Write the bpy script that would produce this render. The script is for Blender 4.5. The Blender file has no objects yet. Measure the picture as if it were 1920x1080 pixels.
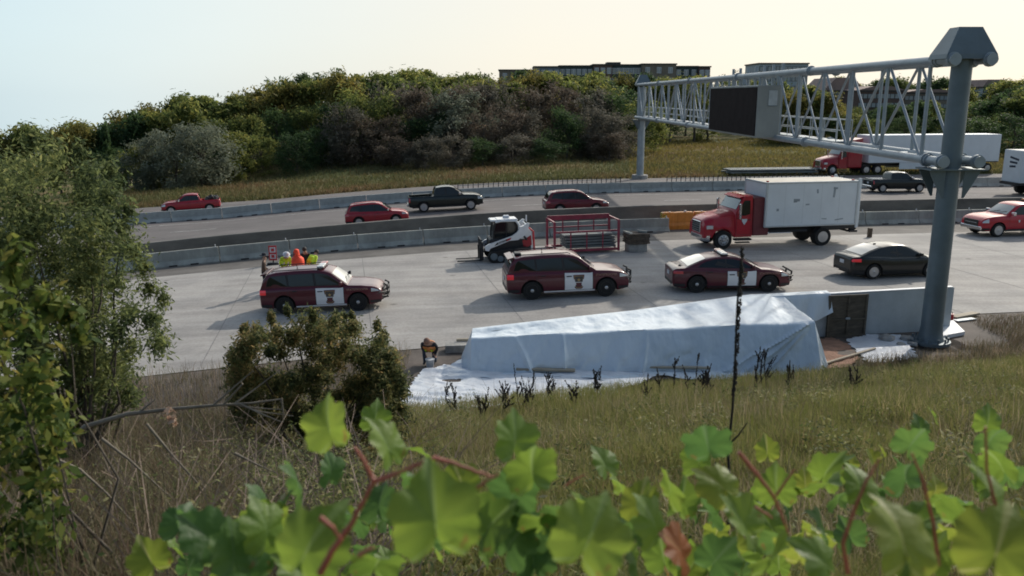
import bpy, bmesh, math, random
import numpy as np
from mathutils import Vector, Matrix, Euler
R = math.radians
random.seed(7); rng = np.random.default_rng(7)
scene = bpy.context.scene
col = scene.collection

# ---------------------------------------------------------------- camera, sky, sun, exposure
CAM_H = 8.0; FPX = 1570.0; PITCH = math.atan((540-181)/FPX)
cd = bpy.data.cameras.new('camera'); cam = bpy.data.objects.new('camera', cd); col.objects.link(cam)
cd.sensor_width = 36; cd.lens = FPX/1920*36; cd.clip_start = 0.05; cd.clip_end = 6000
cam.location = (0, 0, CAM_H); cam.rotation_euler = (math.pi/2-PITCH, 0, 0)
cd.dof.use_dof = True; cd.dof.focus_distance = 36; cd.dof.aperture_fstop = 3.4
scene.camera = cam
SUN_EL, SUN_AZ = R(33), R(38)              # azimuth from +Y towards +X
world = bpy.data.worlds.new('World'); scene.world = world; world.use_nodes = True
wn = world.node_tree; bg = wn.nodes['Background']
sky = wn.nodes.new('ShaderNodeTexSky'); sky.sky_type = 'NISHITA'; sky.sun_disc = False
sky.sun_elevation = SUN_EL; sky.sun_rotation = SUN_AZ
sky.air_density = 1.0; sky.dust_density = 1.6; sky.ozone_density = 1.0
sd_vec = (math.sin(SUN_AZ)*math.cos(SUN_EL), math.cos(SUN_AZ)*math.cos(SUN_EL), math.sin(SUN_EL))
# thin high cloud veil over the clear sky
tcw = wn.nodes.new('ShaderNodeTexCoord'); nzw = wn.nodes.new('ShaderNodeTexNoise'); nzw.inputs['Scale'].default_value = 1.3; nzw.inputs['Detail'].default_value = 5
mpw = wn.nodes.new('ShaderNodeMapping'); mpw.inputs['Scale'].default_value = (1, 1, 3); wn.links.new(tcw.outputs['Generated'], mpw.inputs[0]); wn.links.new(mpw.outputs[0], nzw.inputs[0])
rpw = wn.nodes.new('ShaderNodeValToRGB'); rpw.color_ramp.elements[0].position = .35; rpw.color_ramp.elements[0].color = (.78,)*3+(1,); rpw.color_ramp.elements[1].position = .7; rpw.color_ramp.elements[1].color = (.92,)*3+(1,)
wn.links.new(nzw.outputs['Fac'], rpw.inputs[0])
mxw = wn.nodes.new('ShaderNodeMix'); mxw.data_type = 'RGBA'; # the veil glows on the sun's side and low down, and thins out overhead and behind the camera
dtw = wn.nodes.new('ShaderNodeVectorMath'); dtw.operation = 'DOT_PRODUCT'; wn.links.new(tcw.outputs['Generated'], dtw.inputs[0]); dtw.inputs[1].default_value = (math.sin(SUN_AZ), math.cos(SUN_AZ), 0)
r1w = wn.nodes.new('ShaderNodeMapRange'); r1w.interpolation_type = 'SMOOTHSTEP'; wn.links.new(dtw.outputs['Value'], r1w.inputs[0]); r1w.inputs[1].default_value = -.35; r1w.inputs[2].default_value = .5
spw = wn.nodes.new('ShaderNodeSeparateXYZ'); wn.links.new(tcw.outputs['Generated'], spw.inputs[0])
r2w = wn.nodes.new('ShaderNodeMapRange'); r2w.interpolation_type = 'SMOOTHSTEP'; wn.links.new(spw.outputs[2], r2w.inputs[0]); r2w.inputs[1].default_value = .15; r2w.inputs[2].default_value = .75; r2w.inputs[3].default_value = 1; r2w.inputs[4].default_value = .25
m1w = wn.nodes.new('ShaderNodeMath'); m1w.operation = 'MULTIPLY'; wn.links.new(r1w.outputs[0], m1w.inputs[0]); wn.links.new(r2w.outputs[0], m1w.inputs[1])
m2w = wn.nodes.new('ShaderNodeMath'); m2w.operation = 'MULTIPLY'; wn.links.new(m1w.outputs[0], m2w.inputs[0]); wn.links.new(rpw.outputs[0], m2w.inputs[1])
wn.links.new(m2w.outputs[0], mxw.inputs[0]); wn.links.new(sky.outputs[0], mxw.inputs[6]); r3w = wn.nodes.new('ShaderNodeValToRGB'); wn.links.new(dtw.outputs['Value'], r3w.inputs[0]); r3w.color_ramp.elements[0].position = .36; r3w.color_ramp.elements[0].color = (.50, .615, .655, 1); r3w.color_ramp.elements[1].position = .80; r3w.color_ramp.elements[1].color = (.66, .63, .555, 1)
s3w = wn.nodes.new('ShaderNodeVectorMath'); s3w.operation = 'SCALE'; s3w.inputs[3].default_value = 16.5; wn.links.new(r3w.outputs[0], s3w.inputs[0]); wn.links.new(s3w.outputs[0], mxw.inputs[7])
# bright aureole added just above the frame so roofs and hoods reflect white
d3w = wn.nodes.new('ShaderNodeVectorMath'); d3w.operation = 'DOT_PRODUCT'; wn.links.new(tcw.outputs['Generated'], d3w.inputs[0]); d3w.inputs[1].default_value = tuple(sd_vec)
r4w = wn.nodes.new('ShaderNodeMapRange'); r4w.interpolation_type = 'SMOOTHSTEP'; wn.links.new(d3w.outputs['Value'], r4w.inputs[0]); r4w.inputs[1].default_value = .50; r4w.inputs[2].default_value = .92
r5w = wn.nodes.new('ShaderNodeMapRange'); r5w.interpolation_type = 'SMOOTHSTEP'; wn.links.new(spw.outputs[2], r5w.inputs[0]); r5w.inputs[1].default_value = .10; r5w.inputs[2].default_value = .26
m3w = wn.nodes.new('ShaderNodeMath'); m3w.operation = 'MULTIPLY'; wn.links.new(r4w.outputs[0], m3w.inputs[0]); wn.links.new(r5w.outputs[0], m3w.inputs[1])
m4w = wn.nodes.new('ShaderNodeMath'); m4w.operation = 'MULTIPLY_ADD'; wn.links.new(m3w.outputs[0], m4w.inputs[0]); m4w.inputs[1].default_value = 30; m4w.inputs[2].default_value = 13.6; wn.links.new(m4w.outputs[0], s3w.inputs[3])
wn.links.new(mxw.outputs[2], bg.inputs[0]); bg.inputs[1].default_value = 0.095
sl = bpy.data.lights.new('sun', 'SUN'); sl.energy = 2.7; sl.angle = R(1.0); sl.color = (1, .93, .82)
sun = bpy.data.objects.new('sun', sl); col.objects.link(sun)
sd = Vector((math.sin(SUN_AZ)*math.cos(SUN_EL), math.cos(SUN_AZ)*math.cos(SUN_EL), math.sin(SUN_EL)))
sun.rotation_euler = sd.to_track_quat('Z', 'Y').to_euler()
scene.view_settings.view_transform = 'Standard'; scene.view_settings.look = 'None'
scene.view_settings.exposure = 0.22; scene.view_settings.gamma = 1
scene.cycles.filter_width = 1.8
scene.cycles.max_bounces = 6; scene.cycles.transparent_max_bounces = 8

# ---------------------------------------------------------------- the lie of the land
def hx(X):
    X = np.asarray(X, float)
    a = np.clip(10-X, 0, 32); b = np.maximum(10-X-32, 0)
    return np.maximum(-0.0012*a*a-0.0384*b, -7)
def Yc(X):
    X = np.asarray(X, float); C = np.clip(X, -40, 60)
    y = 44.55+.2*C-.0011*C*C
    return y+np.where(X < -40, (X+40)*.288, 0)+np.where(X > 60, (X-60)*.068, 0)
def sstep(a, b, x):
    t = np.clip((x-a)/(b-a), 0, 1); return t*t*(3-2*t)
def bump(X, Y):
    return .10*np.sin(X*.9+.7*np.sin(Y*.6))*np.sin(Y*.8+.5*np.sin(X*.5))+.05*np.sin(X*2.3+1)*np.sin(Y*2.1)
def ground(X, Y):
    X = np.asarray(X, float); Y = np.asarray(Y, float)
    v = Y-Yc(X); z = hx(X)
    u = np.maximum(-22.3-v, 0)
    us = u*u/(u+1.2)
    z = z+np.minimum(.30*us, 6.9)+bump(X, Y)*sstep(0.3, 4, u)*.8
    w = np.maximum(v-42, 0)
    side = sstep(-.50, -.20, X/np.maximum(Y, 20))
    rise = np.minimum(.06*np.maximum(w-16, 0), 9)*(1-sstep(.02, .20, X/np.maximum(Y, 20)))
    drop = -.075*np.maximum(w-10, 0)
    z = z+side*rise+(1-side)*drop+bump(X*.25, Y*.25)*sstep(2, 20, w)*2.0
    z = z-sstep(400, 2000, w)*60
    return z
def gz(X, Y): return float(ground(X, Y))
def slope(X): return (float(Yc(X+.5))-float(Yc(X-.5)))
def ray(px, py):
    x = (px-960)/FPX; y = -(py-540)/FPX
    return Vector((x, math.cos(PITCH)+y*math.sin(PITCH), -math.sin(PITCH)+y*math.cos(PITCH)))
def gp(px, py, dz=0):
    """ground point seen at a photo pixel"""
    d = ray(px, py); t = 3.0
    while t < 900:
        p = d*t
        if CAM_H+p.z <= gz(p.x, p.y)+dz: break
        t += max(.02, .01*t)
    return Vector((p.x, p.y, gz(p.x, p.y)))
def at(px, py, dep):
    """point at a given forward distance"""
    d = ray(px, py); return Vector((0, 0, CAM_H))+d*(dep/d.y)

# ---------------------------------------------------------------- materials
MATS = {}
def mat(name, c, rough=.6, metal=0, coat=0, var=.12, vscale=3.0, bump_s=0, bscale=20, trans=0, emit=None, spec=None, stretch=None, c2=None, lo=.35, hi=.65):
    if name in MATS: return MATS[name]
    m = bpy.data.materials.new(name); m.use_nodes = True; n = m.node_tree; N = n.nodes; L = n.links
    b = N['Principled BSDF']; out = N['Material Output']
    b.inputs['Roughness'].default_value = rough; b.inputs['Metallic'].default_value = metal
    b.inputs['Coat Weight'].default_value = coat; b.inputs['Coat IOR'].default_value = 1.5; b.inputs['Coat Roughness'].default_value = .10
    if spec is not None: b.inputs['Specular IOR Level'].default_value = spec
    tc = N.new('ShaderNodeTexCoord'); mp = N.new('ShaderNodeMapping'); L.new(tc.outputs['Object'], mp.inputs[0])
    if stretch: mp.inputs['Scale'].default_value = stretch
    if var > 0 or c2:
        t = N.new('ShaderNodeTexNoise'); t.inputs['Scale'].default_value = vscale; t.inputs['Detail'].default_value = 6
        t.inputs['Roughness'].default_value = .65
        L.new(mp.outputs[0], t.inputs[0])
        r = N.new('ShaderNodeValToRGB'); L.new(t.outputs['Fac'], r.inputs[0])
        r.color_ramp.elements[0].position = lo; r.color_ramp.elements[1].position = hi
        ca = [x*(1-var) for x in c]; cb = [min(1, x*(1+var)) for x in c] if c2 is None else c2
        r.color_ramp.elements[0].color = (*ca, 1); r.color_ramp.elements[1].color = (*cb, 1)
        L.new(r.outputs[0], b.inputs['Base Color'])
    else: b.inputs['Base Color'].default_value = (*c, 1)
    if bump_s:
        t2 = N.new('ShaderNodeTexNoise'); t2.inputs['Scale'].default_value = bscale; t2.inputs['Detail'].default_value = 5
        L.new(mp.outputs[0], t2.inputs[0])
        bp = N.new('ShaderNodeBump'); bp.inputs['Strength'].default_value = bump_s; bp.inputs['Distance'].default_value = .05
        L.new(t2.outputs['Fac'], bp.inputs['Height']); L.new(bp.outputs[0], b.inputs['Normal'])
    if trans:
        tr = N.new('ShaderNodeBsdfTranslucent'); mx = N.new('ShaderNodeMixShader'); mx.inputs[0].default_value = trans
        if b.inputs['Base Color'].is_linked: L.new(b.inputs['Base Color'].links[0].from_socket, tr.inputs[0])
        else: tr.inputs[0].default_value = (*c, 1)
        L.new(b.outputs[0], mx.inputs[1]); L.new(tr.outputs[0], mx.inputs[2]); L.new(mx.outputs[0], out.inputs[0])
    if emit:
        b.inputs['Emission Color'].default_value = (*emit[0], 1); b.inputs['Emission Strength'].default_value = emit[1]
    MATS[name] = m; return m
def leafmat(name, cols, rough=.6, trans=.35, clump=.5, spread=.6, gain=(1, 1, 1)):
    """foliage: colour differs from leaf to leaf and from clump to clump"""
    cols = [tuple(x*g for x, g in zip(c, gain)) for c in cols]
    m = bpy.data.materials.new(name); m.use_nodes = True; n = m.node_tree; N = n.nodes; L = n.links
    b = N['Principled BSDF']; out = N['Material Output']; b.inputs['Roughness'].default_value = rough
    b.inputs['Specular IOR Level'].default_value = .12
    g = N.new('ShaderNodeNewGeometry'); tc = N.new('ShaderNodeTexCoord'); oi = N.new('ShaderNodeObjectInfo')
    t = N.new('ShaderNodeTexNoise'); t.inputs['Scale'].default_value = clump; t.inputs['Detail'].default_value = 2
    L.new(tc.outputs['Object'], t.inputs[0])
    a = N.new('ShaderNodeMath'); a.operation = 'MULTIPLY_ADD'; L.new(g.outputs['Random Per Island'], a.inputs[0]); a.inputs[1].default_value = spread
    s = N.new('ShaderNodeMath'); s.operation = 'MULTIPLY_ADD'; L.new(t.outputs['Fac'], s.inputs[0]); s.inputs[1].default_value = 1.4; s.inputs[2].default_value = -.7+(1-spread)/2
    L.new(s.outputs[0], a.inputs[2])
    o2 = N.new('ShaderNodeMath'); o2.operation = 'MULTIPLY_ADD'; L.new(oi.outputs['Random'], o2.inputs[0]); o2.inputs[1].default_value = .3; L.new(a.outputs[0], o2.inputs[2])
    o3 = N.new('ShaderNodeMath'); o3.operation = 'SUBTRACT'; L.new(o2.outputs[0], o3.inputs[0]); o3.inputs[1].default_value = .15
    r = N.new('ShaderNodeValToRGB'); L.new(o3.outputs[0], r.inputs[0])
    els = r.color_ramp.elements
    while len(els) < len(cols): els.new(.5)
    for i, c in enumerate(cols):
        els[i].position = i/(len(cols)-1); els[i].color = (*c, 1)
    L.new(r.outputs[0], b.inputs['Base Color'])
    tr = N.new('ShaderNodeBsdfTranslucent'); mx = N.new('ShaderNodeMixShader'); mx.inputs[0].default_value = trans
    hs = N.new('ShaderNodeHueSaturation'); hs.inputs['Value'].default_value = 1.5; hs.inputs['Hue'].default_value = .485
    L.new(r.outputs[0], hs.inputs['Color']); L.new(hs.outputs[0], tr.inputs[0])
    L.new(b.outputs[0], mx.inputs[1]); L.new(tr.outputs[0], mx.inputs[2]); L.new(mx.outputs[0], out.inputs[0])
    return m

M = {}
M['maroon'] = mat('maroon_paint', (.085, .007, .017), .4, 0, .6, .05, spec=.3)
M['white_paint'] = mat('white_paint', (.72, .73, .74), .35, 0, .5, .04)
M['black_paint'] = mat('black_paint', (.008, .011, .012), .3, 0, .5, .1, spec=.3)
M['darkgrey_paint'] = mat('dark_grey_paint', (.02, .022, .026), .28, .3, 1, .1)
M['green_black'] = mat('green_black_paint', (.010, .016, .014), .3, 0, .5, .1, spec=.3)
M['red_paint'] = mat('red_paint', (.42, .013, .028), .38, 0, .5, .06, spec=.3)
M['cherry'] = mat('cherry_paint', (.33, .012, .024), .36, 0, .5, .06, spec=.3)
M['dark_cherry'] = mat('dark_cherry_paint', (.15, .010, .020), .36, 0, .5, .06, spec=.3)
M['glass'] = mat('tinted_glass', (.010, .014, .016), .06, 0, 0, 0, spec=.45)
M['windscreen'] = mat('windscreen_glass', (.05, .07, .075), .04, 0, 1, 0, spec=1)
M['rubber'] = mat('tyre_rubber', (.014, .014, .014), .85, 0, 0, .2, 12)
M['black_plastic'] = mat('black_plastic', (.018, .018, .02), .55, 0, 0, .1)
M['alloy'] = mat('alloy', (.45, .46, .48), .35, .8, 0, .08)
M['steel_rim'] = mat('black_steel_rim', (.03, .03, .032), .4, .5, 0, .1)
M['chrome'] = mat('chrome', (.6, .6, .62), .2, .95, 0, .03)
M['red_lamp'] = mat('red_lens', (.5, .01, .02), .2, 0, 1, 0)
M['clear_lamp'] = mat('clear_lens', (.55, .57, .58), .15, .2, 1, 0)
M['amber'] = mat('amber_lens', (.7, .25, .02), .25, 0, 1, 0)
M['blue_lens'] = mat('blue_lens', (.02, .05, .5), .2, 0, 1, 0)
M['brake_on'] = mat('lit_red_lens', (.6, .01, .02), .3, 0, 1, 0, emit=((1, .03, .06), .12))
M['plate'] = mat('plate_white', (.6, .62, .65), .5, 0, 0, .05)
M['gold'] = mat('gold_decal', (.45, .30, .12), .5, 0, 0, .1)
M['tan_decal'] = mat('tan_decal', (.38, .22, .17), .5, 0, 0, .1)
M['galv'] = mat('galvanised_steel', (.30, .34, .37), .5, .35, 0, .12, 1.5)
M['galv_dark'] = mat('galvanised_post', (.13, .165, .185), .5, .3, 0, .14, .8)
M['galv_light'] = mat('galvanised_rail', (.42, .45, .46), .5, .3, 0, .1)
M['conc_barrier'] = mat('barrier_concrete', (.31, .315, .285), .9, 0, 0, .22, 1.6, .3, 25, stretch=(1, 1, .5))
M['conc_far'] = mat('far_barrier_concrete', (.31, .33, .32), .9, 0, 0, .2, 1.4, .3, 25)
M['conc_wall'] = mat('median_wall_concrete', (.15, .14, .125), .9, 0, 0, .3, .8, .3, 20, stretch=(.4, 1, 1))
M['conc_new'] = mat('fresh_concrete', (.42, .46, .48), .85, 0, 0, .1, 1.1, .2, 15)
M['conc_rough'] = mat('rough_concrete', (.30, .29, .27), .9, 0, 0, .25, 3, .6, 12)
M['wood'] = mat('form_plywood', (.09, .075, .055), .8, 0, 0, .35, 2, .2, 30, stretch=(1, 1, 4))
M['lumber'] = mat('lumber', (.34, .29, .22), .8, 0, 0, .25, 3, .2, 30, stretch=(.3, 3, 3))
M['brown_bundle'] = mat('brown_bundle', (.10, .075, .055), .9, 0, 0, .35, 5, .5, 14)
M['plastic'] = mat('white_poly_sheet', (.62, .70, .77), .30, 0, 0, .05, 1.0, .8, 2.0, trans=.06, spec=.7, stretch=(1.6, 1, .5))
M['plastic_ground'] = mat('crumpled_white_sheet', (.60, .63, .68), .30, 0, 0, .10, 2, .7, 4, trans=.05)
M['orange'] = mat('orange_plastic', (.62, .22, .03), .45, 0, .2, .12)
M['yellow'] = mat('yellow_stripe', (.65, .42, .05), .5, 0, 0, .08)
M['hivis'] = mat('hi_vis_yellow', (.52, .72, .03), .7, 0, 0, .12)
M['hivis_orange'] = mat('hi_vis_orange', (1.0, .085, .03), .7, 0, 0, .12, 6)
M['vest_orange'] = mat('vest_orange', (.62, .22, .06), .7, 0, 0, .15, 8)
M['brown_cloth'] = mat('brown_uniform', (.11, .07, .05), .85, 0, 0, .15)
M['dark_cloth'] = mat('dark_cloth', (.02, .022, .03), .9, 0, 0, .2)
M['denim'] = mat('denim', (.04, .05, .07), .9, 0, 0, .2)
M['skin'] = mat('skin', (.42, .25, .18), .55, 0, 0, .08)
M['hair'] = mat('dark_hair', (.03, .02, .015), .7, 0, 0, .2)
M['red_steel'] = mat('red_steel', (.26, .03, .055), .45, 0, .3, .2, 4)
M['lumber_grey'] = mat('grey_form_panels', (.16, .18, .175), .7, 0, 0, .25, 2, stretch=(.4, 2, 3))
M['bark'] = mat('bark', (.09, .075, .06), .9, 0, 0, .3, 6, .5, 15)
M['dead_wood'] = mat('dead_twig', (.20, .17, .13), .85, 0, 0, .25, 8)
M['dark_stalk'] = mat('dark_stalk', (.025, .02, .016), .9, 0, 0, .25, 8)
M['vine_stem'] = mat('red_vine_stem', (.34, .085, .055), .5, 0, 0, .25, 12)
M['flap'] = mat('painted_box', (.66, .70, .72), .5, 0, 0, .05, .9)
M['sign_back'] = mat('sign_cabinet', (.27, .285, .27), .6, .1, 0, .1, .8)
M['sign_face'] = mat('dark_sign_face', (.024, .019, .019), .85, 0, 0, .2, 2, spec=.08)
M['dirt_red'] = mat('red_dirt', (.24, .13, .085), .95, 0, 0, .25, 3, .5, 12)

# ---------------------------------------------------------------- mesh helpers
class MB:
    def __init__(s): s.v = []; s.f = []; s.m = []; s.mats = []
    def mi(s, m):
        if m not in s.mats: s.mats.append(m)
        return s.mats.index(m)
    def add(s, vs, fs, m=None):
        o = len(s.v); s.v += [tuple(p) for p in vs]
        for f in fs: s.f.append([o+i for i in f]); s.m.append(m)
        return s
    def box(s, c, d, rot=None, m=None, bev=0.0):
        x, y, z = d[0]/2, d[1]/2, d[2]/2
        if bev:
            b = min(bev, x*.9, y*.9, z*.9); vs = []; 
            for sz in (-1, 1):
                for q in ((-1, -1), (1, -1), (1, 1), (-1, 1)): vs.append((q[0]*(x-b), q[1]*(y-b), sz*z))
            for sz in (-1, 1):
                for q in ((-1, -1), (1, -1), (1, 1), (-1, 1)):
                    vs.append((q[0]*x, q[1]*(y-b), sz*(z-b))); vs.append((q[0]*(x-b), q[1]*y, sz*(z-b)))
            bm = bmesh.new(); bv = [bm.verts.new(p) for p in vs]; r = bmesh.ops.convex_hull(bm, input=bv)
            bm.verts.index_update(); vs = [v.co.copy() for v in bm.verts]; fs = [[v.index for v in f.verts] for f in bm.faces]; bm.free()
        else:
            vs = [(-x, -y, -z), (x, -y, -z), (x, y, -z), (-x, y, -z), (-x, -y, z), (x, -y, z), (x, y, z), (-x, y, z)]
            fs = [(0, 3, 2, 1), (4, 5, 6, 7), (0, 1, 5, 4), (1, 2, 6, 5), (2, 3, 7, 6), (3, 0, 4, 7)]
        if rot is not None:
            Rm = Euler(rot).to_matrix() if not isinstance(rot, Matrix) else rot
            vs = [Rm @ Vector(p) for p in vs]
        return s.add([Vector(p)+Vector(c) for p in vs], fs, m)
    def tube(s, pts, r, n=8, m=None, cap=True):
        pts = [Vector(p) for p in pts]; k = len(pts)
        rs = list(r) if hasattr(r, '__len__') else [r]*k
        vs = []; fs = []; up = None
        for i, p in enumerate(pts):
            t = (pts[min(i+1, k-1)]-pts[max(i-1, 0)]).normalized()
            if up is None: up = Vector((0, 0, 1)) if abs(t.z) < .9 else Vector((1, 0, 0))
            a = (up-t*up.dot(t)).normalized(); up = a; b = t.cross(a)
            for j in range(n):
                q = 2*math.pi*j/n; vs.append(p+(a*math.cos(q)+b*math.sin(q))*rs[i])
        for i in range(k-1):
            for j in range(n):
                fs.append((i*n+j, i*n+(j+1) % n, (i+1)*n+(j+1) % n, (i+1)*n+j))
        if cap: fs += [tuple(range(n))[::-1], tuple((k-1)*n+j for j in range(n))]
        return s.add(vs, fs, m)
    def lathe(s, prof, n=24, axis='z', c=(0, 0, 0), m=None):
        vs = []; fs = []; k = len(prof)
        for (r, h) in prof:
            for j in range(n):
                q = 2*math.pi*j/n; a, b = r*math.cos(q), r*math.sin(q)
                vs.append({'z': (a, b, h), 'y': (a, h, b), 'x': (h, a, b)}[axis])
        for i in range(k-1):
            for j in range(n): fs.append((i*n+j, i*n+(j+1) % n, (i+1)*n+(j+1) % n, (i+1)*n+j))
        fs += [tuple(range(n))[::-1], tuple((k-1)*n+j for j in range(n))]
        return s.add([Vector(p)+Vector(c) for p in vs], fs, m)
    def prism(s, poly, h0, h1, plane='xz', m=None):
        k = len(poly)
        f3 = {'xz': lambda p, h: (p[0], h, p[1]), 'xy': lambda p, h: (p[0], p[1], h), 'yz': lambda p, h: (h, p[0], p[1])}[plane]
        vs = [f3(p, h0) for p in poly]+[f3(p, h1) for p in poly]
        fs = [tuple(range(k)), tuple(range(2*k-1, k-1, -1))]+[(i, i+k, (i+1) % k+k, (i+1) % k) for i in range(k)]
        return s.add(vs, fs, m)
    def grid(s, P, m=None, close=False):
        """P[i][j] rows of points"""
        a = len(P); b = len(P[0]); vs = [p for r in P for p in r]; fs = []
        for i in range(a-1):
            for j in range(b-1+(1 if close else 0)):
                fs.append((i*b+j, i*b+(j+1) % b, (i+1)*b+(j+1) % b, (i+1)*b+j))
        return s.add(vs, fs, m)
    def build(s, name, m=None, parent=None, smooth=None, loc=None):
        me = bpy.data.meshes.new(name); me.from_pydata([tuple(p) for p in s.v], [], s.f)
        ml = []
        for x in s.m:
            x = x or m
            if x not in ml: ml.append(x)
        for x in ml: me.materials.append(x)
        if len(ml) > 1: me.polygons.foreach_set('material_index', [ml.index(x or m) for x in s.m])
        bm = bmesh.new(); bm.from_mesh(me); bmesh.ops.recalc_face_normals(bm, faces=bm.faces); bm.to_mesh(me); bm.free()
        if smooth is not None:
            me.polygons.foreach_set('use_smooth', [True]*len(me.polygons))
            if smooth < 180: me.set_sharp_from_angle(angle=R(smooth))
        o = bpy.data.objects.new(name, me); col.objects.link(o)
        if parent: o.parent = parent
        if loc is not None: o.location = loc
        return o
def npmesh(name, V, F, m, parent=None):
    V = np.asarray(V, np.float32); F = np.asarray(F, np.int32); k = F.shape[1]
    me = bpy.data.meshes.new(name); me.vertices.add(len(V)); me.vertices.foreach_set('co', V.ravel())
    me.loops.add(F.size); me.loops.foreach_set('vertex_index', F.ravel())
    me.polygons.add(len(F)); me.polygons.foreach_set('loop_start', np.arange(0, F.size, k, dtype=np.int32))
    me.update(calc_edges=True); me.validate(); me.materials.append(m)
    o = bpy.data.objects.new(name, me); col.objects.link(o)
    if parent: o.parent = parent
    return o
def tag(o, label=None, cat=None, group=None, kind=None):
    if label: o['label'] = label
    if cat: o['category'] = cat
    if group: o['group'] = group
    if kind: o['kind'] = kind
    return o
def empty(name, label, cat, loc=(0, 0, 0), rz=0, group=None, pitch=0):
    o = bpy.data.objects.new(name, None); col.objects.link(o); o.empty_display_size = .3
    o.location = loc; o.rotation_euler = (0, pitch, rz); return tag(o, label, cat, group)
def kids(o): return [c for c in col.objects if c.parent == o]
def copy_tree(o, parent=None):
    c = o.copy(); col.objects.link(c); c.parent = parent
    for ch in kids(o): copy_tree(ch, c)
    return c
def text_mesh(name, s, size, m, parent, mw):
    cu = bpy.data.curves.new(name, 'FONT'); cu.body = s; cu.size = size; cu.extrude = .002; cu.align_x = 'CENTER'; cu.align_y = 'CENTER'
    t = bpy.data.objects.new(name+'_tmp', cu); col.objects.link(t)
    dg = bpy.context.evaluated_depsgraph_get(); me = bpy.data.meshes.new_from_object(t.evaluated_get(dg))
    bpy.data.objects.remove(t); bpy.data.curves.remove(cu)
    me.materials.clear(); me.materials.append(m); me.name = name
    o = bpy.data.objects.new(name, me); col.objects.link(o); o.parent = parent; o.matrix_local = mw
    return o

# ---------------------------------------------------------------- ground sheet, roads
XS = np.unique(np.concatenate([np.array([-2500, -1500, -900, -600, -420, -320, -250, -200, -160, -130, -110]), np.arange(-95, -45, 4.), np.arange(-45, 50, .9), np.arange(50, 100, 3.), np.array([105, 115, 130, 150, 180, 220, 270, 330, 420, 600, 900, 1500, 2500])]))
VS = np.unique(np.concatenate([np.array([-900, -400, -200, -120, -90, -70, -60]), np.arange(-54, -24, .6), np.arange(-24, -17.3, .45), np.array([-17.2, -12.75, -8.2, -3.7, .8, 2.4, 4.0, 6, 7.2, 8.5, 11, 15, 18.5, 22, 25.5, 28, 31, 34, 37.2, 40, 42]), np.arange(44, 80, 2.), np.arange(80, 140, 5.), np.array([150, 170, 200, 240, 300, 400, 600, 900, 1400, 2200, 3500])]))
GX, GV = np.meshgrid(XS, VS, indexing='ij'); GY = Yc(GX)+GV
GZ = ground(GX, GY)
def sheet(name, v0, v1, m, dz, x0=-1e9, x1=1e9, kind='structure'):
    ix = np.where((XS >= x0) & (XS <= x1))[0]; iv = np.where((VS >= v0-1e-6) & (VS <= v1+1e-6))[0]
    a, b = len(ix), len(iv); S = np.ix_(ix, iv)
    V = np.stack([GX[S], GY[S], GZ[S]+dz], -1).reshape(-1, 3)
    I = np.arange(a*b).reshape(a, b)
    F = np.stack([I[:-1, :-1], I[1:, :-1], I[1:, 1:], I[:-1, 1:]], -1).reshape(-1, 4)
    o = npmesh(name, V, F, m); o['kind'] = kind
    o.data.polygons.foreach_set('use_smooth', [True]*len(o.data.polygons)); return o
def groundmat():
    m = bpy.data.materials.new('ground_soil_and_grass'); m.use_nodes = True; n = m.node_tree; N = n.nodes; L = n.links
    b = N['Principled BSDF']; b.inputs['Roughness'].default_value = .95; b.inputs['Specular IOR Level'].default_value = .1
    tc = N.new('ShaderNodeTexCoord')
    def noise(sc, det=5):
        t = N.new('ShaderNodeTexNoise'); t.inputs['Scale'].default_value = sc; t.inputs['Detail'].default_value = det; L.new(tc.outputs['Object'], t.inputs[0]); return t
    def ramp(src, cols):
        r = N.new('ShaderNodeValToRGB'); L.new(src, r.inputs[0]); e = r.color_ramp.elements
        while len(e) < len(cols): e.new(.5)
        for i, (p, c) in enumerate(cols): e[i].position = p; e[i].color = (*c, 1)
        return r
    big = noise(.055, 6); fine = noise(2.2, 8)
    r1 = ramp(big.outputs['Fac'], [(.30, (.20, .115, .06)), (.42, (.18, .14, .06)), (.52, (.14, .135, .055)), (.64, (.09, .105, .04)), (.75, (.19, .17, .08))])
    r2 = ramp(fine.outputs['Fac'], [(.3, (.45, .45, .45)), (.7, (1.2, 1.2, 1.2))])
    mx = N.new('ShaderNodeMix'); mx.data_type = 'RGBA'; mx.blend_type = 'MULTIPLY'; mx.inputs[0].default_value = 1
    L.new(r1.outputs[0], mx.inputs[6]); L.new(r2.outputs[0], mx.inputs[7]); L.new(mx.outputs[2], b.inputs['Base Color'])
    bp = N.new('ShaderNodeBump'); bp.inputs['Strength'].default_value = .8; bp.inputs['Distance'].default_value = .3
    L.new(fine.outputs['Fac'], bp.inputs['Height']); L.new(bp.outputs[0], b.inputs['Normal'])
    return m
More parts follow.
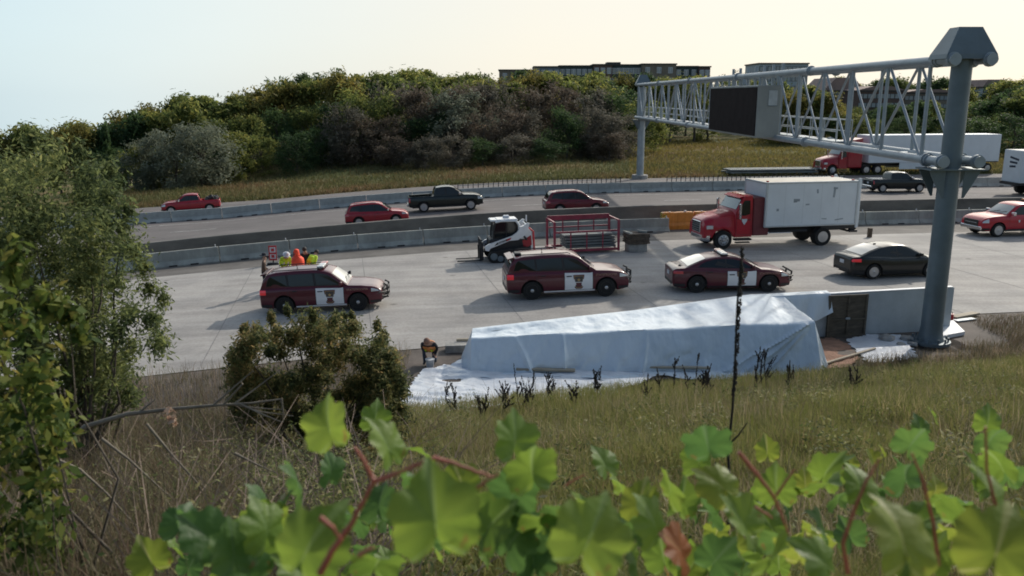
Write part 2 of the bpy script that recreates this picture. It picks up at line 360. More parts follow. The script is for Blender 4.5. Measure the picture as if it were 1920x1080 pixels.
def roadmat(name, base, patch, streak, scale=.35):
    """pavement with tyre streaks along X, blotches and grain"""
    m = bpy.data.materials.new(name); m.use_nodes = True; n = m.node_tree; N = n.nodes; L = n.links
    b = N['Principled BSDF']; b.inputs['Roughness'].default_value = .85; b.inputs['Specular IOR Level'].default_value = .3
    tc = N.new('ShaderNodeTexCoord'); mp = N.new('ShaderNodeMapping'); L.new(tc.outputs['Object'], mp.inputs[0])
    mp.inputs['Rotation'].default_value = (0, 0, -R(10)); mp.inputs['Scale'].default_value = (.12, 1, 1)
    def noise(sc, det, src):
        t = N.new('ShaderNodeTexNoise'); t.inputs['Scale'].default_value = sc; t.inputs['Detail'].default_value = det; t.inputs['Roughness'].default_value = .6; L.new(src, t.inputs[0]); return t.outputs['Fac']
    def ramp(src, a, ca, bb, cb):
        r = N.new('ShaderNodeValToRGB'); L.new(src, r.inputs[0]); e = r.color_ramp.elements
        e[0].position = a; e[0].color = (*ca, 1); e[1].position = bb; e[1].color = (*cb, 1); return r.outputs[0]
    def mul(a, c):
        x = N.new('ShaderNodeMix'); x.data_type = 'RGBA'; x.blend_type = 'MULTIPLY'; x.inputs[0].default_value = 1
        L.new(a, x.inputs[6]); L.new(c, x.inputs[7]); return x.outputs[2]
    c = ramp(noise(scale, 7, tc.outputs['Object']), .35, patch, .65, base)
    c = mul(c, ramp(noise(1.1, 6, mp.outputs[0]), .32, streak, .62, (1, 1, 1)))
    c = mul(c, ramp(noise(9, 8, tc.outputs['Object']), .3, (.82, .82, .82), .7, (1.08, 1.08, 1.08)))
    v = N.new('ShaderNodeTexVoronoi'); v.inputs['Scale'].default_value = .45; v.inputs['Randomness'].default_value = 1; L.new(tc.outputs['Object'], v.inputs[0])
    c = mul(c, ramp(v.outputs['Distance'], .03, (.55, .55, .55), .09, (1, 1, 1)))
    L.new(c, b.inputs['Base Color'])
    bp = N.new('ShaderNodeBump'); bp.inputs['Strength'].default_value = .25; bp.inputs['Distance'].default_value = .02
    L.new(noise(14, 6, tc.outputs['Object']), bp.inputs['Height']); L.new(bp.outputs[0], b.inputs['Normal'])
    return m
MG = groundmat(); MG_far = MG
sheet('ground', -1e6, 1e6, MG, 0)
M_conc = roadmat('pale_concrete_pavement', (.44, .415, .385), (.32, .305, .29), (.74, .73, .73))
M_should = roadmat('gravel_shoulder', (.19, .175, .16), (.13, .12, .11), (.75, .75, .75), .8)
M_asph = roadmat('worn_asphalt', (.19, .17, .165), (.145, .132, .128), (.82, .82, .82))
M_dirt = roadmat('work_zone_dirt', (.15, .125, .11), (.075, .062, .054), (.75, .73, .7), .9)
sheet('dirt', -22.4, -17.2, M_dirt, .010)
sheet('concrete_road', -17.2, .8, M_conc, .03)
sheet('shoulder', .8, 7.2, M_should, .012)
sheet('asphalt_road', 8.5, 25.5, M_asph, .010)
sheet('far_asphalt_road', 25.5, 37.2, M_asph, .012)
def stripe(v, w, m, x0, x1, dash=0, gap=0):
    mb = MB(); x = x0
    while x < x1:
        xe = x1 if not dash else x+dash
        xs = [x]+[q for q in XS if x < q < xe]+[xe]; P = []
        for q in xs:
            y = float(Yc(q))+v; z = float(np.interp(q, XS, hx(XS)))+.022
            P.append([(q, y-w/2, z), (q, y+w/2, z)])
        mb.grid(P); x = xe+gap if dash else xe+1
    o = mb.build('road_line', m); o['kind'] = 'structure'; return o
M_line = mat('faded_line_paint', (.42, .42, .40), .8, 0, 0, .35, 2.5)
stripe(10.3, .14, M_line, -60, 90); stripe(23.2, .14, M_line, -60, 90)
stripe(14.5, .14, M_line, -60, 90, 3, 9); stripe(19, .14, M_line, -60, 90, 3, 9)
stripe(33, .14, M_line, -60, 90, 3, 9)

# saw-cut joints of the concrete slabs
M_joint = mat('saw_cut_joint', (.20, .19, .185), .9, 0, 0, .2, 3)
for v_ in (-12.75, -8.2, -3.7): stripe(v_, .03, M_joint, -45, 60)
mb = MB(); x_ = -44.0
while x_ < 55:
    xi = min(XS, key=lambda q: abs(q-x_)); P = [[(xi-.015-.2*(v_+8)*1.0, 0, 0)] for v_ in (0,)]
    zz = lambda q: float(np.interp(q, XS, hx(XS)))+.036
    row = []
    for v_ in np.linspace(-17.1, .7, 26):
        xx = xi-.19*v_-1.5; row.append([(xx-.016, float(Yc(xx))+v_, zz(xx-.016)), (xx+.016, float(Yc(xx))+v_, zz(xx+.016))])
    mb.grid(row); x_ += 5.4
mb.build('slab_joint', M_joint)['kind'] = 'structure'
# ---------------------------------------------------------------- barriers and walls along the road
JERSEY = [(-.30, 0), (.30, 0), (.30, .07), (.27, .10), (.13, .30), (.085, .78), (.07, .81), (-.07, .81), (-.085, .78), (-.13, .30), (-.27, .10), (-.30, .07)]
def barrier_mesh(name, L_, m, parent, h=1.0):
    mb = MB(); k = len(JERSEY); P = []
    for x, s in ((-L_/2, .93), (-L_/2+.04, 1), (L_/2-.04, 1), (L_/2, .93)):
        P.append([(x, q[0]*s, q[1]*h) for q in JERSEY])
    mb.grid(P, close=True); mb.add(P[0], [tuple(range(k))[::-1]]); mb.add(P[-1], [tuple(range(k))])
    # two forklift slots at the foot
    for x in (-.55, .55):
        for sy in (-1, 1): mb.box((x, sy*.296, .045), (.42, .03, .075), m=M['black_plastic'])
    return mb.build(name, m, parent)
def barrier_row(v, x0, x1, L_, m, label, group, skip=None, jit=.03, pins=True):
    root = empty('concrete_barrier', label, 'barrier', group=group)
    barrier_mesh('barrier_body', L_-.05, m, root)
    if pins:
        p = MB(); p.tube([(L_/2-.16, 0, .80), (L_/2-.16, 0, .93)], .018, 6); p.box((L_/2-.16, 0, .90), (.03, .10, .10), bev=.01)
        p.build('reflector', M['plate'], root)
    x = x0; first = True
    while x < x1:
        th = math.atan(slope(x)); xc = x+math.cos(th)*L_/2; th = math.atan(slope(xc))
        if not (skip and skip(xc)):
            o = root if first else copy_tree(root); first = False
            y = float(Yc(xc))+v+random.uniform(-jit, jit); z = float(hx(xc))+.01
            g = (float(hx(xc+.5))-float(hx(xc-.5)))
            o.location = (xc, y, z); o.rotation_euler = (0, -math.atan(g), th+random.uniform(-.006, .006))
        x += math.cos(th)*L_
barrier_row(4.05, -34, 8.2, 3.72, M['conc_barrier'], 'weathered concrete barrier section in the near row behind the police cars', 'concrete barriers in the near row')
barrier_row(4.75, 15.2, 62, 3.72, M['conc_barrier'], 'concrete barrier section in the near row to the right of the box truck', 'concrete barriers right of the box truck')
barrier_row(25.5, -62, 75, 3.72, M['conc_far'], 'pale concrete barrier section in the far row beyond the moving traffic', 'concrete barriers in the far row', pins=False)
def ribbon(name, v0, v1, prof_h, m, x0, x1, label, cat, top=None):
    mb = MB(); P = []
    for q in [x0]+[q for q in XS if x0 < q < x1]+[x1]:
        z = float(np.interp(q, XS, hx(XS))); ya, yb = float(Yc(q))+v0(q), float(Yc(q))+v1(q)
        P.append([(q, ya-.12, z-.1), (q, ya, z+.35), (q, ya+.03, z+prof_h-.03), (q, ya+.06, z+prof_h), (q, yb-.06, z+prof_h), (q, yb-.03, z+prof_h-.03), (q, yb, z+.35), (q, yb+.12, z-.1)])
    mb.grid(P); k = 8; mb.add(P[0], [tuple(range(k))]); mb.add(P[-1], [tuple(range(k))])
    return tag(mb.build(name, m, None), label, cat)
WV = lambda q: float(np.interp(q, [-30, -11, -2, 8, 30], [6.35, 6.75, 7.6, 8.0, 8.4]))
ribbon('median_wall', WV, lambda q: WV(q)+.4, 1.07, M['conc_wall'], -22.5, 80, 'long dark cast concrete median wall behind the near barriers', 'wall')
# glare paddles standing on the far barriers: one thing per run
def paddles(x0, x1, step, label):
    root = empty('picket_fence', label, 'fence', (x0, float(Yc(x0))+26.15, float(hx(x0))))
    o0 = Vector(root.location); mb = MB(); rl = MB(); x = x0; pr = []
    while x < x1:
        p = Vector((x, float(Yc(x))+26.15, float(hx(x))))-o0
        mb.box(p+Vector((0, 0, .62)), (.06, .05, 1.24)); pr.append(p+Vector((0, .04, 1.02))); x += step
    mb.build('picket', M['black_plastic'], root); rl.tube(pr, .025, 5); rl.build('rail', M['galv_dark'], root)
paddles(-4.5, 9.6, .42, 'run of thin dark pickets behind the far barrier left of the far sign post')
paddles(13.5, 30, .42, 'run of thin dark pickets behind the far barrier beyond the box truck')

# ---------------------------------------------------------------- orange water barriers
for i, (x, lab) in enumerate(((10.2, 'orange plastic water barrier with striped end by the box truck hood'), (12.25, 'orange plastic water barrier half hidden behind the red truck hood'))):
    y = float(Yc(x))+4.9; r = empty('water_barrier', lab, 'barrier', (x, y, .014), math.atan(slope(x)), 'orange water barriers')
    mb = MB(); prof = [(-.30, 0), (.30, 0), (.30, .25), (.22, .42), (.20, .98), (.15, 1.05), (-.15, 1.05), (-.20, .98), (-.22, .42), (-.30, .25)]
    P = [[(xx, q[0]*s, q[1]*(1 if s == 1 else .985)) for q in prof] for xx, s in ((-1.0, .9), (-.95, 1), (-.35, 1), (-.32, .94), (-.05, .94), (-.02, 1), (.95, 1), (1.0, .9))]
    mb.grid(P, close=True); mb.add(P[0], [tuple(range(10))]); mb.add(P[-1], [tuple(range(10))])
    mb.build('body', M['orange'], r)
    c = MB(); c.lathe([(.07, 1.05), (.07, 1.13), (.03, 1.15)], 10, c=(.5, 0, 0)); c.lathe([(.05, 1.05), (.05, 1.10)], 10, c=(-.5, 0, 0)); c.build('filler_cap', M['plate'], r)
    if i == 0:
        s = MB(); s.box((-1.03, 0, .72), (.03, .34, .62), m=M['yellow'])
        for k in range(5):
            zc = .47+k*.13; s.add([(-1.048, -.17, zc-.05), (-1.048, -.17, zc+.01), (-1.048, .17, zc+.11 if k < 4 else zc+.05), (-1.048, .17, zc+.05 if k < 4 else zc+.04)], [(0, 1, 2, 3)], M['black_plastic'])
        s.box((-.86, -.222, .70), (.20, .012, .5), m=M['yellow'])
        for k in range(3): s.add([(-.96, -.23, .50+k*.16), (-.96, -.23, .56+k*.16), (-.76, -.23, .66+k*.16 if k < 2 else .9), (-.76, -.23, .60+k*.16)], [(0, 1, 2, 3)], M['black_plastic'])
        s.build('hazard_stripe', M['yellow'], r)

# ---------------------------------------------------------------- sign gantry
def gantry():
    A = Vector((13.9, 26.75, 0)); B = Vector((12.75, 83.9, float(hx(12.75))))
    D = (B-A); D.z = 0; Ln = D.length; D.normalize(); S = Vector((D.y, -D.x, 0))      # S points to the right of the span
    rt = empty('sign_gantry', 'grey tubular steel sign gantry spanning all the lanes', 'gantry', A)
    def W(t, s, z): return D*t+S*s+Vector((0, 0, z))
    ZT, ZB, HW = 9.10, 6.02, .56
    # posts
    mb = MB(); mb.lathe([(.42, .12), (.37, .3), (.335, .6), (.30, 9.75)], 32); mb.lathe([(.62, .02), (.62, .12)], 28)
    for k in range(12): q = k*math.pi/6; mb.tube([(.53*math.cos(q), .53*math.sin(q), .1), (.53*math.cos(q), .53*math.sin(q), .26)], .035, 6)
    mb.build('post', M['galv_dark'], rt, 35)
    mb = MB(); mb.lathe([(.36, -.1), (.34, 8.9)], 24, c=W(Ln, 0, 0)); mb.build('post', M['galv'], rt, 35)
    # crown and lower saddle on the near post
    for t in (0, Ln):
        f = 1 if t == 0 else .9
        m_ = MB()
        # hipped cap over the chords
        b0 = [W(t-.55*f, -.80*f, ZT+.02), W(t+.55*f, -.80*f, ZT+.02), W(t+.55*f,   .80*f, ZT+.02), W(t-.55*f,   .80*f, ZT+.02)]
        b1 = [W(t-.53*f, -.77*f, ZT+.16), W(t+.53*f, -.77*f, ZT+.16), W(t+.53*f, .77*f, ZT+.16), W(t-.53*f, .77*f, ZT+.16)]
        b2 = [W(t-.28*f, -.36*f, ZT+.96), W(t+.28*f, -.36*f, ZT+.96), W(t+.28*f, .36*f, ZT+.96), W(t-.28*f, .36*f, ZT+.96)]
        m_.add(b0+b1+b2, [(0, 1, 2, 3), (0, 1, 5, 4), (1, 2, 6, 5), (2, 3, 7, 6), (3, 0, 4, 7), (4, 5, 9, 8), (5, 6, 10, 9), (6, 7, 11, 10), (7, 4, 8, 11), (8, 9, 10, 11)])
        m_.build('cap', M['galv_dark'], rt)
        m_ = MB()
        m_.add([W(t-.5, -.86, ZB-.28), W(t+.5, -.86, ZB-.28), W(t+.5, .86, ZB-.28), W(t-.5, .86, ZB-.28), W(t-.5, -.86, ZB-.23), W(t+.5, -.86, ZB-.23), W(t+.5, .86, ZB-.23), W(t-.5, .86, ZB-.23)],
               [(0, 1, 2, 3), (4, 5, 6, 7), (0, 1, 5, 4), (1, 2, 6, 5), (2, 3, 7, 6), (3, 0, 4, 7)])
        for dt in (-.33, .33):
            for sg in (-1, 1):
                q = [W(t+dt, sg*.30, ZB-.29), W(t+dt, sg*.80, ZB-.29), W(t+dt, sg*.77, ZB-.40), W(t+dt, sg*.36, ZB-1.15), W(t+dt, sg*.30, ZB-1.15)]
                m_.add(q+[p+D*.03 for p in q], [(0, 1, 2, 3, 4), (9, 8, 7, 6, 5)]+[(i, (i+1) % 5, (i+1) % 5+5, i+5) for i in range(5)])
        m_.build('saddle', M['galv_dark'], rt)
    # chords
    for z in (ZT, ZB):
        for s in (-HW, HW):
            c = MB(); r = .14; c.tube([W(-.55, s, z), W(Ln+.4, s, z)], r, 14)
            for t in (-.5, .42, 11.2, 22.5, 34.5, 46): c.tube([W(t-.05, s, z), W(t+.05, s, z)], .22, 14); c.tube([W(t-.16, s, z), W(t-.05, s, z)], .18, 12)
            c.build('chord', M['galv'], rt, 40)
    n = 19; dt = (Ln-1.6)/n
    for s in (-HW, HW):
        w = MB()
        for i in range(n+1):
            t = .8+i*dt; w.tube([W(t, s, ZB), W(t, s, ZT)], .068, 8)
            if i < n:
                a, b = (ZB, ZT) if i % 2 == 0 else (ZT, ZB); w.tube([W(t+.05, s, a), W(t+dt-.05, s, b)], .050, 8)
        w.build('web', M['galv'], rt, 40)
    for z in (ZT, ZB):
        w = MB()
        for i in range(n+1):
            t = .8+i*dt; w.tube([W(t, -HW, z), W(t, HW, z)], .05, 7)
            if i < n: w.tube([W(t, -HW if i % 2 else HW, z), W(t+dt, HW if i % 2 else -HW, z)], .04, 7)
        w.build('lacing', M['galv'], rt, 40)
    # inspection walkway with its handrail
    w = MB(); w.tube([W(9, -.10, ZB+1.02), W(Ln-1, -.10, ZB+1.02)], .028, 6); w.tube([W(9, -.10, ZB+.55), W(Ln-1, -.10, ZB+.55)], .022, 6)
    w.tube([W(9, .55, ZB+1.02), W(Ln-1, .55, ZB+1.02)], .028, 6); w.tube([W(9, .55, ZB+.55), W(Ln-1, .55, ZB+.55)], .022, 6)
    t = 9
    while t < Ln-1: w.tube([W(t, -.10, ZB+.12), W(t, -.10, ZB+1.02)], .022, 6); w.tube([W(t, .55, ZB+.12), W(t, .55, ZB+1.02)], .022, 6); t += 1.5
    w.build('handrail', M['galv_light'], rt)
    w = MB(); q = [W(9, -.15, ZB+.09), W(Ln-1, -.15, ZB+.09), W(Ln-1, .6, ZB+.09), W(9, .6, ZB+.09)]
    w.add(q+[p+Vector((0, 0, .05)) for p in q], [(0, 1, 2, 3), (7, 6, 5, 4), (0, 1, 5, 4), (1, 2, 6, 5), (2, 3, 7, 6), (3, 0, 4, 7)]); w.build('walkway', M['galv'], rt)
    # the message sign cabinet hung on the left face of the truss
    sg = empty('message_sign', 'dark faced electronic message sign cabinet hung on the gantry', 'sign', A+W(15.2, -HW+.11, 6.0))
    Rm = Matrix((D, -S, Vector((0, 0, 1)))).transposed()
    sg.rotation_euler = Rm.to_euler()
    LS, HS, DS = 9.2, 2.55, 1.15
    b = MB(); b.box((LS/2, DS/2, HS/2), (LS, DS, HS), bev=.03); b.build('cabinet', M['sign_back'], sg)
    b = MB(); b.box((LS/2, DS+.02, HS/2), (LS-.2, .04, HS-.2)); b.build('display_face', M['sign_face'], sg)
    b = MB(); b.box((-.015, .40, HS-.62), (.03, .42, .72)); b.build('hatch', M['galv_light'], sg)
    b = MB(); b.box((-.02, .40, HS-.99), (.05, .46, .03)); b.build('hatch_sill', M['galv_dark'], sg)
    b = MB()
    for k in range(7): b.box((.25+k*(LS-.5)/6, -.08, HS/2+.55), (.14, .12, 3.5))
    b.build('hanger', M['galv'], sg)
gantry()
# concrete footing of the near post
mb = MB(); mb.lathe([(1.15, -.3), (1.15, .06), (1.1, .1)], 28, c=(13.9, 26.75, -.09)); tag(mb.build('concrete_footing', M['conc_rough'], None, 30), 'round concrete footing under the near gantry post', 'footing')
mb = MB(); mb.lathe([(.8, -.2), (.8, .35), (.76, .4)], 24, c=(12.75, 83.9, 0)); tag(mb.build('concrete_footing', M['conc_rough'], None, 30), 'pale concrete footing under the far gantry post', 'footing')

# ---------------------------------------------------------------- retaining wall, sheeting and site clutter on the near side
def WY(x): return float(Yc(x))-18.9
mb = MB(); P = []
WH = lambda x: float(np.interp(x, [-1.2, 4, 8.5, 16.2], [.92, 1.15, 1.45, 1.55]))
for x in np.linspace(-1.2, 15.35, 28):
    z = float(hx(x)); h = WH(x); y = WY(x)
    P.append([(x, y-.14, z-.2), (x, y-.14, z+h-.02), (x, y-.12, z+h), (x, y+.16, z+h), (x, y+.18, z+h-.02), (x, y+.18, z-.2)])
mb.grid(P); mb.add(P[0], [tuple(range(6))]); mb.add(P[-1], [tuple(range(6))])
r = empty('retaining_wall', 'low smooth concrete wall running to the near gantry post', 'wall', (0, 0, 0))
mb.build('wall_body', M['conc_new'], r)
mb = MB()
for a, b in ((9.6, 15.3),):
    P = [[(x, WY(x)-.15, float(hx(x))+WH(x)+.004), (x, WY(x)-.15, float(hx(x))+WH(x)+.035), (x, WY(x)+.03, float(hx(x))+WH(x)+.035)] for x in np.linspace(a, b, 10)]
    mb.grid(P)
mb.build('capping_strip', M['plate'], r)
# form panel against the wall
x0 = gp(1538, 628).x; x1 = gp(1615, 628).x
yy = lambda x: WY(x)-.30
def panel(x0, x1):
    r = empty('form_panel', 'dark plywood form panel leaning on the concrete wall beside the sheeting', 'form panel', (x0, yy(x0), 0), math.atan(slope(x0)))
    w = (x1-x0)/math.cos(math.atan(slope(x0)))
    mb = MB(); mb.box((w/2, .06, .74), (w, .02, 1.46)); mb.build('plywood', M['wood'], r)
    mb = MB()
    for q in (.04, w*.52, w-.04): mb.box((q, .02, .74), (.07, .06, 1.48))
    for z in (.05, .62, 1.44): mb.box((w/2, .022, z), (w-.16, .05, .07))
    mb.build('frame', M['wood'], r)
    mb = MB(); mb.box((w*.5, -.03, .66), (.16, .05, .07), bev=.01); mb.build('clamp', M['galv'], r)
panel(x0, x1)

def tarp():
    """sheeting draped over the formwork: cross-sections along X"""
    r = empty('plastic_sheeting', 'white plastic sheeting draped over the long formwork box', 'sheeting', (0, 0, 0))
    nx = 300; P = []; from mathutils import noise as mn; rr = np.random.default_rng(3)
    ph = rr.uniform(0, 6, 8)
    for i in range(nx):
        t = i/(nx-1); X = -1.25+t*10.35
        z0 = float(hx(X))
        yb = WY(X)+.10; hb = float(np.interp(X, [-1.3, 4, 8.0, 9.2], [.98, 1.20, 1.52, 1.5]))
        yf_top = float(np.interp(X, [-1.3, 0, 2, 5, 9.1], [24.75, 24.55, 24.45, 24.5, 24.3])); hf = float(np.interp(X, [-1.3, 0, 1.2, 5, 9.1], [.92, 1.0, 1.06, 1.17, 1.40]))
        yf_bot = float(np.interp(X, [-1.3, 0, 5, 9.1], [23.95, 23.9, 23.75, 23.55]))
        end = min(1, (X+1.25)/.35); 
        row = []
        for s in np.linspace(0, 1, 5): row.append((X, yb+.12-.0*s, z0+.3+(hb-.3)*s))
        for s in np.linspace(.06, 1, 16):
            sag = -.06*math.sin(math.pi*s)*(1+.5*math.sin(X*1.3+1))+.022*math.sin(X*6+s*4+ph[0])*math.sin(math.pi*s)+.012*abs(math.sin(X*3.1+s*6))
            sag += .035*(mn.ridged_multi_fractal(Vector((X*1.0-s*1.2, s*2.2+X*.3, 7.1)), .8, 2.2, 4, 1.0, 2.0)-1)*math.sin(math.pi*s)**.5
            row.append((X, yb+(yf_top-yb)*s, z0+hb+(hf-hb)*s+sag))
        for s in np.linspace(.03, 1, 26):
            fold = .07*s*abs(math.sin(X*1.9+1.8*math.sin(X*.7)+ph[1]+.7*s))+.03*s*math.sin(X*7.3+ph[2]+3*s)+.03*math.sin(X*2.1+s*4)-.13*math.exp(-((X-.1-.5*s)/.07)**2)*s**.5-.12*math.exp(-((X-1.55)/.05)**2)*s**.4-.10*math.exp(-((X-4.1+.25*s)/.06)**2)*s**.5+(-.11*math.exp(-((X-6.9-2.0*(1-s))/.10)**2)-.09*math.exp(-((X-7.5-1.5*(1-s))/.07)**2))*min(1, 3*s)-.12*math.exp(-((X-6.2-2.7*(1-s))/.08)**2)*(1-s*.3)-.10*math.exp(-((X-2.9+.9*s)/.06)**2)*max(0, s-.45)
            fold += .055*mn.ridged_multi_fractal(Vector((X*1.1+s*.9, s*1.5-X*.25, 2.7)), .8, 2.2, 4, 1.0, 2.0)*(.35+.65*s)-.05
            yv = yf_top+(yf_bot-yf_top)*s-.05*math.sin(math.pi*s)+fold
            row.append((X+.05*s*math.sin(X*5), yv, z0+hf*(1-s)+.03*s))
        row.append((X, yf_bot-.25-.1*math.sin(X*3), z0+.035)); row.append((X, yf_bot-.6-.2*math.sin(X*2.3+1), z0+.05+.03*math.sin(X*6)))
        P.append(row)
    # ends
    def endcap(row, sx):
        c = [(p[0]+sx*.28*(1-max(0, min(1, (p[2]-row[-3][2])/1.2)))+.03*math.sin(k*1.3), p[1], p[2]) for k, p in enumerate(row)]
        return c
    mb = MB(); mb.grid(P)
    for row, sx in ((P[0], -1), (P[-1], 1)):
        n = len(row); f = [p for p in row]; top = row[4:47]; rows = []
        for s in np.linspace(0, 1, 9):
            rr_ = []
            for k, p in enumerate(top):
                zz = p[2]*(1-s)+(float(hx(p[0]))+.02)*s; q = s*max(0, p[2]-float(hx(p[0])))
                rr_.append((p[0]+sx*(.34*q+.05*math.sin(k*1.9+2*s)*s*min(1, q*2)), p[1], zz))
            rows.append(rr_)
        mb.grid(rows)
    mb.build('cover', M['plastic'], r, 60)
    # loose flap hanging on the face of the wall at the right
    P = []
    for i in range(26):
        X = 8.5+i/25*2.25; row = []
        z0 = float(hx(X)); L_ = 1.45 if X < 9.9 else 1.3-.5*(X-9.9)
        row.append((X, WY(X)+.35, z0+1.25)); row.append((X, WY(X)+.22, z0+WH(X)+.06)); row.append((X, WY(X)-.17, z0+WH(X)+.06))
        for s in np.linspace(.08, 1, 12):
            row.append((X+.06*s*math.sin(X*6), WY(X)-.20-.18*s-.06*math.sin(X*8+s*2)*s, z0+(WH(X)+.05)-L_*.72*s*(1+.1*math.sin(X*5))))
        P.append(row)
    mb = MB(); mb.grid(P); mb.build('flap', M['plastic'], r, 60)
tarp()
def crumpled(name, poly_px, label, m, amp=.10, res=.09, seed=1, parent=None, base=.06):
    """a sheet lying crumpled on the ground inside the given outline"""
    pts = [gp(*q) for q in poly_px]; poly = [(p.x, p.y) for p in pts]
    x0, x1 = min(p[0] for p in poly), max(p[0] for p in poly); y0, y1 = min(p[1] for p in poly), max(p[1] for p in poly)
    def inside(x, y):
        c = False; j = len(poly)-1
        for i in range(len(poly)):
            a, b = poly[i], poly[j]
            if (a[1] > y) != (b[1] > y) and x < (b[0]-a[0])*(y-a[1])/(b[1]-a[1])+a[0]: c = not c
            j = i
        return c
    from mathutils import noise as mn
    nx = int((x1-x0)/res)+1; ny = int((y1-y0)/res)+1; vid = {}; V = []; F = []
    def vert(i, j):
        if (i, j) in vid: return vid[(i, j)]
        x = x0+i*res+.03*math.sin(j*1.7+i); y = y0+j*res+.03*math.sin(i*2.1+j)
        n = mn.ridged_multi_fractal(Vector((x*1.0+seed*9+.5*y, y*1.9, .3)), 1.0, 2.1, 3, 1.0, 2.0)
        V.append((x, y, gz(x, y)+base+amp*(n*.55-.35)+amp*.9*mn.noise(Vector((x*.7, y*.7, seed))))); vid[(i, j)] = len(V)-1; return vid[(i, j)]
    for i in range(nx):
        for j in range(ny):
            if inside(x0+(i+.5)*res, y0+(j+.5)*res): F.append((vert(i, j), vert(i+1, j), vert(i+1, j+1), vert(i, j+1)))
    mb = MB(); mb.add(V, F); return tag(mb.build(name, m, parent, 75), label, 'sheeting')
crumpled('ground_sheeting', [(742, 762), (790, 700), (850, 692), (880, 676), (895, 695), (1000, 698), (1080, 700), (1200, 694), (1225, 710), (1130, 752), (1010, 760), (920, 768), (830, 785), (760, 790), (735, 778)], 'crumpled white plastic sheet spread on the ground before the formwork', M['plastic_ground'], .11, .05)
crumpled('ground_sheeting', [(1585, 640), (1625, 630), (1690, 632), (1722, 676), (1660, 686), (1625, 684)], 'flat pale sheet on the ground below the gantry post', M['plastic_ground'], .015, .1, 4, base=.045)
crumpled('clay_patch', [(1528, 640), (1560, 636), (1590, 648), (1612, 676), (1590, 694), (1525, 694)], 'patch of bare reddish clay beside the sheeting', M['dirt_red'], .05, .1, 6, base=.03)
# plank along the sheeting
def plank(a, b, w, h, m, label, name='plank', cat='plank', lift=.05):
    A, B = gp(*a), gp(*b); d = B-A; c = (A+B)/2+Vector((0, 0, lift+h/2)); th = math.atan2(d.y, d.x)
    mb = MB(); mb.box((0, 0, 0), (d.length, w, h), bev=.01); o = mb.build(name, m); o.location = c; o.rotation_euler = (random.uniform(-.02, .02), -math.atan2(d.z, math.hypot(d.x, d.y)), th); return tag(o, label, cat)
plank((968, 703), (1078, 706), .16, .07, M['lumber'], 'weathered board holding down the sheeting edge', lift=.10)
plank((1140, 696), (1330, 702), .14, .06, M['lumber'], 'long pale board lying at the foot of the sheeting', lift=.12)
plank((856, 655), (892, 653), .12, .08, M['lumber'], 'short pale plank lying beside the crouching worker', lift=.25)
plank((836, 662), (892, 658), .5, .28, M['conc_rough'], 'rough concrete block at the left end of the wall', 'concrete_block', 'block', lift=-.03)
plank((1545, 688), (1640, 660), .09, .05, M['lumber'], 'yellowish stake lying across the red clay', 'stake', 'stake', lift=.06)
plank((1786, 600), (1830, 592), .3, .08, M['lumber'], 'weathered grey boards lying right of the gantry post', 'board', 'board', lift=.05)
plank((1790, 606), (1826, 601), .25, .05, M['galv'], 'thin grey board lying under the boards by the post', 'board', 'board', lift=.02)
def lbox(px, d, m, label, name, cat, rz=.1):
    p = gp(*px); mb = MB(); mb.box((0, 0, d[2]/2), d, bev=.02); o = mb.build(name, m); o.location = p+Vector((0, 0, .02)); o.rotation_euler = (0, 0, rz); return tag(o, label, cat)
p = gp(1779, 606); mb = MB(); mb.lathe([(.13, 0), (.15, .03), (.13, .28), (.145, .30)], 14); o = mb.build('fuel_can', M['red_paint'], None, 40); o.location = p+Vector((0, 0, .02)); mb = MB(); mb.tube([(-.1, 0, .3), (-.06, 0, .37), (.06, 0, .37), (.1, 0, .3)], .015, 6); h = mb.build('handle', M['black_plastic'], o); tag(o, 'small red can standing right of the gantry post', 'can')
mb = MB(); q = [gp(1762, 640), gp(1808, 632), gp(1786, 612), gp(1758, 616)]
mb.add([p+Vector((0, 0, .16)) for p in q]+[p+Vector((0, 0, .03)) for p in q], [(0, 1, 2, 3), (7, 6, 5, 4)]+[(i, (i+1) % 4, (i+1) % 4+4, i+4) for i in range(4)]); tag(mb.build('concrete_slab', M['plate']), 'white slab edge lying right of the gantry post', 'slab')
# debris rocks round the post base
for i, (q, s) in enumerate((((1700, 640), .22), ((1712, 648), .16), ((1688, 652), .14), ((1662, 640), .26))):
    p = gp(*q); bm = bmesh.new(); bmesh.ops.create_icosphere(bm, subdivisions=2, radius=s)
    for v in bm.verts: v.co *= 1+.25*math.sin(v.co.x*23+i)*math.cos(v.co.y*19+2*i); v.co.z *= .55
    me = bpy.data.meshes.new('rubble_stone'); bm.to_mesh(me); bm.free(); me.materials.append(M['conc_rough']); o = bpy.data.objects.new('rubble_stone', me); col.objects.link(o); o.location = p+Vector((0, 0, s*.3))
    tag(o, 'lump of grey rubble lying at the foot of the gantry post', 'stone', 'rubble by the gantry post')
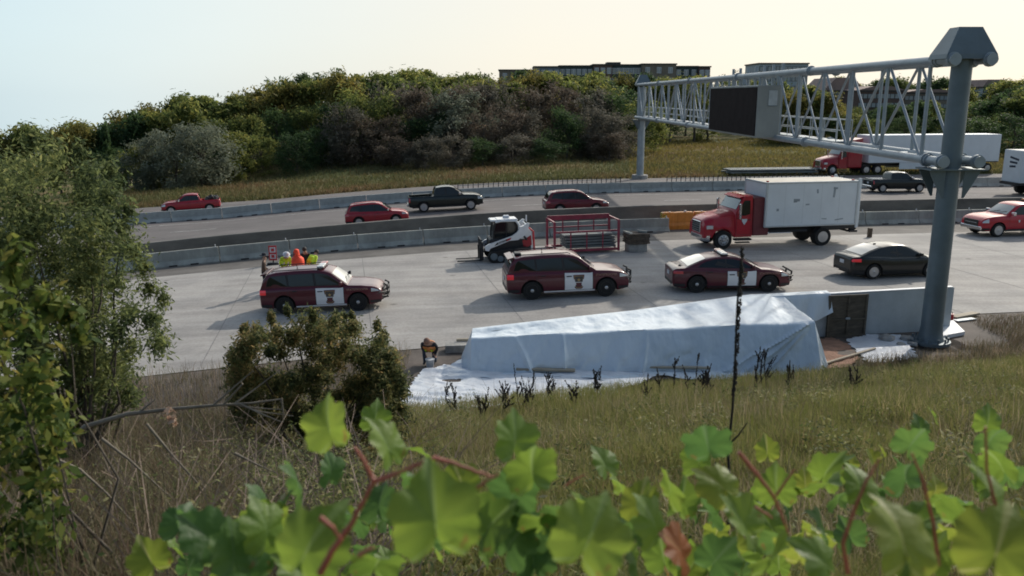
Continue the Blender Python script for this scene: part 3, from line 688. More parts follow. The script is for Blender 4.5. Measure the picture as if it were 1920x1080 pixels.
# small vertical wooden block on the concrete by the box truck tail, bundle on the road, timber stack on the far side
lbox((1630, 446), (.22, .22, .55), M['brown_bundle'], 'short brown wooden post standing behind the box truck', 'wooden_post', 'post')
r = empty('material_bundle', 'brown wrapped bundle on a concrete block by the red cage', 'bundle', gp(1192, 474), math.atan(slope(6)))
mb = MB(); mb.box((0, 0, .24), (1.0, .8, .46), bev=.04); mb.build('block', M['conc_rough'], r)
mb = MB()
for k in range(5):
    for j in range(2): mb.box((0, -.28+j*.54+.02*(k % 2), .52+k*.11), (1.2-.05*(k % 3), .5, .10), bev=.02)
mb.build('stack', M['brown_bundle'], r)
mb = MB(); mb.box((-.4, 0, 1.0), (.35, .7, .08), rot=(.1, .15, .3)); mb.box((.35, .1, 1.05), (.5, .5, .1), rot=(-.1, .1, -.3)); mb.build('cover_scrap', M['conc_barrier'], r)
r = empty('timber_stack', 'long grey stack of beams lying beyond the far barrier', 'timber stack', ((gp(1357, 330)+gp(1530, 326))/2), math.atan(slope(27)))
mb = MB()
for k in range(2):
    for j in range(5): mb.box((random.uniform(-.3, .3), -1+j*.5, .34+k*.25), (9.6, .40, .15), bev=.02)
mb.build('beam', M['lumber_grey'], r); mb = MB()
for x in (-4, 0, 4): mb.box((x, 0, .12), (.25, 2.6, .22))
mb.build('bearer', M['wood'], r)
# road work sign panel against the barrier
p = gp(513, 498); r = empty('barricade_sign', 'white and red work zone panel before the near barrier', 'sign', p, .1)
mb = MB(); mb.box((0, 0, .62), (.42, .03, .78), bev=.01); mb.build('panel', M['plate'], r)
mb = MB()
for z in (.27, .60, .97): mb.box((0, -.022, z), (.42, .012, .09))
for x in (-.18, .18): mb.box((x, -.022, .62), (.055, .011, .62))
for z in (.44, .78): mb.box((0, -.022, z), (.16, .012, .16))
mb.build('red_marking', M['red_paint'], r)
mb = MB(); mb.box((0, 0, .06), (.6, .4, .12), bev=.03); mb.box((0, 0, .17), (.06, .06, .12)); mb.build('base', M['black_plastic'], r)
# orange drum at the left end of the median wall
p = gp(232, 478); r = empty('traffic_drum', 'faded orange traffic drum at the left end of the median wall', 'drum', p+Vector((0, 0, .02)))
mb = MB(); mb.lathe([(.30, 0), (.29, .1), (.27, .55), (.24, .9), (.2, .95)], 18); mb.build('body', M['orange'], r, 40)
mb = MB()
for z in (.3, .6): mb.lathe([(.292-.03*z, z), (.287-.03*z, z+.12)], 18)
mb.build('reflective_band', M['plate'], r, 40); mb = MB(); mb.lathe([(.42, 0), (.40, .06)], 18); mb.build('base', M['rubber'], r, 40)
# ---------------------------------------------------------------- vehicles (x forward, y left, z up)
def c_band(c, sd, *polys):
    if sd < 0: c.band(polys)
    return polys
class Car:
    def __init__(s, root, L, W, zb, belt, wheels, wr, roof=None, rw=.74, paint='maroon', bed=None, ftaper=.20, rtaper=.10, low='black_plastic', arch=1.13):
        s.r = root; s.L = L; s.W = W; s.zb = zb; s.belt = belt; s.wheels = wheels; s.wr = wr; s.roof = roof; s.rw = rw
        s.paint = M[paint]; s.bed = bed; s.ft = ftaper; s.rt = rtaper; s.ra = wr*arch+.03; s.low = M[low]
    def top(s, x): return float(np.interp(x, [p[0] for p in s.belt], [p[1] for p in s.belt]))
    def plan(s, x):
        h = s.L/2; xf = s.wheels[1]-.1; xr = s.wheels[0]+.1
        f = max(0, (x-xf)/(h-xf)); b = max(0, (xr-x)/(xr+h))
        return 1-s.ft*f**2.4-s.rt*b**2.4
    def bot(s, x):
        h = s.L/2; z = s.zb+.10*max(0, (abs(x)-h+.45)/.45)**1.5
        for w in s.wheels:
            d = abs(x-w)
            if d < s.ra: z = max(z, s.wr+math.sqrt(s.ra**2-d*d)*.98)
        return z
    def hw(s, x, z):
        t = (z-s.zb)/max(.1, s.top(x)-s.zb)
        return s.W/2*s.plan(x)*float(np.interp(t, [0, .10, .35, .6, .82, .94, 1], [.93, .97, 1, .995, .968, .945, .89]))
    def body(s):
        h = s.L/2; xs = set(np.linspace(-h+.05, h-.05, 44))
        for w in s.wheels:
            for q in np.linspace(-1, 1, 17): xs.add(w+s.ra*math.sin(q*math.pi/2))
            xs.add(w-s.ra-.004); xs.add(w+s.ra+.004)
        xs = sorted(xs); P = []
        def row(x, zlo=0, zhi=0, yk=1.0, xo=None):
            a, b = s.bot(x)+zlo, s.top(x)-zhi; r = []
            for t in (0, .06, .16, .3, .45, .6, .75, .86, .94, 1): z = a+(b-a)*t; r.append((xo if xo is not None else x, s.hw(x, z)*yk, z))
            y = r[-1][1]; inb = s.bed and s.bed[0] < x < s.bed[1]
            for q in (.985, .80, .5, .2):
                zz = b+.025*(1-q*q)
                if inb: zz = b+.01 if q > .9 else b-.42
                if inb and q == .80: r.append((r[-1][0], y*.90, b+.005)); 
                r.append((r[-1][0], y*(q if not (inb and q == .80) else .895), zz))
                if not inb and q == .80: r.append((r[-1][0], y*.7, b+.02))
            return r+[(p[0], -p[1], p[2]) for p in r[::-1]]
        P.append(row(xs[0], .12, .10, .86, -h)); P.append(row(xs[0], .05, .03, .96, -h+.02))
        for x in xs: P.append(row(x))
        P.append(row(xs[-1], .05, .03, .96, h-.02)); P.append(row(xs[-1], .12, .10, .86, h))
        mb = MB(); mb.grid(P)
        for q in (P[0], P[-1]):
            n = len(q); mb.add(q, [(i, i+1, n-2-i, n-1-i) for i in range(n//2-1)])
        if s.roof: s.greenhouse(mb)
        o = mb.build('body', s.paint, s.r, 38)
        mb = MB(); mb.box((0, 0, (s.zb+.62)/2+.02), (s.L*.90, s.W*.66, .62-s.zb*.6)); mb.build('underbody', M['black_plastic'], s.r)
        return o
    def gw(s, x, z):
        zb = s.top(x); zr = max(p[1] for p in s.roof); wb = .885*s.W/2*s.plan(x); t = max(0, min(1.1, (z-zb)/(zr-zb)))
        return wb+(s.rw*s.W/2-wb)*t
    def rz(s, x): return float(np.interp(x, [p[0] for p in s.roof], [p[1] for p in s.roof]))
    def greenhouse(s, mb):
        rp = s.roof; xs = []
        for a, b in zip(rp[:-1], rp[1:]):
            n = max(2, int((b[0]-a[0])/.12)); xs += [a[0]+(b[0]-a[0])*k/n for k in range(n)]
        xs.append(rp[-1][0]); P = []
        for x in xs:
            z = s.rz(x); zb = s.top(x)-.02; r = []; e = min(.07, max(.002, (z-zb)*.3))
            for t in (0, .35, .7, 1): zz = zb+(z-e-zb)*t; r.append((x, s.gw(x, zz), zz))
            w = s.gw(x, z); r.append((x, w*.985, z-e*.45)); r.append((x, w*.94, z-e*.1))
            for q in (.7, .35): r.append((x, w*q, z+.03*(1-q*q)*min(1, (z-zb)*3)))
            P.append(r+[(p[0], -p[1], p[2]) for p in r[::-1]])
        mb.grid(P)
    # surface patches
    def side(s, f, x0, x1, z0, z1, sd, off=.006, nx=10, nz=6, mb=None, m=None, skew=0):
        """patch lying on the flank; z0,z1 numbers or functions of x"""
        F = lambda v, x: v(x) if callable(v) else v
        P = []
        for i in range(nx+1):
            r = []
            for j in range(nz+1):
                x = x0+(x1-x0)*i/nx; a, b = F(z0, x), F(z1, x); z = a+(b-a)*j/nz; x_ = x+skew*(z-a)
                r.append((x_, sd*(s.hw(x_, z)+off), z))
            P.append(r)
        mb = mb or MB(); mb.grid(P, m); return mb
    def sideglass(s, poly, sd, off=.008):
        mb = MB(); mb.add([(x, sd*(s.gw(x, z)+off), z) for x, z in poly], [tuple(range(len(poly)))]); return mb
    def band(s, polys):
        pts = [p for q in polys for p in q]
        zlo = lambda x: min(p[1] for p in pts if abs(p[0]-x) < .6)-.02
        bm = bmesh.new(); vs = [bm.verts.new((p[0], 0, p[1])) for p in pts]; bmesh.ops.convex_hull(bm, input=vs); 
        hull = [v for v in bm.verts if any(not f.hide for f in v.link_faces) or v.link_edges]; hull = [(v.co.x, v.co.z) for v in hull]; bm.free()
        # monotone chain outline
        P = sorted(set((round(a, 4), round(b, 4)) for a, b in pts)); lo = []; up = []
        cr = lambda o, a, b: (a[0]-o[0])*(b[1]-o[1])-(a[1]-o[1])*(b[0]-o[0])
        for p in P:
            while len(lo) > 1 and cr(lo[-2], lo[-1], p) <= 0: lo.pop()
            lo.append(p)
        for p in P[::-1]:
            while len(up) > 1 and cr(up[-2], up[-1], p) <= 0: up.pop()
            up.append(p)
        o = lo[:-1]+up[:-1]; cx = sum(p[0] for p in o)/len(o); cz = sum(p[1] for p in o)/len(o)
        o = [(cx+(x-cx)*1.012, cz+(z-cz)*1.06) for x, z in o]
        for sd in (-1, 1): s.sideglass(o, sd, .0045).build('window_surround', M['black_plastic'], s.r)
    def screen(s, x0, x1, ins=.90, off=.012, n=8):
        P = []
        for i in range(n+1):
            x = x0+(x1-x0)*i/n; z = s.rz(x); w = s.gw(x, z)*ins
            d = .02; sl_ = (s.rz(x+d)-s.rz(x-d))/(2*d); nn = Vector((-sl_, 0, 1)).normalized()
            P.append([Vector((x, w*q, z+.03*(1-q*q)*min(1, (z-s.top(x))*3)+.004))+nn*off for q in (-1, -.7, -.35, 0, .35, .7, 1)])
        return MB().grid(P)
    def wheel(s, rim='alloy', spokes=5, hub=None, width=.24, track=None):
        proto = None; tr = (track or s.W/2-.13)
        for x in s.wheels:
            for sd in (-1, 1):
                if proto is None:
                    w = bpy.data.objects.new('wheel', None); col.objects.link(w); w.parent = s.r; R_ = s.wr
                    mb = MB(); mb.lathe([(R_*.62, -width/2+.01), (R_*.93, -width/2), (R_*.99, -width/2+.035), (R_, 0), (R_*.99, width/2-.035), (R_*.93, width/2), (R_*.62, width/2-.01)], 28, 'y'); mb.build('tyre', M['rubber'], w, 40)
                    mb = MB(); mb.lathe([(R_*.66, .04), (R_*.66, width/2+.004), (R_*.60, width/2+.006), (R_*.56, width/2-.05), (R_*.12, width/2-.06), (.0, width/2-.06)], 24, 'y', m=M['steel_rim'])
                    if spokes:
                        for k in range(spokes):
                            q = 2*math.pi*k/spokes; a = Vector((math.cos(q), 0, math.sin(q))); b = Vector((-math.sin(q), 0, math.cos(q)))
                            y0 = width/2-.02
                            vs = [a*R_*.10+b*.035, a*R_*.62+b*.055, a*R_*.62-b*.055, a*R_*.10-b*.035]
                            vs = [v+Vector((0, y0+.012, 0)) for v in vs]+[v+Vector((0, y0-.03, 0)) for v in vs]
                            mb.add(vs, [(0, 1, 2, 3), (0, 1, 5, 4), (1, 2, 6, 5), (2, 3, 7, 6), (3, 0, 4, 7)], M[rim])
                        mb.lathe([(R_*.66, width/2+.001), (R_*.66, width/2+.012), (R_*.60, width/2+.012), (R_*.60, width/2-.01)], 24, 'y', m=M[rim])
                    mb.lathe([(R_*.20, width/2-.06), (R_*.19, width/2+.0), (R_*.14, width/2+.012), (0, width/2+.014)], 14, 'y', m=M[hub or rim]); mb.build('rim', M['steel_rim'], w, 40)
                    proto = w; o = w
                else: o = copy_tree(proto, s.r)
                o.location = (x, sd*tr, s.wr); o.rotation_euler = (0, random.uniform(0, 1), 0 if sd > 0 else math.pi)
    def mirrors(s, x, z, m=None, big=1.0):
        for sd in (-1, 1):
            y = s.gw(x, z) if s.roof else s.W/2
            mb = MB(); mb.box((x+.02, sd*(y+.13*big), z+.06), (.12*big, .20*big, .15*big), bev=.03); mb.box((x+.06, sd*(y+.03), z+.02), (.06, .12, .05), bev=.01)
            mb.build('mirror', m or s.paint, s.r)
    def detail(s, doors=(), head=None, tail=None, seams=True, handle_z=None, frontgrille=None, plate=True, sill=True, sill_m=None, head_m='clear_lamp', bump=None, handle_m='black_plastic'):
        h = s.L/2
        for sd in (-1, 1):
            if seams:
                mb = MB()
                for x in doors:
                    s.side(None, x-.007, x+.007, s.zb+.10, lambda q: s.top(q)-.05, sd, .003, 1, 8, mb)
                if doors: s.side(None, doors[0], doors[-1], s.zb+.09, s.zb+.105, sd, .003, 10, 1, mb)
                mb.build('door_seam', M['black_plastic'], s.r)
            if sill:
                mb = MB(); s.side(None, s.wheels[0]+s.ra+.02, s.wheels[1]-s.ra-.02, s.zb+.02, s.zb+.085, sd, .010, 10, 2, mb); mb.build('sill_trim', sill_m or s.low, s.r)
            if head: s.side(None, head[0], head[1], head[2], head[3], sd, .010, 6, 4).build('headlight', M[head_m], s.r, 60)
            if tail: s.side(None, tail[0], tail[1], tail[2], tail[3], sd, .010, 6, 4).build('tail_light', M[tail[4] if len(tail) > 4 else 'red_lamp'], s.r, 60)
            if handle_z:
                for hx_ in handle_z[1:]:
                    mb = MB(); y = s.hw(hx_, handle_z[0]); mb.box((hx_, sd*(y+.02), handle_z[0]), (.2, .03, .035), bev=.012); mb.build('door_handle', M[handle_m], s.r)
            # lower bumper ends
            mb = MB(); s.side(None, s.wheels[1]+s.ra+.05, h-.06, s.zb+.06, s.zb+.17, sd, .012, 6, 2, mb); mb.build('bumper_trim', s.low, s.r, 60); mb = MB(); s.side(None, -h+.06, s.wheels[0]-s.ra-.05, s.zb+.06, s.zb+.19, sd, .012, 6, 2, mb); mb.build('bumper_trim', s.low, s.r, 60)
        wy = s.W/2*s.plan(h)*.86
        if frontgrille:
            z0, z1, k = frontgrille; mb = MB(); mb.box((h+.004, 0, (z0+z1)/2), (.03, wy*1.5*k, z1-z0), bev=.012); mb.build('grille', M['black_plastic'], s.r)
            mb = MB(); mb.box((h+.02, 0, (z0+z1)/2), (.012, wy*1.2*k, .03), bev=.004); mb.build('grille_bar', M['chrome'], s.r)
        mb = MB(); mb.box((h-.01, 0, s.zb+.17), (.05, wy*1.7, .14), bev=.02); mb.build('bumper', bump or s.low, s.r); mb = MB(); mb.box((-h+.01, 0, s.zb+.19), (.05, wy*1.8, .16), bev=.02); mb.build('bumper', bump or s.low, s.r)
        if plate:
            mb = MB(); mb.box((-h-.012, 0, s.zb+.52 if s.top(-h+.1) > .8 else .5), (.016, .32, .16), bev=.004); mb.build('licence_plate', M['plate'], s.r)
    def wipers(s, x):
        z = s.rz(x)
        mb = MB(); mb.tube([(x+.05, -.5, z+.03), (x-.12, .05, s.rz(x-.12)+.055)], .012, 5); mb.tube([(x+.05, .05, z+.04), (x-.12, .6, s.rz(x-.12)+.05)], .012, 5); mb.build('wiper', M['black_plastic'], s.r)
def place(o, px, py, head=0, side_off=0, v=None, X=None):
    if X is None: p = gp(px, py); X, Y = p.x, p.y
    else: Y = float(Yc(X))+v
    th = math.atan(slope(X))+head
    fx = math.cos(th); g = float(hx(X+.5*abs(fx)))-float(hx(X-.5*abs(fx)))
    if math.cos(th) < 0: g = -g
    o.location = (X, Y, float(hx(X))+.03); o.rotation_euler = (0, -math.atan(g), th)
    return o
WALLTOP = 0
def shield(car, x, z, sd, w=.46, h=.58):
    """door emblem: maroon shield with a gold rim and star"""
    yy = max(car.hw(x+a, z+b) for a in (-w/2, 0, w/2) for b in (-h/2, 0, h/2))
    def put(poly, off, m, mb): mb.add([(x+a*sd*-1, sd*(yy+off), z+b) for a, b in poly], [tuple(range(len(poly)))], m)
    mb = MB(); mb.box((x, sd*(yy-.008), z), (w*.6, .02, h*.8), m=M['darkgrey_paint']); o = [(-w/2, h/2), (w/2, h/2), (w*.36, -h*.42), (w*.22, -h/2), (-w*.22, -h/2), (-w*.36, -h*.42)]
    put(o, .004, M['maroon'], mb); put([(a*.84, b*.86) for a, b in o], .007, M['gold'], mb); put([(a*.78, b*.81) for a, b in o], .010, M['darkgrey_paint'], mb)
    put([(-w*.27, -h*.05), (w*.27, -h*.05), (w*.20, -h*.36), (-w*.20, -h*.36)], .013, M['maroon'], mb)
    st = []
    for k in range(10): q = math.pi/2+k*math.pi/5; rr = w*(.17 if k % 2 == 0 else .075); st.append((rr*math.cos(q), h*.14+rr*math.sin(q)))
    put(st, .016, M['gold'], mb); mb.build('door_emblem', M['maroon'], car.r)
def police_kit(c, xd0, xd1, top_in=.06, bar=None, zfen=.80, xfen=1.55, spot=None):
    for sd in (-1, 1):
        mb = c.side(None, xd0, xd1, c.zb+.10, lambda q: c.top(q)-top_in, sd, .010, 10, 8); mb.build('front_door', M['white_paint'], c.r, 60)['label'] = 'white front door with shield emblem'
        shield(c, (xd0+xd1)/2, c.zb+.42, sd)
        mb = MB(); y = c.hw(xd0+.16, c.top(xd0)-.2); mb.box((xd0+.18, sd*(y+.025), c.top(xd0)-.20), (.22, .03, .04), bev=.012); mb.build('door_handle', M['black_plastic'], c.r)
        # lettering on the front wing
        for word, xx, wd in (('STATE', xfen-.22, .3), ('TROOPER', xfen+.22, .42)):
            y = c.hw(xx, zfen)+.014; rx = Matrix.Rotation(math.pi/2, 4, 'X')
            mw = Matrix.Translation((xx, sd*y, zfen)) @ (rx if sd < 0 else Matrix.Rotation(math.pi, 4, 'Z') @ rx)
            text_mesh('lettering', word, .125, M['tan_decal'], c.r, mw)
    h = c.L/2
    mb = MB()   # push bumper
    for sd in (-1, 1):
        mb.tube([(h-.05, sd*.32, c.zb+.12), (h+.16, sd*.32, c.zb+.16), (h+.18, sd*.32, c.top(h-.2)-.02), (h+.02, sd*.32, c.top(h-.3)+.02)], .042, 8)
        mb.tube([(h+.16, sd*.32, c.zb+.42), (h+.12, sd*.62, c.zb+.44), (h-.14, sd*.84, c.zb+.46)], .034, 8)
        mb.tube([(h+.16, sd*.32, c.zb+.24), (h+.12, sd*.62, c.zb+.26), (h-.12, sd*.82, c.zb+.30)], .028, 8)
    for z in (.16, .36, .56): mb.tube([(h+.18, -.32, c.zb+z), (h+.18, .32, c.zb+z)], .04, 8)
    mb.build('push_bumper', M['black_plastic'], c.r, 50)
    if spot:
        x, z = spot; mb = MB(); y = c.gw(x, z); mb.lathe([(.03, -.08), (.085, -.02), (.085, .05), (.07, .055)], 12, 'x', (x, y+.10, z+.10)); mb.tube([(x, y, z), (x, y+.1, z+.06)], .02, 6); mb.build('spotlight', M['black_plastic'], c.r)
    if bar:
        x, z = bar; mb = MB(); mb.box((x, 0, z+.035), (.30, 1.14, .045), bev=.015, m=M['black_plastic'])
        lb = mb.build('light_bar', M['black_plastic'], c.r)
        for y0, y1, mm in ((-.60, -.38, 'clear_lamp'), (-.38, -.16, 'clear_lamp'), (-.16, .16, 'clear_lamp'), (.16, .38, 'red_lamp'), (.38, .60, 'red_lamp')):
            mb = MB(); mb.box((x, (y0+y1)/2, z+.095), (.28, y1-y0-.012, .075), bev=.025); mb.build('lens', M[mm], lb)
def suv(label, bar, group):
    r = empty('police_suv', label, 'police car', group=group)
    c = Car(r, 5.10, 2.0, .26, [(-2.6, .98), (-2.5, 1.10), (-1.6, 1.14), (0, 1.12), (.85, 1.09), (1.02, 1.12), (1.7, 1.08), (2.2, 1.01), (2.42, .92), (2.55, .78)], (-1.52, 1.55), .385,
            [(-2.50, 1.12), (-2.36, 1.48), (-2.18, 1.68), (-1.8, 1.75), (-1.0, 1.79), (-.2, 1.79), (.2, 1.745), (.46, 1.66), (1.18, 1.10)], .76, 'maroon')
    c.body(); c.wheel('steel_rim', 0, 'alloy')
    for sd in (-1, 1):
        for poly in c_band(c, sd, [(-2.24, 1.21), (-2.14, 1.50), (-2.05, 1.60), (-1.42, 1.64), (-1.36, 1.19)], [(-1.28, 1.185), (-1.33, 1.645), (-.30, 1.66), (-.24, 1.165)], [(-.14, 1.165), (-.20, 1.66), (.06, 1.645), (.34, 1.57), (.84, 1.20), (.84, 1.145)]):
            c.sideglass(poly, sd).build('side_window', M['glass'], r)
    c.screen(.52, 1.10, .90).build('windscreen', M['windscreen'], r, 60); c.screen(-2.44, -2.22, .88).build('rear_window', M['glass'], r, 60)
    c.wipers(1.08); c.mirrors(.86, 1.16)
    c.detail((-1.33, -.19, .98), (2.12, 2.50, lambda q: .80, lambda q: c.top(q)-.075), (-2.53, -2.26, .86, 1.06, 'brake_on'), handle_z=(.98, -1.05), frontgrille=(.55, .86, .9), sill_m=M['white_paint'])
    police_kit(c, -.18, .97, bar=(.02, 1.79) if bar else None, zfen=.93, xfen=1.50, spot=(.98, 1.18))
    for sd in (-1, 1):
        mb = MB(); mb.tube([(-2.0, sd*.66, 1.77), (-1.9, sd*.66, 1.82), (0, sd*.68, 1.85), (.1, sd*.68, 1.80)], .02, 6); mb.build('roof_rail', M['black_plastic'], r)
    mb = MB(); mb.tube([(-1.0, -.25, 1.8), (-1.02, -.25, 2.0)], .012, 5); mb.lathe([(.035, 1.79), (.03, 1.83)], 8, c=(-1.0, -.25, 0)); mb.build('antenna', M['black_plastic'], r)
    if not bar: mb = MB(); mb.box((-2.0, -.1, 1.79), (.28, .5, .10), bev=.03); mb.build('rear_light_pod', M['black_plastic'], r)
    mb = MB(); P = [[(-2.44+.02*k, y, 1.70-.012*k*k+.02) for y in np.linspace(-.68, .68, 6)] for k in range(-6, 5)]; mb.box((-2.34, 0, 1.68), (.30, 1.36, .05), rot=(0, -.25, 0), bev=.02); mb.build('spoiler', M['maroon'], r)
    return r
place(suv('maroon police SUV with roof light bar, half behind the dark bush', True, 'police SUVs'), 0, 0, -R(10), X=-7.55, v=-10.0).scale = (.94,)*3
place(suv('maroon police SUV without a light bar, in the middle of the concrete', False, 'police SUVs'), 0, 0, -R(4), X=2.22, v=-10.75)
# police sedan
r = empty('police_sedan', 'maroon police sedan with white door and red and white light bar', 'police car')
c = Car(r, 5.0, 1.92, .20, [(-2.5, .86), (-2.42, 1.00), (-1.9, 1.04), (-1.2, 1.02), (-.5, .97), (.7, .95), (.98, .98), (1.6, .94), (2.15, .85), (2.4, .73), (2.5, .60)], (-1.50, 1.54), .365,
        [(-2.0, 1.03), (-1.6, 1.20), (-1.15, 1.37), (-.7, 1.455), (-.2, 1.485), (.2, 1.45), (.42, 1.39), (1.22, .975)], .70, 'maroon', ftaper=.22, rtaper=.16)
c.body(); c.wheel('steel_rim', 0, 'alloy')
for sd in (-1, 1):
    for poly in c_band(c, sd, [(-1.45, 1.07), (-1.30, 1.20), (-1.05, 1.30), (-.72, 1.37), (-.34, 1.385), (-.30, 1.035)], [(-.22, 1.03), (-.26, 1.385), (0, 1.375), (.28, 1.315), (.82, 1.04), (.80, 1.01)]): c.sideglass(poly, sd).build('side_window', M['glass'], r)
c.screen(.48, 1.12, .88).build('windscreen', M['windscreen'], r, 60); c.screen(-1.86, -1.12, .86).build('rear_window', M['windscreen'], r, 60)
c.wipers(1.10); c.mirrors(.82, 1.02)
c.detail((-1.12, -.24, .98), (2.05, 2.44, lambda q: .66, lambda q: c.top(q)-.06), (-2.47, -2.08, .80, .92), handle_z=(.88, -.95), frontgrille=(.42, .66, 1.0))
police_kit(c, -.23, .97, bar=(-.30, 1.475), zfen=.80, xfen=1.5, spot=(.92, 1.05))
mb = MB(); mb.lathe([(.07, 1.04), (.06, 1.08), (.02, 1.10)], 10, c=(-2.1, -.3, 0)); mb.build('boot_antenna', M['black_plastic'], r)
place(r, 0, 0, -R(8), X=9.15, v=-11.35)
# plain black sedan
def sedan(name, label, paint, L=4.86, glasstop='glass'):
    r = empty(name, label, 'car')
    c = Car(r, L, 1.86, .20, [(-2.43, .88), (-2.36, 1.00), (-1.9, 1.03), (-1.2, 1.00), (-.5, .95), (.7, .93), (1.0, .96), (1.6, .90), (2.1, .80), (2.35, .68), (2.43, .56)], (-1.40, 1.42), .345,
            [(-2.05, 1.02), (-1.5, 1.25), (-1.0, 1.40), (-.5, 1.465), (0, 1.47), (.25, 1.43), (.45, 1.36), (1.25, .955)], .70, paint, ftaper=.24, rtaper=.20)
    c.body(); c.wheel('alloy', 10)
    for sd in (-1, 1):
        for poly in c_band(c, sd, [(-1.55, 1.06), (-1.25, 1.22), (-1.0, 1.30), (-.6, 1.365), (-.30, 1.375), (-.26, 1.02)], [(-.18, 1.015), (-.22, 1.375), (.05, 1.365), (.30, 1.295), (.84, 1.02), (.82, .99)]): c.sideglass(poly, sd).build('side_window', M['glass'], r)
    c.screen(.52, 1.16, .88).build('windscreen', M['windscreen'], r, 60); c.screen(-1.92, -1.06, .86).build('rear_window', M['windscreen'], r, 60)
    c.wipers(1.14); c.mirrors(.84, 1.0)
    c.detail((-1.10, -.20, 1.0), (1.98, 2.38, lambda q: .62, lambda q: c.top(q)-.06), (-2.41, -2.02, .80, .93, 'brake_on'), handle_z=(.86, -.92, .0), frontgrille=(.38, .6, .9))
    return r, c
r, c = sedan('sedan', 'plain black sedan parked beyond the grey concrete wall', 'black_paint')
mb = MB(); mb.box((1.62, -.935, .80), (.10, .02, .05), bev=.008); mb.build('side_marker', M['blue_lens'], r)
mb = MB(); mb.box((-.9, 0, 1.45), (.14, .06, .06), bev=.02); mb.build('antenna', M['black_plastic'], r)
place(r, 0, 0, R(1), X=17.35, v=-10.0)
# crossovers in the far lanes
def crossover(label, paint, L=4.62, roofpaint=None):
    r = empty('crossover', label, 'car'); k = L/4.62
    c = Car(r, L, 1.86, .24, [(-2.31*k, .92), (-2.22*k, 1.02), (-1.4, 1.06), (0, 1.02), (.75, 1.0), (1.0, 1.04), (1.6, .98), (2.0*k, .90), (2.2*k, .80), (2.31*k, .66)], (-1.33, 1.36), .36,
            [(-2.2*k, 1.03), (-2.02*k, 1.38), (-1.85*k, 1.56), (-1.4, 1.63), (-.6, 1.66), (-.1, 1.655), (.2, 1.61), (.42, 1.53), (1.15, 1.03)], .74, paint)
    c.body(); c.wheel('alloy', 5)
    for sd in (-1, 1):
        for poly in c_band(c, sd, [(-1.92, 1.16), (-1.80, 1.42), (-1.70, 1.49), (-1.20, 1.53), (-1.12, 1.10)], [(-1.05, 1.10), (-1.12, 1.535), (-.24, 1.55), (-.20, 1.075)], [(-.12, 1.075), (-.16, 1.55), (.10, 1.53), (.32, 1.46), (.80, 1.10), (.80, 1.05)]): c.sideglass(poly, sd).build('side_window', M['glass'], r)
    c.screen(.48, 1.08, .88).build('windscreen', M['windscreen'], r, 60); c.screen(-2.14*k, -1.90*k, .86).build('rear_window', M['glass'], r, 60)
    c.mirrors(.82, 1.06, M['chrome']); c.detail((-1.10, -.14, .96), (1.84*k, 2.24*k, lambda q: .74, lambda q: c.top(q)-.06), (-2.29*k, -2.0*k, .82, .98), handle_z=(.92, -.9, .08), frontgrille=(.46, .72, .95))
    for sd in (-1, 1):
        mb = MB(); mb.tube([(-1.6, sd*.64, 1.63), (-1.5, sd*.64, 1.68), (-.1, sd*.65, 1.69), (0, sd*.65, 1.66)], .018, 6); mb.build('roof_rail', M['galv_dark'], r)
    return r
place(crossover('bright cherry red crossover leading the dark pickup along the far lanes', 'cherry'), 0, 0, -R(3), X=-9.1, v=13.6).scale = (.91,)*3
place(crossover('dark red crossover with silver mirror driving to the right above the red cage', 'dark_cherry', 4.72), 0, 0, -R(3), X=4.5, v=13.7).scale = (.96,)*3
# pickups
def pickup(label, paint, L=5.85, cab=(-.95, 1.35), bump='chrome', group=None):
    r = empty('pickup_truck', label, 'pickup truck', group=group); h = L/2; xr, xf = -1.75, 1.90
    a, b = cab
    c = Car(r, L, 2.0, .36, [(-h, 1.12), (-h+.1, 1.20), (a-.06, 1.22), (a, 1.22), (b-.35, 1.20), (b, 1.24), (2.2, 1.19), (h-.35, 1.12), (h-.1, 1.02), (h, .86)], (xr, xf), .41,
            [(a-.02, 1.22), (a+.10, 1.66), (a+.25, 1.82), (a+.7, 1.88), (b-1.15, 1.88), (b-.9, 1.85), (b-.68, 1.78), (b+.04, 1.24)], .76, paint, bed=(-h+.12, a-.10), ftaper=.12, rtaper=.04)
    c.body(); c.wheel('alloy', 6, width=.27)
    m = (a+b)/2-.22
    for sd in (-1, 1):
        for poly in c_band(c, sd, [(a+.16, 1.30), (a+.24, 1.68), (a+.32, 1.74), (m-.05, 1.76), (m-.01, 1.29)], [(m+.08, 1.29), (m+.04, 1.76), (b-.98, 1.745), (b-.76, 1.68), (b-.30, 1.32), (b-.30, 1.27)]): c.sideglass(poly, sd).build('side_window', M['glass'], r)
    c.screen(b-.62, b-.03, .89).build('windscreen', M['windscreen'], r, 60); c.screen(a+.0, a+.2, .8).build('rear_window', M['glass'], r, 60)
    c.mirrors(b-.3, 1.28, M['chrome'] if bump == 'chrome' else M['black_plastic'], 1.35); c.wipers(b-.05)
    c.detail((a+.06, m+.03, b-.12), (h-.42, h-.05, lambda q: .84, lambda q: c.top(q)-.07), (-h+.02, -h+.14, .80, 1.12), handle_z=(1.06, a+.3, m+.25), frontgrille=(.62, .98, 1.05), bump=M[bump])
    mb = MB(); mb.box((h-.02, 0, .52), (.10, 1.75, .22), bev=.04); mb.build('front_bumper', M[bump], r); mb = MB(); mb.box((-h-.05, 0, .55), (.14, 1.7, .18), bev=.04); mb.build('step_bumper', M[bump], r)
    for sd in (-1, 1): mb = MB(); mb.tube([(a-.1, sd*.97, .38), (b+.1, sd*.97, .38)], .05, 8); mb.build('running_board', M['black_plastic'], r)
    mb = MB(); mb.box((-h+.06, 0, 1.0), (.05, 1.7, .42), bev=.015); mb.build('tailgate', M[paint], r)
    return r, c
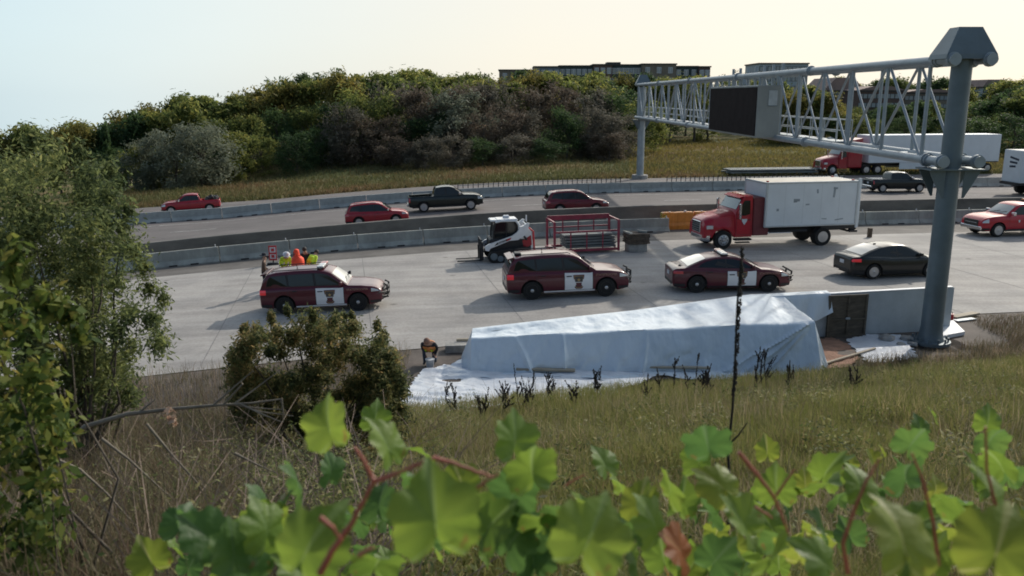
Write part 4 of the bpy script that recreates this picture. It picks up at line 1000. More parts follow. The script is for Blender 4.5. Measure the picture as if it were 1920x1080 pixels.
r, c = pickup('greenish black crew cab pickup driving to the right between two red crossovers', 'green_black', 5.8); place(r, 0, 0, -R(3), X=-4.95, v=18.8).scale = (.95,)*3
r, c = pickup('red pickup with amber light bar and white bed cover parked at the right edge', 'red_paint', 5.9)
mb = MB(); mb.box((-.75, 0, 1.93), (.28, 1.1, .07), bev=.02, m=M['black_plastic']); lb = mb.build('light_bar', M['black_plastic'], r); mb = MB(); mb.box((-.75, -.32, 1.99), (.24, .44, .09), bev=.03); mb.box((-.75, .32, 1.99), (.24, .44, .09), bev=.03); mb.build('lens', M['amber'], lb)
mb = MB(); mb.box((-1.95, 0, 1.24), (1.8, 1.6, .06), bev=.02); mb.build('bed_cover', M['white_paint'], r)
for sd in (-1, 1):
    mb = MB(); q = [(.55, .98), (.67, .98), (.65, .86), (.61, .82), (.57, .86)]; mb.add([(x, sd*(c.hw(x, z)+.012), z) for x, z in q], [(0, 1, 2, 3, 4)]); mb.build('door_emblem', M['plate'], r)
place(r, 0, 0, math.pi+R(2), X=29.9, v=-.2)
r, c = pickup('red pickup with dark load in its bed driving left beyond the far barrier', 'cherry', 5.6)
mb = MB(); 
for i in range(6): mb.box((random.uniform(-2.4, -1.4), random.uniform(-.6, .6), 1.18+random.uniform(0, .2)), (.5, .45, .4), rot=(random.random(), random.random(), random.random()), bev=.05)
mb.build('bed_load', M['black_plastic'], r); place(r, 0, 0, math.pi+R(2), X=-26.6, v=30.9).scale = (.82,)*3
r, c = pickup('black pickup driving beside the far barrier behind the gantry post', 'black_paint', 5.5)
mb = MB(); mb.box((-1.8, 0, 1.23), (1.7, 1.7, .05), bev=.02); mb.build('bed_cover', M['darkgrey_paint'], r); place(r, 0, 0, -R(2), X=33.0, v=22.3).scale = (.9,)*3

# ---------------------------------------------------------------- trucks
def truck_wheel(parent, x, y, r_, w, sd, dual=False):
    o = bpy.data.objects.new('wheel', None); col.objects.link(o); o.parent = parent; o.location = (x, y, r_); o.rotation_euler = (0, 0, 0 if sd > 0 else math.pi)
    mb = MB(); mb.lathe([(r_*.58, -w/2), (r_*.95, -w/2), (r_, -w/2+.05), (r_, w/2-.05), (r_*.95, w/2), (r_*.58, w/2-.02)], 28, 'y'); mb.build('tyre', M['rubber'], o, 40)
    mb = MB()
    if dual: mb.lathe([(r_*.60, w/2+.0), (r_*.55, w/2-.02), (r_*.50, w/2-.14), (r_*.2, w/2-.15), (r_*.2, w/2+.02), (0, w/2+.03)], 22, 'y')
    else: mb.lathe([(r_*.60, w/2-.01), (r_*.57, w/2+.015), (r_*.48, w/2+.02), (r_*.34, w/2+.05), (r_*.32, w/2+.05), (r_*.2, w/2+.02), (r_*.18, w/2+.09), (0, w/2+.10)], 22, 'y')
    for k in range(8): q = k*math.pi/4; mb.box((r_*.40*math.cos(q), w/2+(.035 if not dual else -.13), r_*.40*math.sin(q)), (.05, .03, .05), m=M['black_plastic'])
    mb.build('rim', M['alloy'], o, 40)
def cab(r, paint, sleeper=0, x0=0, sc=1.0):
    """conventional truck cab; x0 = back of the day cab, nose to +x"""
    m = M[paint]; W = 1.12
    hood = [(.95, 1.02, 2.0), (1.3, 1.0, 1.93), (1.9, .97, 1.80), (2.4, .93, 1.66), (2.62, .90, 1.52), (2.68, .86, 1.30)]
    mb = MB(); P = []
    for x, w, zt in hood:
        zb = .62; wx = 1.62
        ar = .60; d = abs(x-wx); zb = max(zb, .52+math.sqrt(max(0, ar*ar-d*d))) if d < ar else zb
        P.append([(x0+x, w*1.06, zb), (x0+x, w*1.08, zb+.2), (x0+x, w*1.03, 1.25), (x0+x, w*.97, zt-.16), (x0+x, w*.80, zt-.03), (x0+x, w*.4, zt), (x0+x, -w*.4, zt), (x0+x, -w*.80, zt-.03), (x0+x, -w*.97, zt-.16), (x0+x, -w*1.03, 1.25), (x0+x, -w*1.08, zb+.2), (x0+x, -w*1.06, zb)])
    # finer stations over the wheel arch
    xs = sorted(set([h[0] for h in hood])|set(1.62+.6*math.sin(q) for q in np.linspace(-1.2, 1.5, 13))); P = []
    for x in xs:
        if x > 2.68: continue
        w = float(np.interp(x, [h[0] for h in hood], [h[1] for h in hood])); zt = float(np.interp(x, [h[0] for h in hood], [h[2] for h in hood])); d = abs(x-1.62); zb = .62 if d >= .6 else max(.62, .50+math.sqrt(.36-d*d))
        P.append([(x0+x, s_*w*k, z) for s_, k, z in ((1, 1.06, zb), (1, 1.08, min(zb+.15, 1.2)), (1, 1.03, 1.28), (1, .97, zt-.16), (1, .80, zt-.03), (1, .4, zt), (-1, .4, zt), (-1, .80, zt-.03), (-1, .97, zt-.16), (-1, 1.03, 1.28), (-1, 1.08, min(zb+.15, 1.2)), (-1, 1.06, zb))])
    mb.grid(P); mb.add(P[-1], [tuple(range(12))]); mb.build('hood', m, r, 40)
    # cab shell
    prof = [(-.02, .62), (.98, .62), (.99, 1.25), (1.0, 1.95), (.93, 2.05), (.55, 2.70), (.40, 2.80), (.0, 2.84), (-.02, 2.78)]
    mb = MB(); k = len(prof)
    def wz(z, e): return (W*(1 if z < 2 else 1-.08*(z-2)/.8))-e
    rows = [[(x0+p[0], -wz(p[1], .05), p[1]) for p in prof]]
    ins = [(max(.0, p[0]-.0), p[1]) for p in prof]
    rows = []
    for e, sh in ((.0, .06), (.0, .0)):
        pass
    c0 = Vector((.48, 1.7))
    for y, sh in ((-1, .05), (-.95, 0), (.95, 0), (1, .05)):
        rows.append([(x0+p[0]+(c0.x-p[0])*sh, (wz(p[1], 0))*y, p[1]+(c0.y-p[1])*sh*.6) for p in prof])
    mb.grid(rows, close=True); mb.add(rows[0], [tuple(range(k))]); mb.add(rows[-1], [tuple(range(k))]); mb.build('cab_shell', m, r, 35)
    # glass
    mb = MB(); P = []
    for t in np.linspace(.08, .92, 5):
        x = .93+(.55-.93)*t; z = 2.05+.65*t; P.append([(x0+x+.025+.02*(1-q*q), wz(z, 0)*.88*q, z+.012) for q in np.linspace(-1, 1, 7)])
    mb.grid(P); mb.build('windscreen', M['windscreen'], r, 60)
    mb = MB(); mb.box((x0+.60, 0, 2.74), (.28, 1.9, .05), rot=(0, .35, 0), bev=.02); mb.build('sun_visor', m, r)
    for sd in (-1, 1):
        mb = MB(); q = [(.16, 1.86), (.16, 2.58), (.50, 2.58), (.80, 2.06), (.80, 1.80), (.45, 1.78)]; mb.add([(x0+x, sd*(wz(z, 0)+.012), z) for x, z in q], [tuple(range(6))]); mb.build('side_window', M['glass'], r)
        mb = MB()
        for x in (.08, .92): mb.box((x0+x, sd*(W+.004), 1.4), (.014, .008, 1.3))
        mb.box((x0+.5, sd*(W+.004), .76), (.84, .008, .014)); mb.build('door_seam', M['black_plastic'], r)
        mb = MB(); mb.box((x0+.2, sd*(W+.02), 1.55), (.16, .03, .05), bev=.01); mb.build('door_handle', M['black_plastic'], r)
        mb = MB(); mb.box((x0+2.36, sd*.985, 1.18), (.36, .10, .20), rot=(0, 0, -sd*.12), bev=.03); mb.build('headlight', M['clear_lamp'], r)
        mb = MB(); mb.box((x0+.86, sd*(W+.26), 2.14), (.10, .20, .62), bev=.03, m=M['chrome']); mb.box((x0+.86, sd*(W+.26), 1.72), (.10, .20, .20), bev=.03, m=M['chrome']); mb.tube([(x0+.86, sd*W, 2.46), (x0+.86, sd*(W+.26), 2.46)], .02, 6, M['black_plastic']); mb.tube([(x0+.86, sd*W, 1.66), (x0+.86, sd*(W+.26), 1.62)], .02, 6, M['black_plastic']); mb.build('mirror', M['chrome'], r)
        mb = MB(); mb.box((x0+.5, sd*(W-.08), .50), (.95, .34, .10), bev=.02); mb.box((x0+.5, sd*(W-.05), .34), (.8, .22, .06), bev=.01); mb.build('step', M['black_plastic'], r)
        truck_wheel(r, x0+1.62, sd*1.0, .50, .30, sd)
    mb = MB()
    mb.box((x0+2.69, 0, 1.15), (.06, 1.05, .62), bev=.03); mb.build('grille', M['chrome'], r)
    mb = MB()
    for k in range(5): mb.box((x0+2.725, 0, .92+k*.115), (.02, .95, .06))
    mb.build('grille_bar', M['black_plastic'], r)
    mb = MB(); P = [[(x0+x, y, z) for x, z in ((2.70-.28*abs(y)**3, .42), (2.78-.28*abs(y)**3, .46), (2.80-.28*abs(y)**3, .60), (2.78-.28*abs(y)**3, .74), (2.66-.28*abs(y)**3, .76))] for y in np.linspace(-1.12, 1.12, 15)]; mb.grid(P); mb.build('bumper', M['chrome'] if sc == 1 else m, r, 60)
    mb = MB()
    for y in (-.6, -.3, 0, .3, .6): mb.box((x0+.38, y, 2.835), (.10, .09, .05), bev=.015)
    mb.build('marker_light', M['amber'], r)
def box_truck():
    r = empty('box_truck', 'box truck with red cab and scuffed white cargo box', 'truck')
    cab(r, 'red_paint', x0=1.75)
    # narrow red filler behind the cab
    mb = MB(); mb.box((1.22, 0, 1.70), (.95, 2.14, 2.05), bev=.05); mb.build('crew_module', M['maroon_red'], r)
    mb = MB()
    for sd in (-1, 1): mb.box((-1.1, sd*.42, .86), (7.6, .10, .24))
    mb.build('chassis', M['black_plastic'], r)
    mb = MB(); mb.box((-1.62, 0, 2.32), (5.4, 2.44, 2.35), bev=.02); mb.build('cargo_box', M['flap'], r)
    mb = MB()
    for x in (-4.30, 1.06):
        for sd in (-1, 1): mb.box((x, sd*1.20, 2.32), (.12, .10, 2.40), bev=.02)
    for sd in (-1, 1): mb.box((-1.62, sd*1.20, 3.48), (5.46, .10, .10), bev=.02); mb.box((-1.62, sd*1.20, 1.16), (5.46, .10, .10), bev=.02)
    mb.box((1.07, 0, 3.48), (.10, 2.44, .10), bev=.02); mb.box((-4.31, 0, 3.48), (.10, 2.44, .10), bev=.02); mb.build('corner_rail', M['chrome_dull'], r)
    mb = MB(); mb.box((-1.62, 0, 3.515), (5.3, 2.3, .02)); mb.build('roof_panel', M['cream_roof'], r)
    mb = MB(); 
    for x, y in ((.9, .9), (-4.1, 1.0), (-4.1, -1.0)): mb.box((x, y, 3.56), (.14, .12, .07), bev=.02)
    mb.build('marker_light', M['red_lamp'], r)
    for sd in (-1, 1):
        mb = MB()
        for k in range(1, 5): mb.box((-4.3+k*1.07, sd*1.2205, 2.32), (.014, .004, 2.1))
        mb.build('panel_seam', M['chrome_dull'], r)
    # scuffs and patches on the cargo side
    for sd in (1, -1):
        mb = MB()
        for x, z, w, h_ in ((.38, 2.05, .14, .14), (-.70, 2.55, .36, .14), (-.62, 2.48, .2, .10), (-1.9, 3.0, .10, .22), (-2.9, 2.9, .12, .5), (-2.96, 3.15, .25, .10), (-1.35, 2.3, .22, .08), (-2.4, 1.5, .3, .05), (-3.3, 1.45, .5, .06)):
            mb.box((x, sd*1.224, z), (w, .008, h_), rot=(0, .12*math.sin(x*9), 0))
        mb.build('scuff_patch', M['galv'], r)
    # rear: lift gate standing up behind, lamps
    mb = MB(); mb.box((-4.52, 0, 2.35), (.08, 2.3, 2.3), bev=.015)
    for sd in (-1, 1): mb.box((-4.42, sd*1.17, 2.3), (.16, .10, 2.7), bev=.02)
    mb.build('lift_gate', M['flap'], r)
    mb = MB(); mb.box((-4.3, 0, .75), (.5, 2.3, .12), bev=.02); mb.box((-4.35, .9, .95), (.3, .2, .45)); mb.box((-4.35, -.9, .95), (.3, .2, .45)); mb.build('rear_step', M['black_plastic'], r)
    for sd in (-1, 1): mb = MB(); mb.box((-4.46, sd*1.0, 1.9), (.10, .26, .5), bev=.02); mb.build('rear_decal', M['denim'], r)
    for sd in (-1, 1): truck_wheel(r, -2.45, sd*.93, .50, .52, sd, True)
    mb = MB()
    for sd in (-1, 1): mb.box((-3.25, sd*.98, 1.02), (1.9, .35, .22), bev=.02); mb.tube([(-1.55, sd*1.0, .85), (.7, sd*1.0, .85)], .07, 8)
    mb.build('side_box', M['black_plastic'], r)
    mb = MB(); mb.box((0.2, 1.02, .80), (1.6, .06, .07)); mb.box((0.2, -1.02, .80), (1.6, .06, .07)); mb.build('side_rail', M['plate'], r)
    for sd in (-1, 1):
        mb = MB(); q = [(-.16, .12), (.16, .12), (.14, .0), (0, -.20), (-.14, 0)]; mb.add([(2.22+a, sd*1.127, 1.48+b) for a, b in q], [(0, 1, 2, 3, 4)]); mb.build('door_emblem', M['plate'], r)
    return r
M['maroon_red'] = mat('dull_red_panel', (.16, .03, .035), .55, 0, 0, .15)
M['chrome_dull'] = mat('aluminium_rail', (.50, .53, .54), .5, .3, 0, .08)
M['cream_roof'] = mat('translucent_roof', (.50, .46, .40), .7, 0, 0, .15)
place(box_truck(), 0, 0, math.pi+R(2), X=14.35, v=-1.3)
def semi():
    r = empty('semi_truck', 'red cab semi truck pulling a long white trailer beyond the far barrier', 'truck')
    cab(r, 'cherry', x0=6.6)
    mb = MB(); mb.box((5.75, 0, 2.05), (1.7, 2.25, 2.75), bev=.12); mb.build('sleeper', M['cherry'], r)
    mb = MB(); mb.add([(5.0, -1.05, 3.4), (5.0, 1.05, 3.4), (7.1, 1.0, 2.86), (7.1, -1.0, 2.86), (5.0, -1.05, 3.75), (5.0, 1.05, 3.75), (6.3, .9, 3.5), (6.3, -.9, 3.5)], [(0, 1, 2, 3), (4, 5, 6, 7), (0, 1, 5, 4), (1, 2, 6, 5), (2, 3, 7, 6), (3, 0, 4, 7)]); mb.build('roof_fairing', M['cherry'], r)
    mb = MB(); mb.box((-3.4, 0, 2.62), (15.4, 2.55, 2.85), bev=.03); mb.build('trailer', M['flap'], r)
    mb = MB(); mb.box((-3.4, 0, 1.15), (15.3, 2.4, .10)); mb.box((-1, 0, .95), (15, .9, .25)); mb.build('chassis', M['black_plastic'], r)
    for x in (4.4, 3.1, -8.6, -9.9):
        for sd in (-1, 1): truck_wheel(r, x, sd*.95, .50, .52, sd, True)
    for sd in (-1, 1): mb = MB(); mb.box((-2.6, sd*1.2, .85), (6.5, .04, .7), bev=.01); mb.build('side_skirt', M['flap'], r)
    return r
place(semi(), 0, 0, math.pi+R(4), X=41.2, v=39.2)
def delivery():
    r = empty('delivery_truck', 'white high-sided truck with dark printed panel at the right edge', 'truck')
    mb = MB(); mb.box((0, 0, 2.35), (8.0, 2.45, 2.6), bev=.03); mb.build('cargo_box', M['flap'], r)
    mb = MB(); mb.box((0, 0, 3.665), (7.9, 2.35, .02)); mb.build('roof_panel', M['white_paint'], r)
    mb = MB(); mb.box((0, 0, .95), (8.4, 2.2, .22)); mb.box((4.6, 0, 1.5), (.8, 2.1, 1.6), bev=.1); mb.build('chassis', M['black_plastic'], r)
    cab(r, 'red_paint', x0=4.3)
    for x in (-2.4, -1.2):
        for sd in (-1, 1): truck_wheel(r, x, sd*.93, .50, .50, sd, True)
    mb = MB()
    for sd in (1, -1):
        for k in range(3):
            z = 3.05-k*.42; q = [(-3.3, z+.12), (-2.7, z+.2), (-1.9, z+.16), (-1.9, z-.02), (-2.5, z+.0), (-3.2, z-.12)]
            mb.add([(x, sd*1.235, zz) for x, zz in q], [tuple(range(6))])
    mb.build('printed_panel', M['denim'], r)
    mb = MB()
    for sd in (1, -1): mb.box((2.4, sd*1.235, 2.3), (2.4, .012, 2.2))
    mb.build('red_panel', M['cherry'], r)
    mb = MB()
    for k in range(3): mb.box((-4.012, -.25+.08*k, 3.0-k*.33), (.012, 1.2-.2*k, .16), rot=(.15-.1*k, 0, 0)); 
    mb.build('rear_print', M['denim'], r)
    return r
place(delivery(), 0, 0, -R(4), X=45.4, v=18.6)

# ---------------------------------------------------------------- skid steer loader
def skid():
    r = empty('skid_steer', 'white and red tracked skid steer loader with pallet forks lowered', 'loader')
    mb = MB(); mb.box((-.15, 0, .78), (2.15, 1.25, .75), bev=.06); mb.build('chassis', M['black_plastic'], r)
    for sd in (-1, 1):      # tracks
        pts = []; 
        for q in np.linspace(math.pi/2, 3*math.pi/2, 8): pts.append((-.78+.36*math.cos(q), .37+.36*math.sin(q)))
        for q in np.linspace(-math.pi/2, math.pi/2, 8): pts.append((.78+.28*math.cos(q), .29+.28*math.sin(q)))
        mb = MB(); mb.prism(pts, sd*.66, sd*1.0); mb.build('track', M['rubber'], r, 40)
        mb = MB()
        for x, rr in ((-.78, .22), (-.3, .15), (.1, .15), (.45, .15), (.78, .18)): mb.lathe([(rr, .98), (rr, 1.015), (rr*.4, 1.02)], 14, 'y', (x, 0, .34 if abs(x) > .7 else .22)) if sd > 0 else mb.lathe([(rr, -.98), (rr, -1.015), (rr*.4, -1.02)], 14, 'y', (x, 0, .34 if abs(x) > .7 else .22))
        mb.build('track_wheel', M['galv_dark'], r, 40)
    # cab
    W = .48; prof = [(-.62, 1.05), (.72, 1.05), (.70, 1.5), (.60, 1.98), (.30, 2.02), (-.45, 2.0), (-.58, 1.85)]
    mb = MB(); mb.prism(prof, -W+.01, W-.01); mb.build('cab_glass', M['glass'], r)
    mb = MB()
    for sd in (-1, 1):
        y = sd*W
        mb.tube([(.72, y, 1.0), (.70, y, 1.5), (.60, y, 1.98)], .045, 8, M['black_plastic']); mb.tube([(.60, y, 1.98), (.3, y, 2.03), (-.45, y, 2.01)], .05, 8, M['white_paint']); mb.tube([(-.45, y, 2.01), (-.60, y, 1.82), (-.66, y, 1.1)], .06, 8, M['white_paint'])
        mb.tube([(.05, y, 1.05), (.05, y, 2.0)], .025, 6, M['black_plastic'])
    mb.tube([(.60, -W, 1.98), (.60, W, 1.98)], .045, 8, M['black_plastic']); mb.build('cab_frame', M['white_paint'], r, 40)
    mb = MB(); mb.box((-.02, 0, 2.07), (1.05, .98, .08), bev=.03); mb.box((.66, 0, 2.05), (.36, .92, .10), bev=.04); mb.build('roof', M['white_paint'], r)
    mb = MB(); mb.box((-.05, -.1, 2.16), (.30, .34, .14), bev=.03); mb.build('roof_light', M['plate'], r)
    # rear engine door and red bumper strip
    mb = MB(); mb.prism([(-1.28, .42), (-1.20, 1.48), (-1.02, 1.62), (-.66, 1.62), (-.66, .5)], -.62, .62); mb.build('engine_cover', M['white_paint'], r, 30)
    mb = MB()
    for sd in (-1, 1): mb.tube([(-1.34, sd*.60, .38), (-1.30, sd*.60, 1.45), (-1.12, sd*.60, 1.62)], .05, 6)
    mb.box((-1.33, 0, .5), (.06, 1.2, .2), bev=.02); mb.build('rear_guard', M['red_paint'], r, 40)
    for sd in (-1, 1):
        mb = MB(); q = [(-1.22, .78), (-.80, .60), (-.74, 1.02), (-1.18, 1.28)]; mb.add([(x, sd*.628, z) for x, z in q], [(0, 1, 2, 3)]); mb.build('side_decal', M['cherry'], r)
    # lift arms
    for sd in (-1, 1):
        y0, y1 = sd*.64, sd*.76
        arm = [(1.16, .62), (1.20, .80), (1.02, .92), (-.20, 1.30), (-.45, 1.46), (-.62, 1.72), (-.80, 1.78), (-.98, 1.92), (-1.10, 1.90), (-1.02, 1.60), (-.86, 1.30), (-.5, 1.08), (-.05, 1.06), (.9, .72), (1.0, .58)]
        mb = MB(); mb.prism(arm, min(y0, y1), max(y0, y1)); a = mb.build('lift_arm', M['white_paint'], r)
        mb = MB(); q = [(.72, .835), (-.02, 1.075), (-.08, 1.20), (.56, 1.005)]; mb.add([(x, sd*.763, z) for x, z in q], [(0, 1, 2, 3)]); mb.build('decal_band', M['black_paint'], a)
        mb = MB(); q = [(.10, 1.045), (-.10, 1.11), (-.16, 1.225), (.04, 1.16)]; mb.add([(x, sd*.766, z) for x, z in q], [(0, 1, 2, 3)]); mb.build('decal_tip', M['red_paint'], a)
        rx = Matrix.Rotation(math.pi/2, 4, 'X')
        mw = Matrix.Translation((.33, sd*.768, 1.02)) @ Matrix.Rotation(0.31, 4, 'Y') @ (rx if sd < 0 else Matrix.Rotation(math.pi, 4, 'Z') @ rx)
        if sd > 0: mw = Matrix.Translation((.33, sd*.768, 1.02)) @ Matrix.Rotation(.31, 4, 'Y') @ Matrix.Rotation(math.pi, 4, 'Z') @ rx
        text_mesh('lettering', 'Bobcat', .15, M['plate'], a, mw)
        mb = MB(); mb.tube([(-.95, sd*.70, 1.05), (-.60, sd*.70, 1.55)], .05, 8, M['black_plastic']); mb.tube([(.55, sd*.60, .6), (1.02, sd*.60, .72)], .04, 8, M['black_plastic']); mb.build('hydraulic_ram', M['black_plastic'], r)
    mb = MB(); mb.tube([(-.98, -.7, 1.78), (-.98, .7, 1.78)], .05, 8); mb.box((-1.12, -.3, 2.0), (.06, .06, .32)); mb.build('cross_tube', M['white_paint'], r)
    # fork carriage
    mb = MB(); mb.box((1.30, 0, .55), (.10, 1.2, .9), bev=.02)
    for y in (-.55, -.28, 0, .28, .55): mb.box((1.34, y, .62), (.06, .06, 1.05), bev=.01)
    mb.box((1.34, 0, 1.12), (.07, 1.25, .08), bev=.01); mb.build('fork_carriage', M['black_plastic'], r)
    for sd in (-1, 1):
        mb = MB(); mb.box((1.95, sd*.36, .075), (1.22, .11, .05), bev=.012); mb.box((1.40, sd*.36, .4), (.05, .11, .7), bev=.01); mb.build('fork', M['black_plastic'], r)
    return r
r = skid(); place(r, 0, 0, math.pi+R(-2), X=-.28, v=-2.4)
# ---------------------------------------------------------------- red steel cage trailer
def cage():
    r = empty('steel_cage', 'red steel frame rack holding grey form panels', 'rack', (0, 0, 0))
    L_, W, H = 3.45, 1.7, 1.62
    mb = MB()
    def bar(a, b, t=.045): mb.tube([a, b], t, 4)
    for x in (-L_/2, L_/2):
        for y in (-W/2, W/2): mb.box((x, y, H/2+.1), (.11, .11, H))
        for z in (.2, H+.08): mb.box((x, 0, z), (.08, W, .08))
    for y in (-W/2, W/2):
        mb.box((0, y, .2), (L_, .09, .12)); mb.box((0, y, H+.08 if y > 0 else 1.18), (L_, .07, .09 if y < 0 else .26))
        for k in range(1, 4): mb.box((-L_/2+k*L_/4, y, .65 if y < 0 else .95), (.06, .06, .95 if y < 0 else 1.4))
    mb.box((0, W/2, 1.20), (L_, .06, .07)); mb.build('frame', M['red_steel'], r)
    mb = MB()
    for k in range(5): mb.box((.25+random.uniform(-.1, .1), .05, .33+k*.15), (2.7, 1.35-.02*k, .11), rot=(0, 0, random.uniform(-.01, .01)), bev=.012)
    mb.build('form_panel', M['lumber_grey'], r)
    mb = MB(); mb.box((-L_/2-.55, 0, .24), (1.1, .10, .09), m=M['plate']); mb.box((-L_/2-.1, 0, .3), (.3, .5, .12)); mb.build('drawbar', M['red_steel'], r)
    return r
place(cage(), 0, 0, 0, X=3.75, v=-1.35)
# ---------------------------------------------------------------- people
def person(label, loc, rz, J, cols, hair=None, group=None, extra=None):
    """J: joint name -> (x, y, z) facing +x; cols: zone -> material"""
    R_ = {'pelvis': .135, 'waist': .125, 'chest': .15, 'neck': .055, 'head': .088, 'crown': .072, 'chin': .062, 'nose': .02,
          'hip': .095, 'knee': .062, 'ankle': .045, 'heel': .042, 'toe': .035, 'shoulder': .075, 'elbow': .046, 'wrist': .033, 'palm': .036}
    chain = [('pelvis', 'waist'), ('waist', 'chest'), ('chest', 'neck'), ('neck', 'head'), ('head', 'crown'), ('head', 'chin'), ('chin', 'nose')]
    for s in 'LR':
        chain += [('pelvis', 'hip'+s), ('hip'+s, 'knee'+s), ('knee'+s, 'ankle'+s), ('ankle'+s, 'toe'+s), ('chest', 'shoulder'+s), ('shoulder'+s, 'elbow'+s), ('elbow'+s, 'wrist'+s), ('wrist'+s, 'palm'+s)]
    V = {k: Vector(p) for k, p in J.items()}
    hd = (V['crown']-V['neck']).normalized(); fw = V['nose']-V['head']
    V['chin'] = V['head']+fw*.55-hd*.06
    for s in 'LR':
        d = (V['wrist'+s]-V['elbow'+s]).normalized(); V['palm'+s] = V['wrist'+s]+d*.075
        a = d.cross(Vector((0, 1, 0)) if abs(d.y) < .8 else Vector((1, 0, 0))).normalized(); b = d.cross(a)
        for k, (o, ln) in enumerate(((-.033, .065), (-.011, .078), (.011, .072), (.033, .055))):
            n1, n2 = 'f%s%da' % (s, k), 'f%s%db' % (s, k); V[n1] = V['palm'+s]+b*o*1.1+d*(.03+ln*.4)+a*.008; V[n2] = V['palm'+s]+b*o*1.2+d*(.03+ln)+a*.03
            chain += [('palm'+s, n1), (n1, n2)]
        V['t%sa' % s] = V['wrist'+s]+d*.05-b*.05+a*.02; V['t%sb' % s] = V['wrist'+s]+d*.085-b*.06+a*.045
        chain += [('wrist'+s, 't%sa' % s), ('t%sa' % s, 't%sb' % s)]
    names = list(V); me = bpy.data.meshes.new('person'); me.from_pydata([V[n] for n in names], [(names.index(a), names.index(b)) for a, b in chain], [])
    t = bpy.data.objects.new('tmp', me); col.objects.link(t)
    md = t.modifiers.new('skin', 'SKIN'); md.use_smooth_shade = True; sk = me.skin_vertices[0].data
    for i, n in enumerate(names):
        k = n.rstrip('LR') if n[:-1] in R_ else n
        r_ = R_.get(k, .0105 if n[0] in 'ft' else .05); sk[i].radius = (r_, r_); sk[i].use_root = n == 'pelvis'
    ss = t.modifiers.new('sub', 'SUBSURF'); ss.levels = ss.render_levels = 1
    dg = bpy.context.evaluated_depsgraph_get(); m2 = bpy.data.meshes.new_from_object(t.evaluated_get(dg)); bpy.data.objects.remove(t)
    zones = ['skin', 'top', 'legs', 'shoes']; m2.materials.clear()
    for z in zones: m2.materials.append(M[cols[z]])
    def zone(a, b):
        n = b if b else a
        if n[0] in 'ft' and n[1] in 'LR' or n.startswith(('palm', 'head', 'crown', 'chin', 'nose')): return 0
        if n.startswith(('hip', 'knee', 'pelvis', 'ankle')): return 2
        if n.startswith('toe'): return 3
        return 1
    segs = [(V[a], V[b], zone(a, b), R_.get(b.rstrip('LR'), .02)) for a, b in chain]
    for p in m2.polygons:
        c = p.center; best = (9, 0)
        for a, b, z, rr in segs:
            ab = b-a; tt = max(0, min(1, (c-a).dot(ab)/max(1e-6, ab.length_squared))); d = (c-(a+ab*tt)).length-rr*.8
            if d < best[0]: best = (d, z)
        p.material_index = best[1]
    o = bpy.data.objects.new('person', m2); col.objects.link(o); o.location = loc; o.rotation_euler = (0, 0, rz); tag(o, label, 'person', group)
    if hair:
        kind, mm = hair; h = V['head']; mb = MB()
        q = hd.to_track_quat('Z', 'X').to_matrix()
        if kind == 'hat': prof = [(.102, .02), (.17, .025), (.17, .035), (.108, .05), (.10, .10), (.07, .145), (.02, .16)]
        elif kind == 'campaign': prof = [(.10, .05), (.19, .055), (.19, .065), (.10, .075), (.09, .15), (.05, .18), (.01, .175)]
        else: prof = [(.098, -.02), (.104, .03), (.095, .09), (.06, .125), (.01, .138)]
        mb.lathe(prof, 18); mb.v = [tuple(q @ Vector(p)+h+hd*.03-fw*.15) for p in mb.v]; mb.build({'hat': 'hard_hat', 'campaign': 'hat', 'hair': 'hair', 'hood': 'hood'}[kind], M[mm], o, 50)
    if extra: extra(o, V)
    return o
def vest(mat_, stripe='plate', sc=1.0):
    def f(o, V):
        mb = MB(); a, b = V['waist']*.75+V['pelvis']*.25, V['chest']*.8+V['neck']*.2; ax = (b-a).normalized(); side = (V['shoulderL']-V['shoulderR']).normalized(); fr = side.cross(ax)
        P = []
        for t, wx, wy in ((0, .20, .17), (.35, .205, .175), (.7, .225, .18), (.95, .20, .16), (1.08, .12, .10)):
            c = a+(b-a)*t; P.append([c+side*wx*math.cos(q)+fr*wy*math.sin(q) for q in np.linspace(0, 2*math.pi, 15)[:-1]])
        mb.grid(P, close=True); ob = mb.build('vest', M[mat_], o, 60)
        mb = MB(); P = []
        for t, wx, wy in ((.28, .209, .179), (.38, .211, .181)):
            c = a+(b-a)*t; P.append([c+side*wx*math.cos(q)+fr*wy*math.sin(q) for q in np.linspace(0, 2*math.pi, 15)[:-1]])
        mb.grid(P, close=True)
        for sg in (-1, 1):
            P = []
            for t, wx, wy in ((.4, .10, .178), (.7, .10, .185), (.95, .09, .165)):
                c = a+(b-a)*t; P.append([c+side*(sg*wx-.025)+fr*wy, c+side*(sg*wx+.025)+fr*wy])
            mb.grid(P)
        mb.build('reflective_tape', M[stripe], ob, 60)
    return f
def stand(lean=0, arms=0):
    J = dict(pelvis=(0, 0, .95), waist=(0, 0, 1.10), chest=(.01, 0, 1.34), neck=(.01, 0, 1.50), head=(.03, 0, 1.63), crown=(.01, 0, 1.73), nose=(.125, 0, 1.62))
    for s, k in (('L', 1), ('R', -1)):
        J['hip'+s] = (0, k*.10, .90); J['knee'+s] = (.03, k*.11, .50); J['ankle'+s] = (0, k*.12, .07); J['toe'+s] = (.16, k*.14, .04)
        J['shoulder'+s] = (0, k*.19, 1.42); J['elbow'+s] = (.05, k*.24, 1.14); J['wrist'+s] = (.24, k*.16, 1.02)
    return bend(J, lean)
def bend(J, a, piv=(0, 0, .95)):
    c, s = math.cos(a), math.sin(a); o = {}
    for n, p in J.items():
        if n[:-1] in ('hip', 'knee', 'ankle', 'toe') or n == 'pelvis': o[n] = p
        else: x, z = p[0]-piv[0], p[2]-piv[2]; o[n] = (piv[0]+x*c+z*s, p[1], piv[2]-x*s+z*c)
    return o
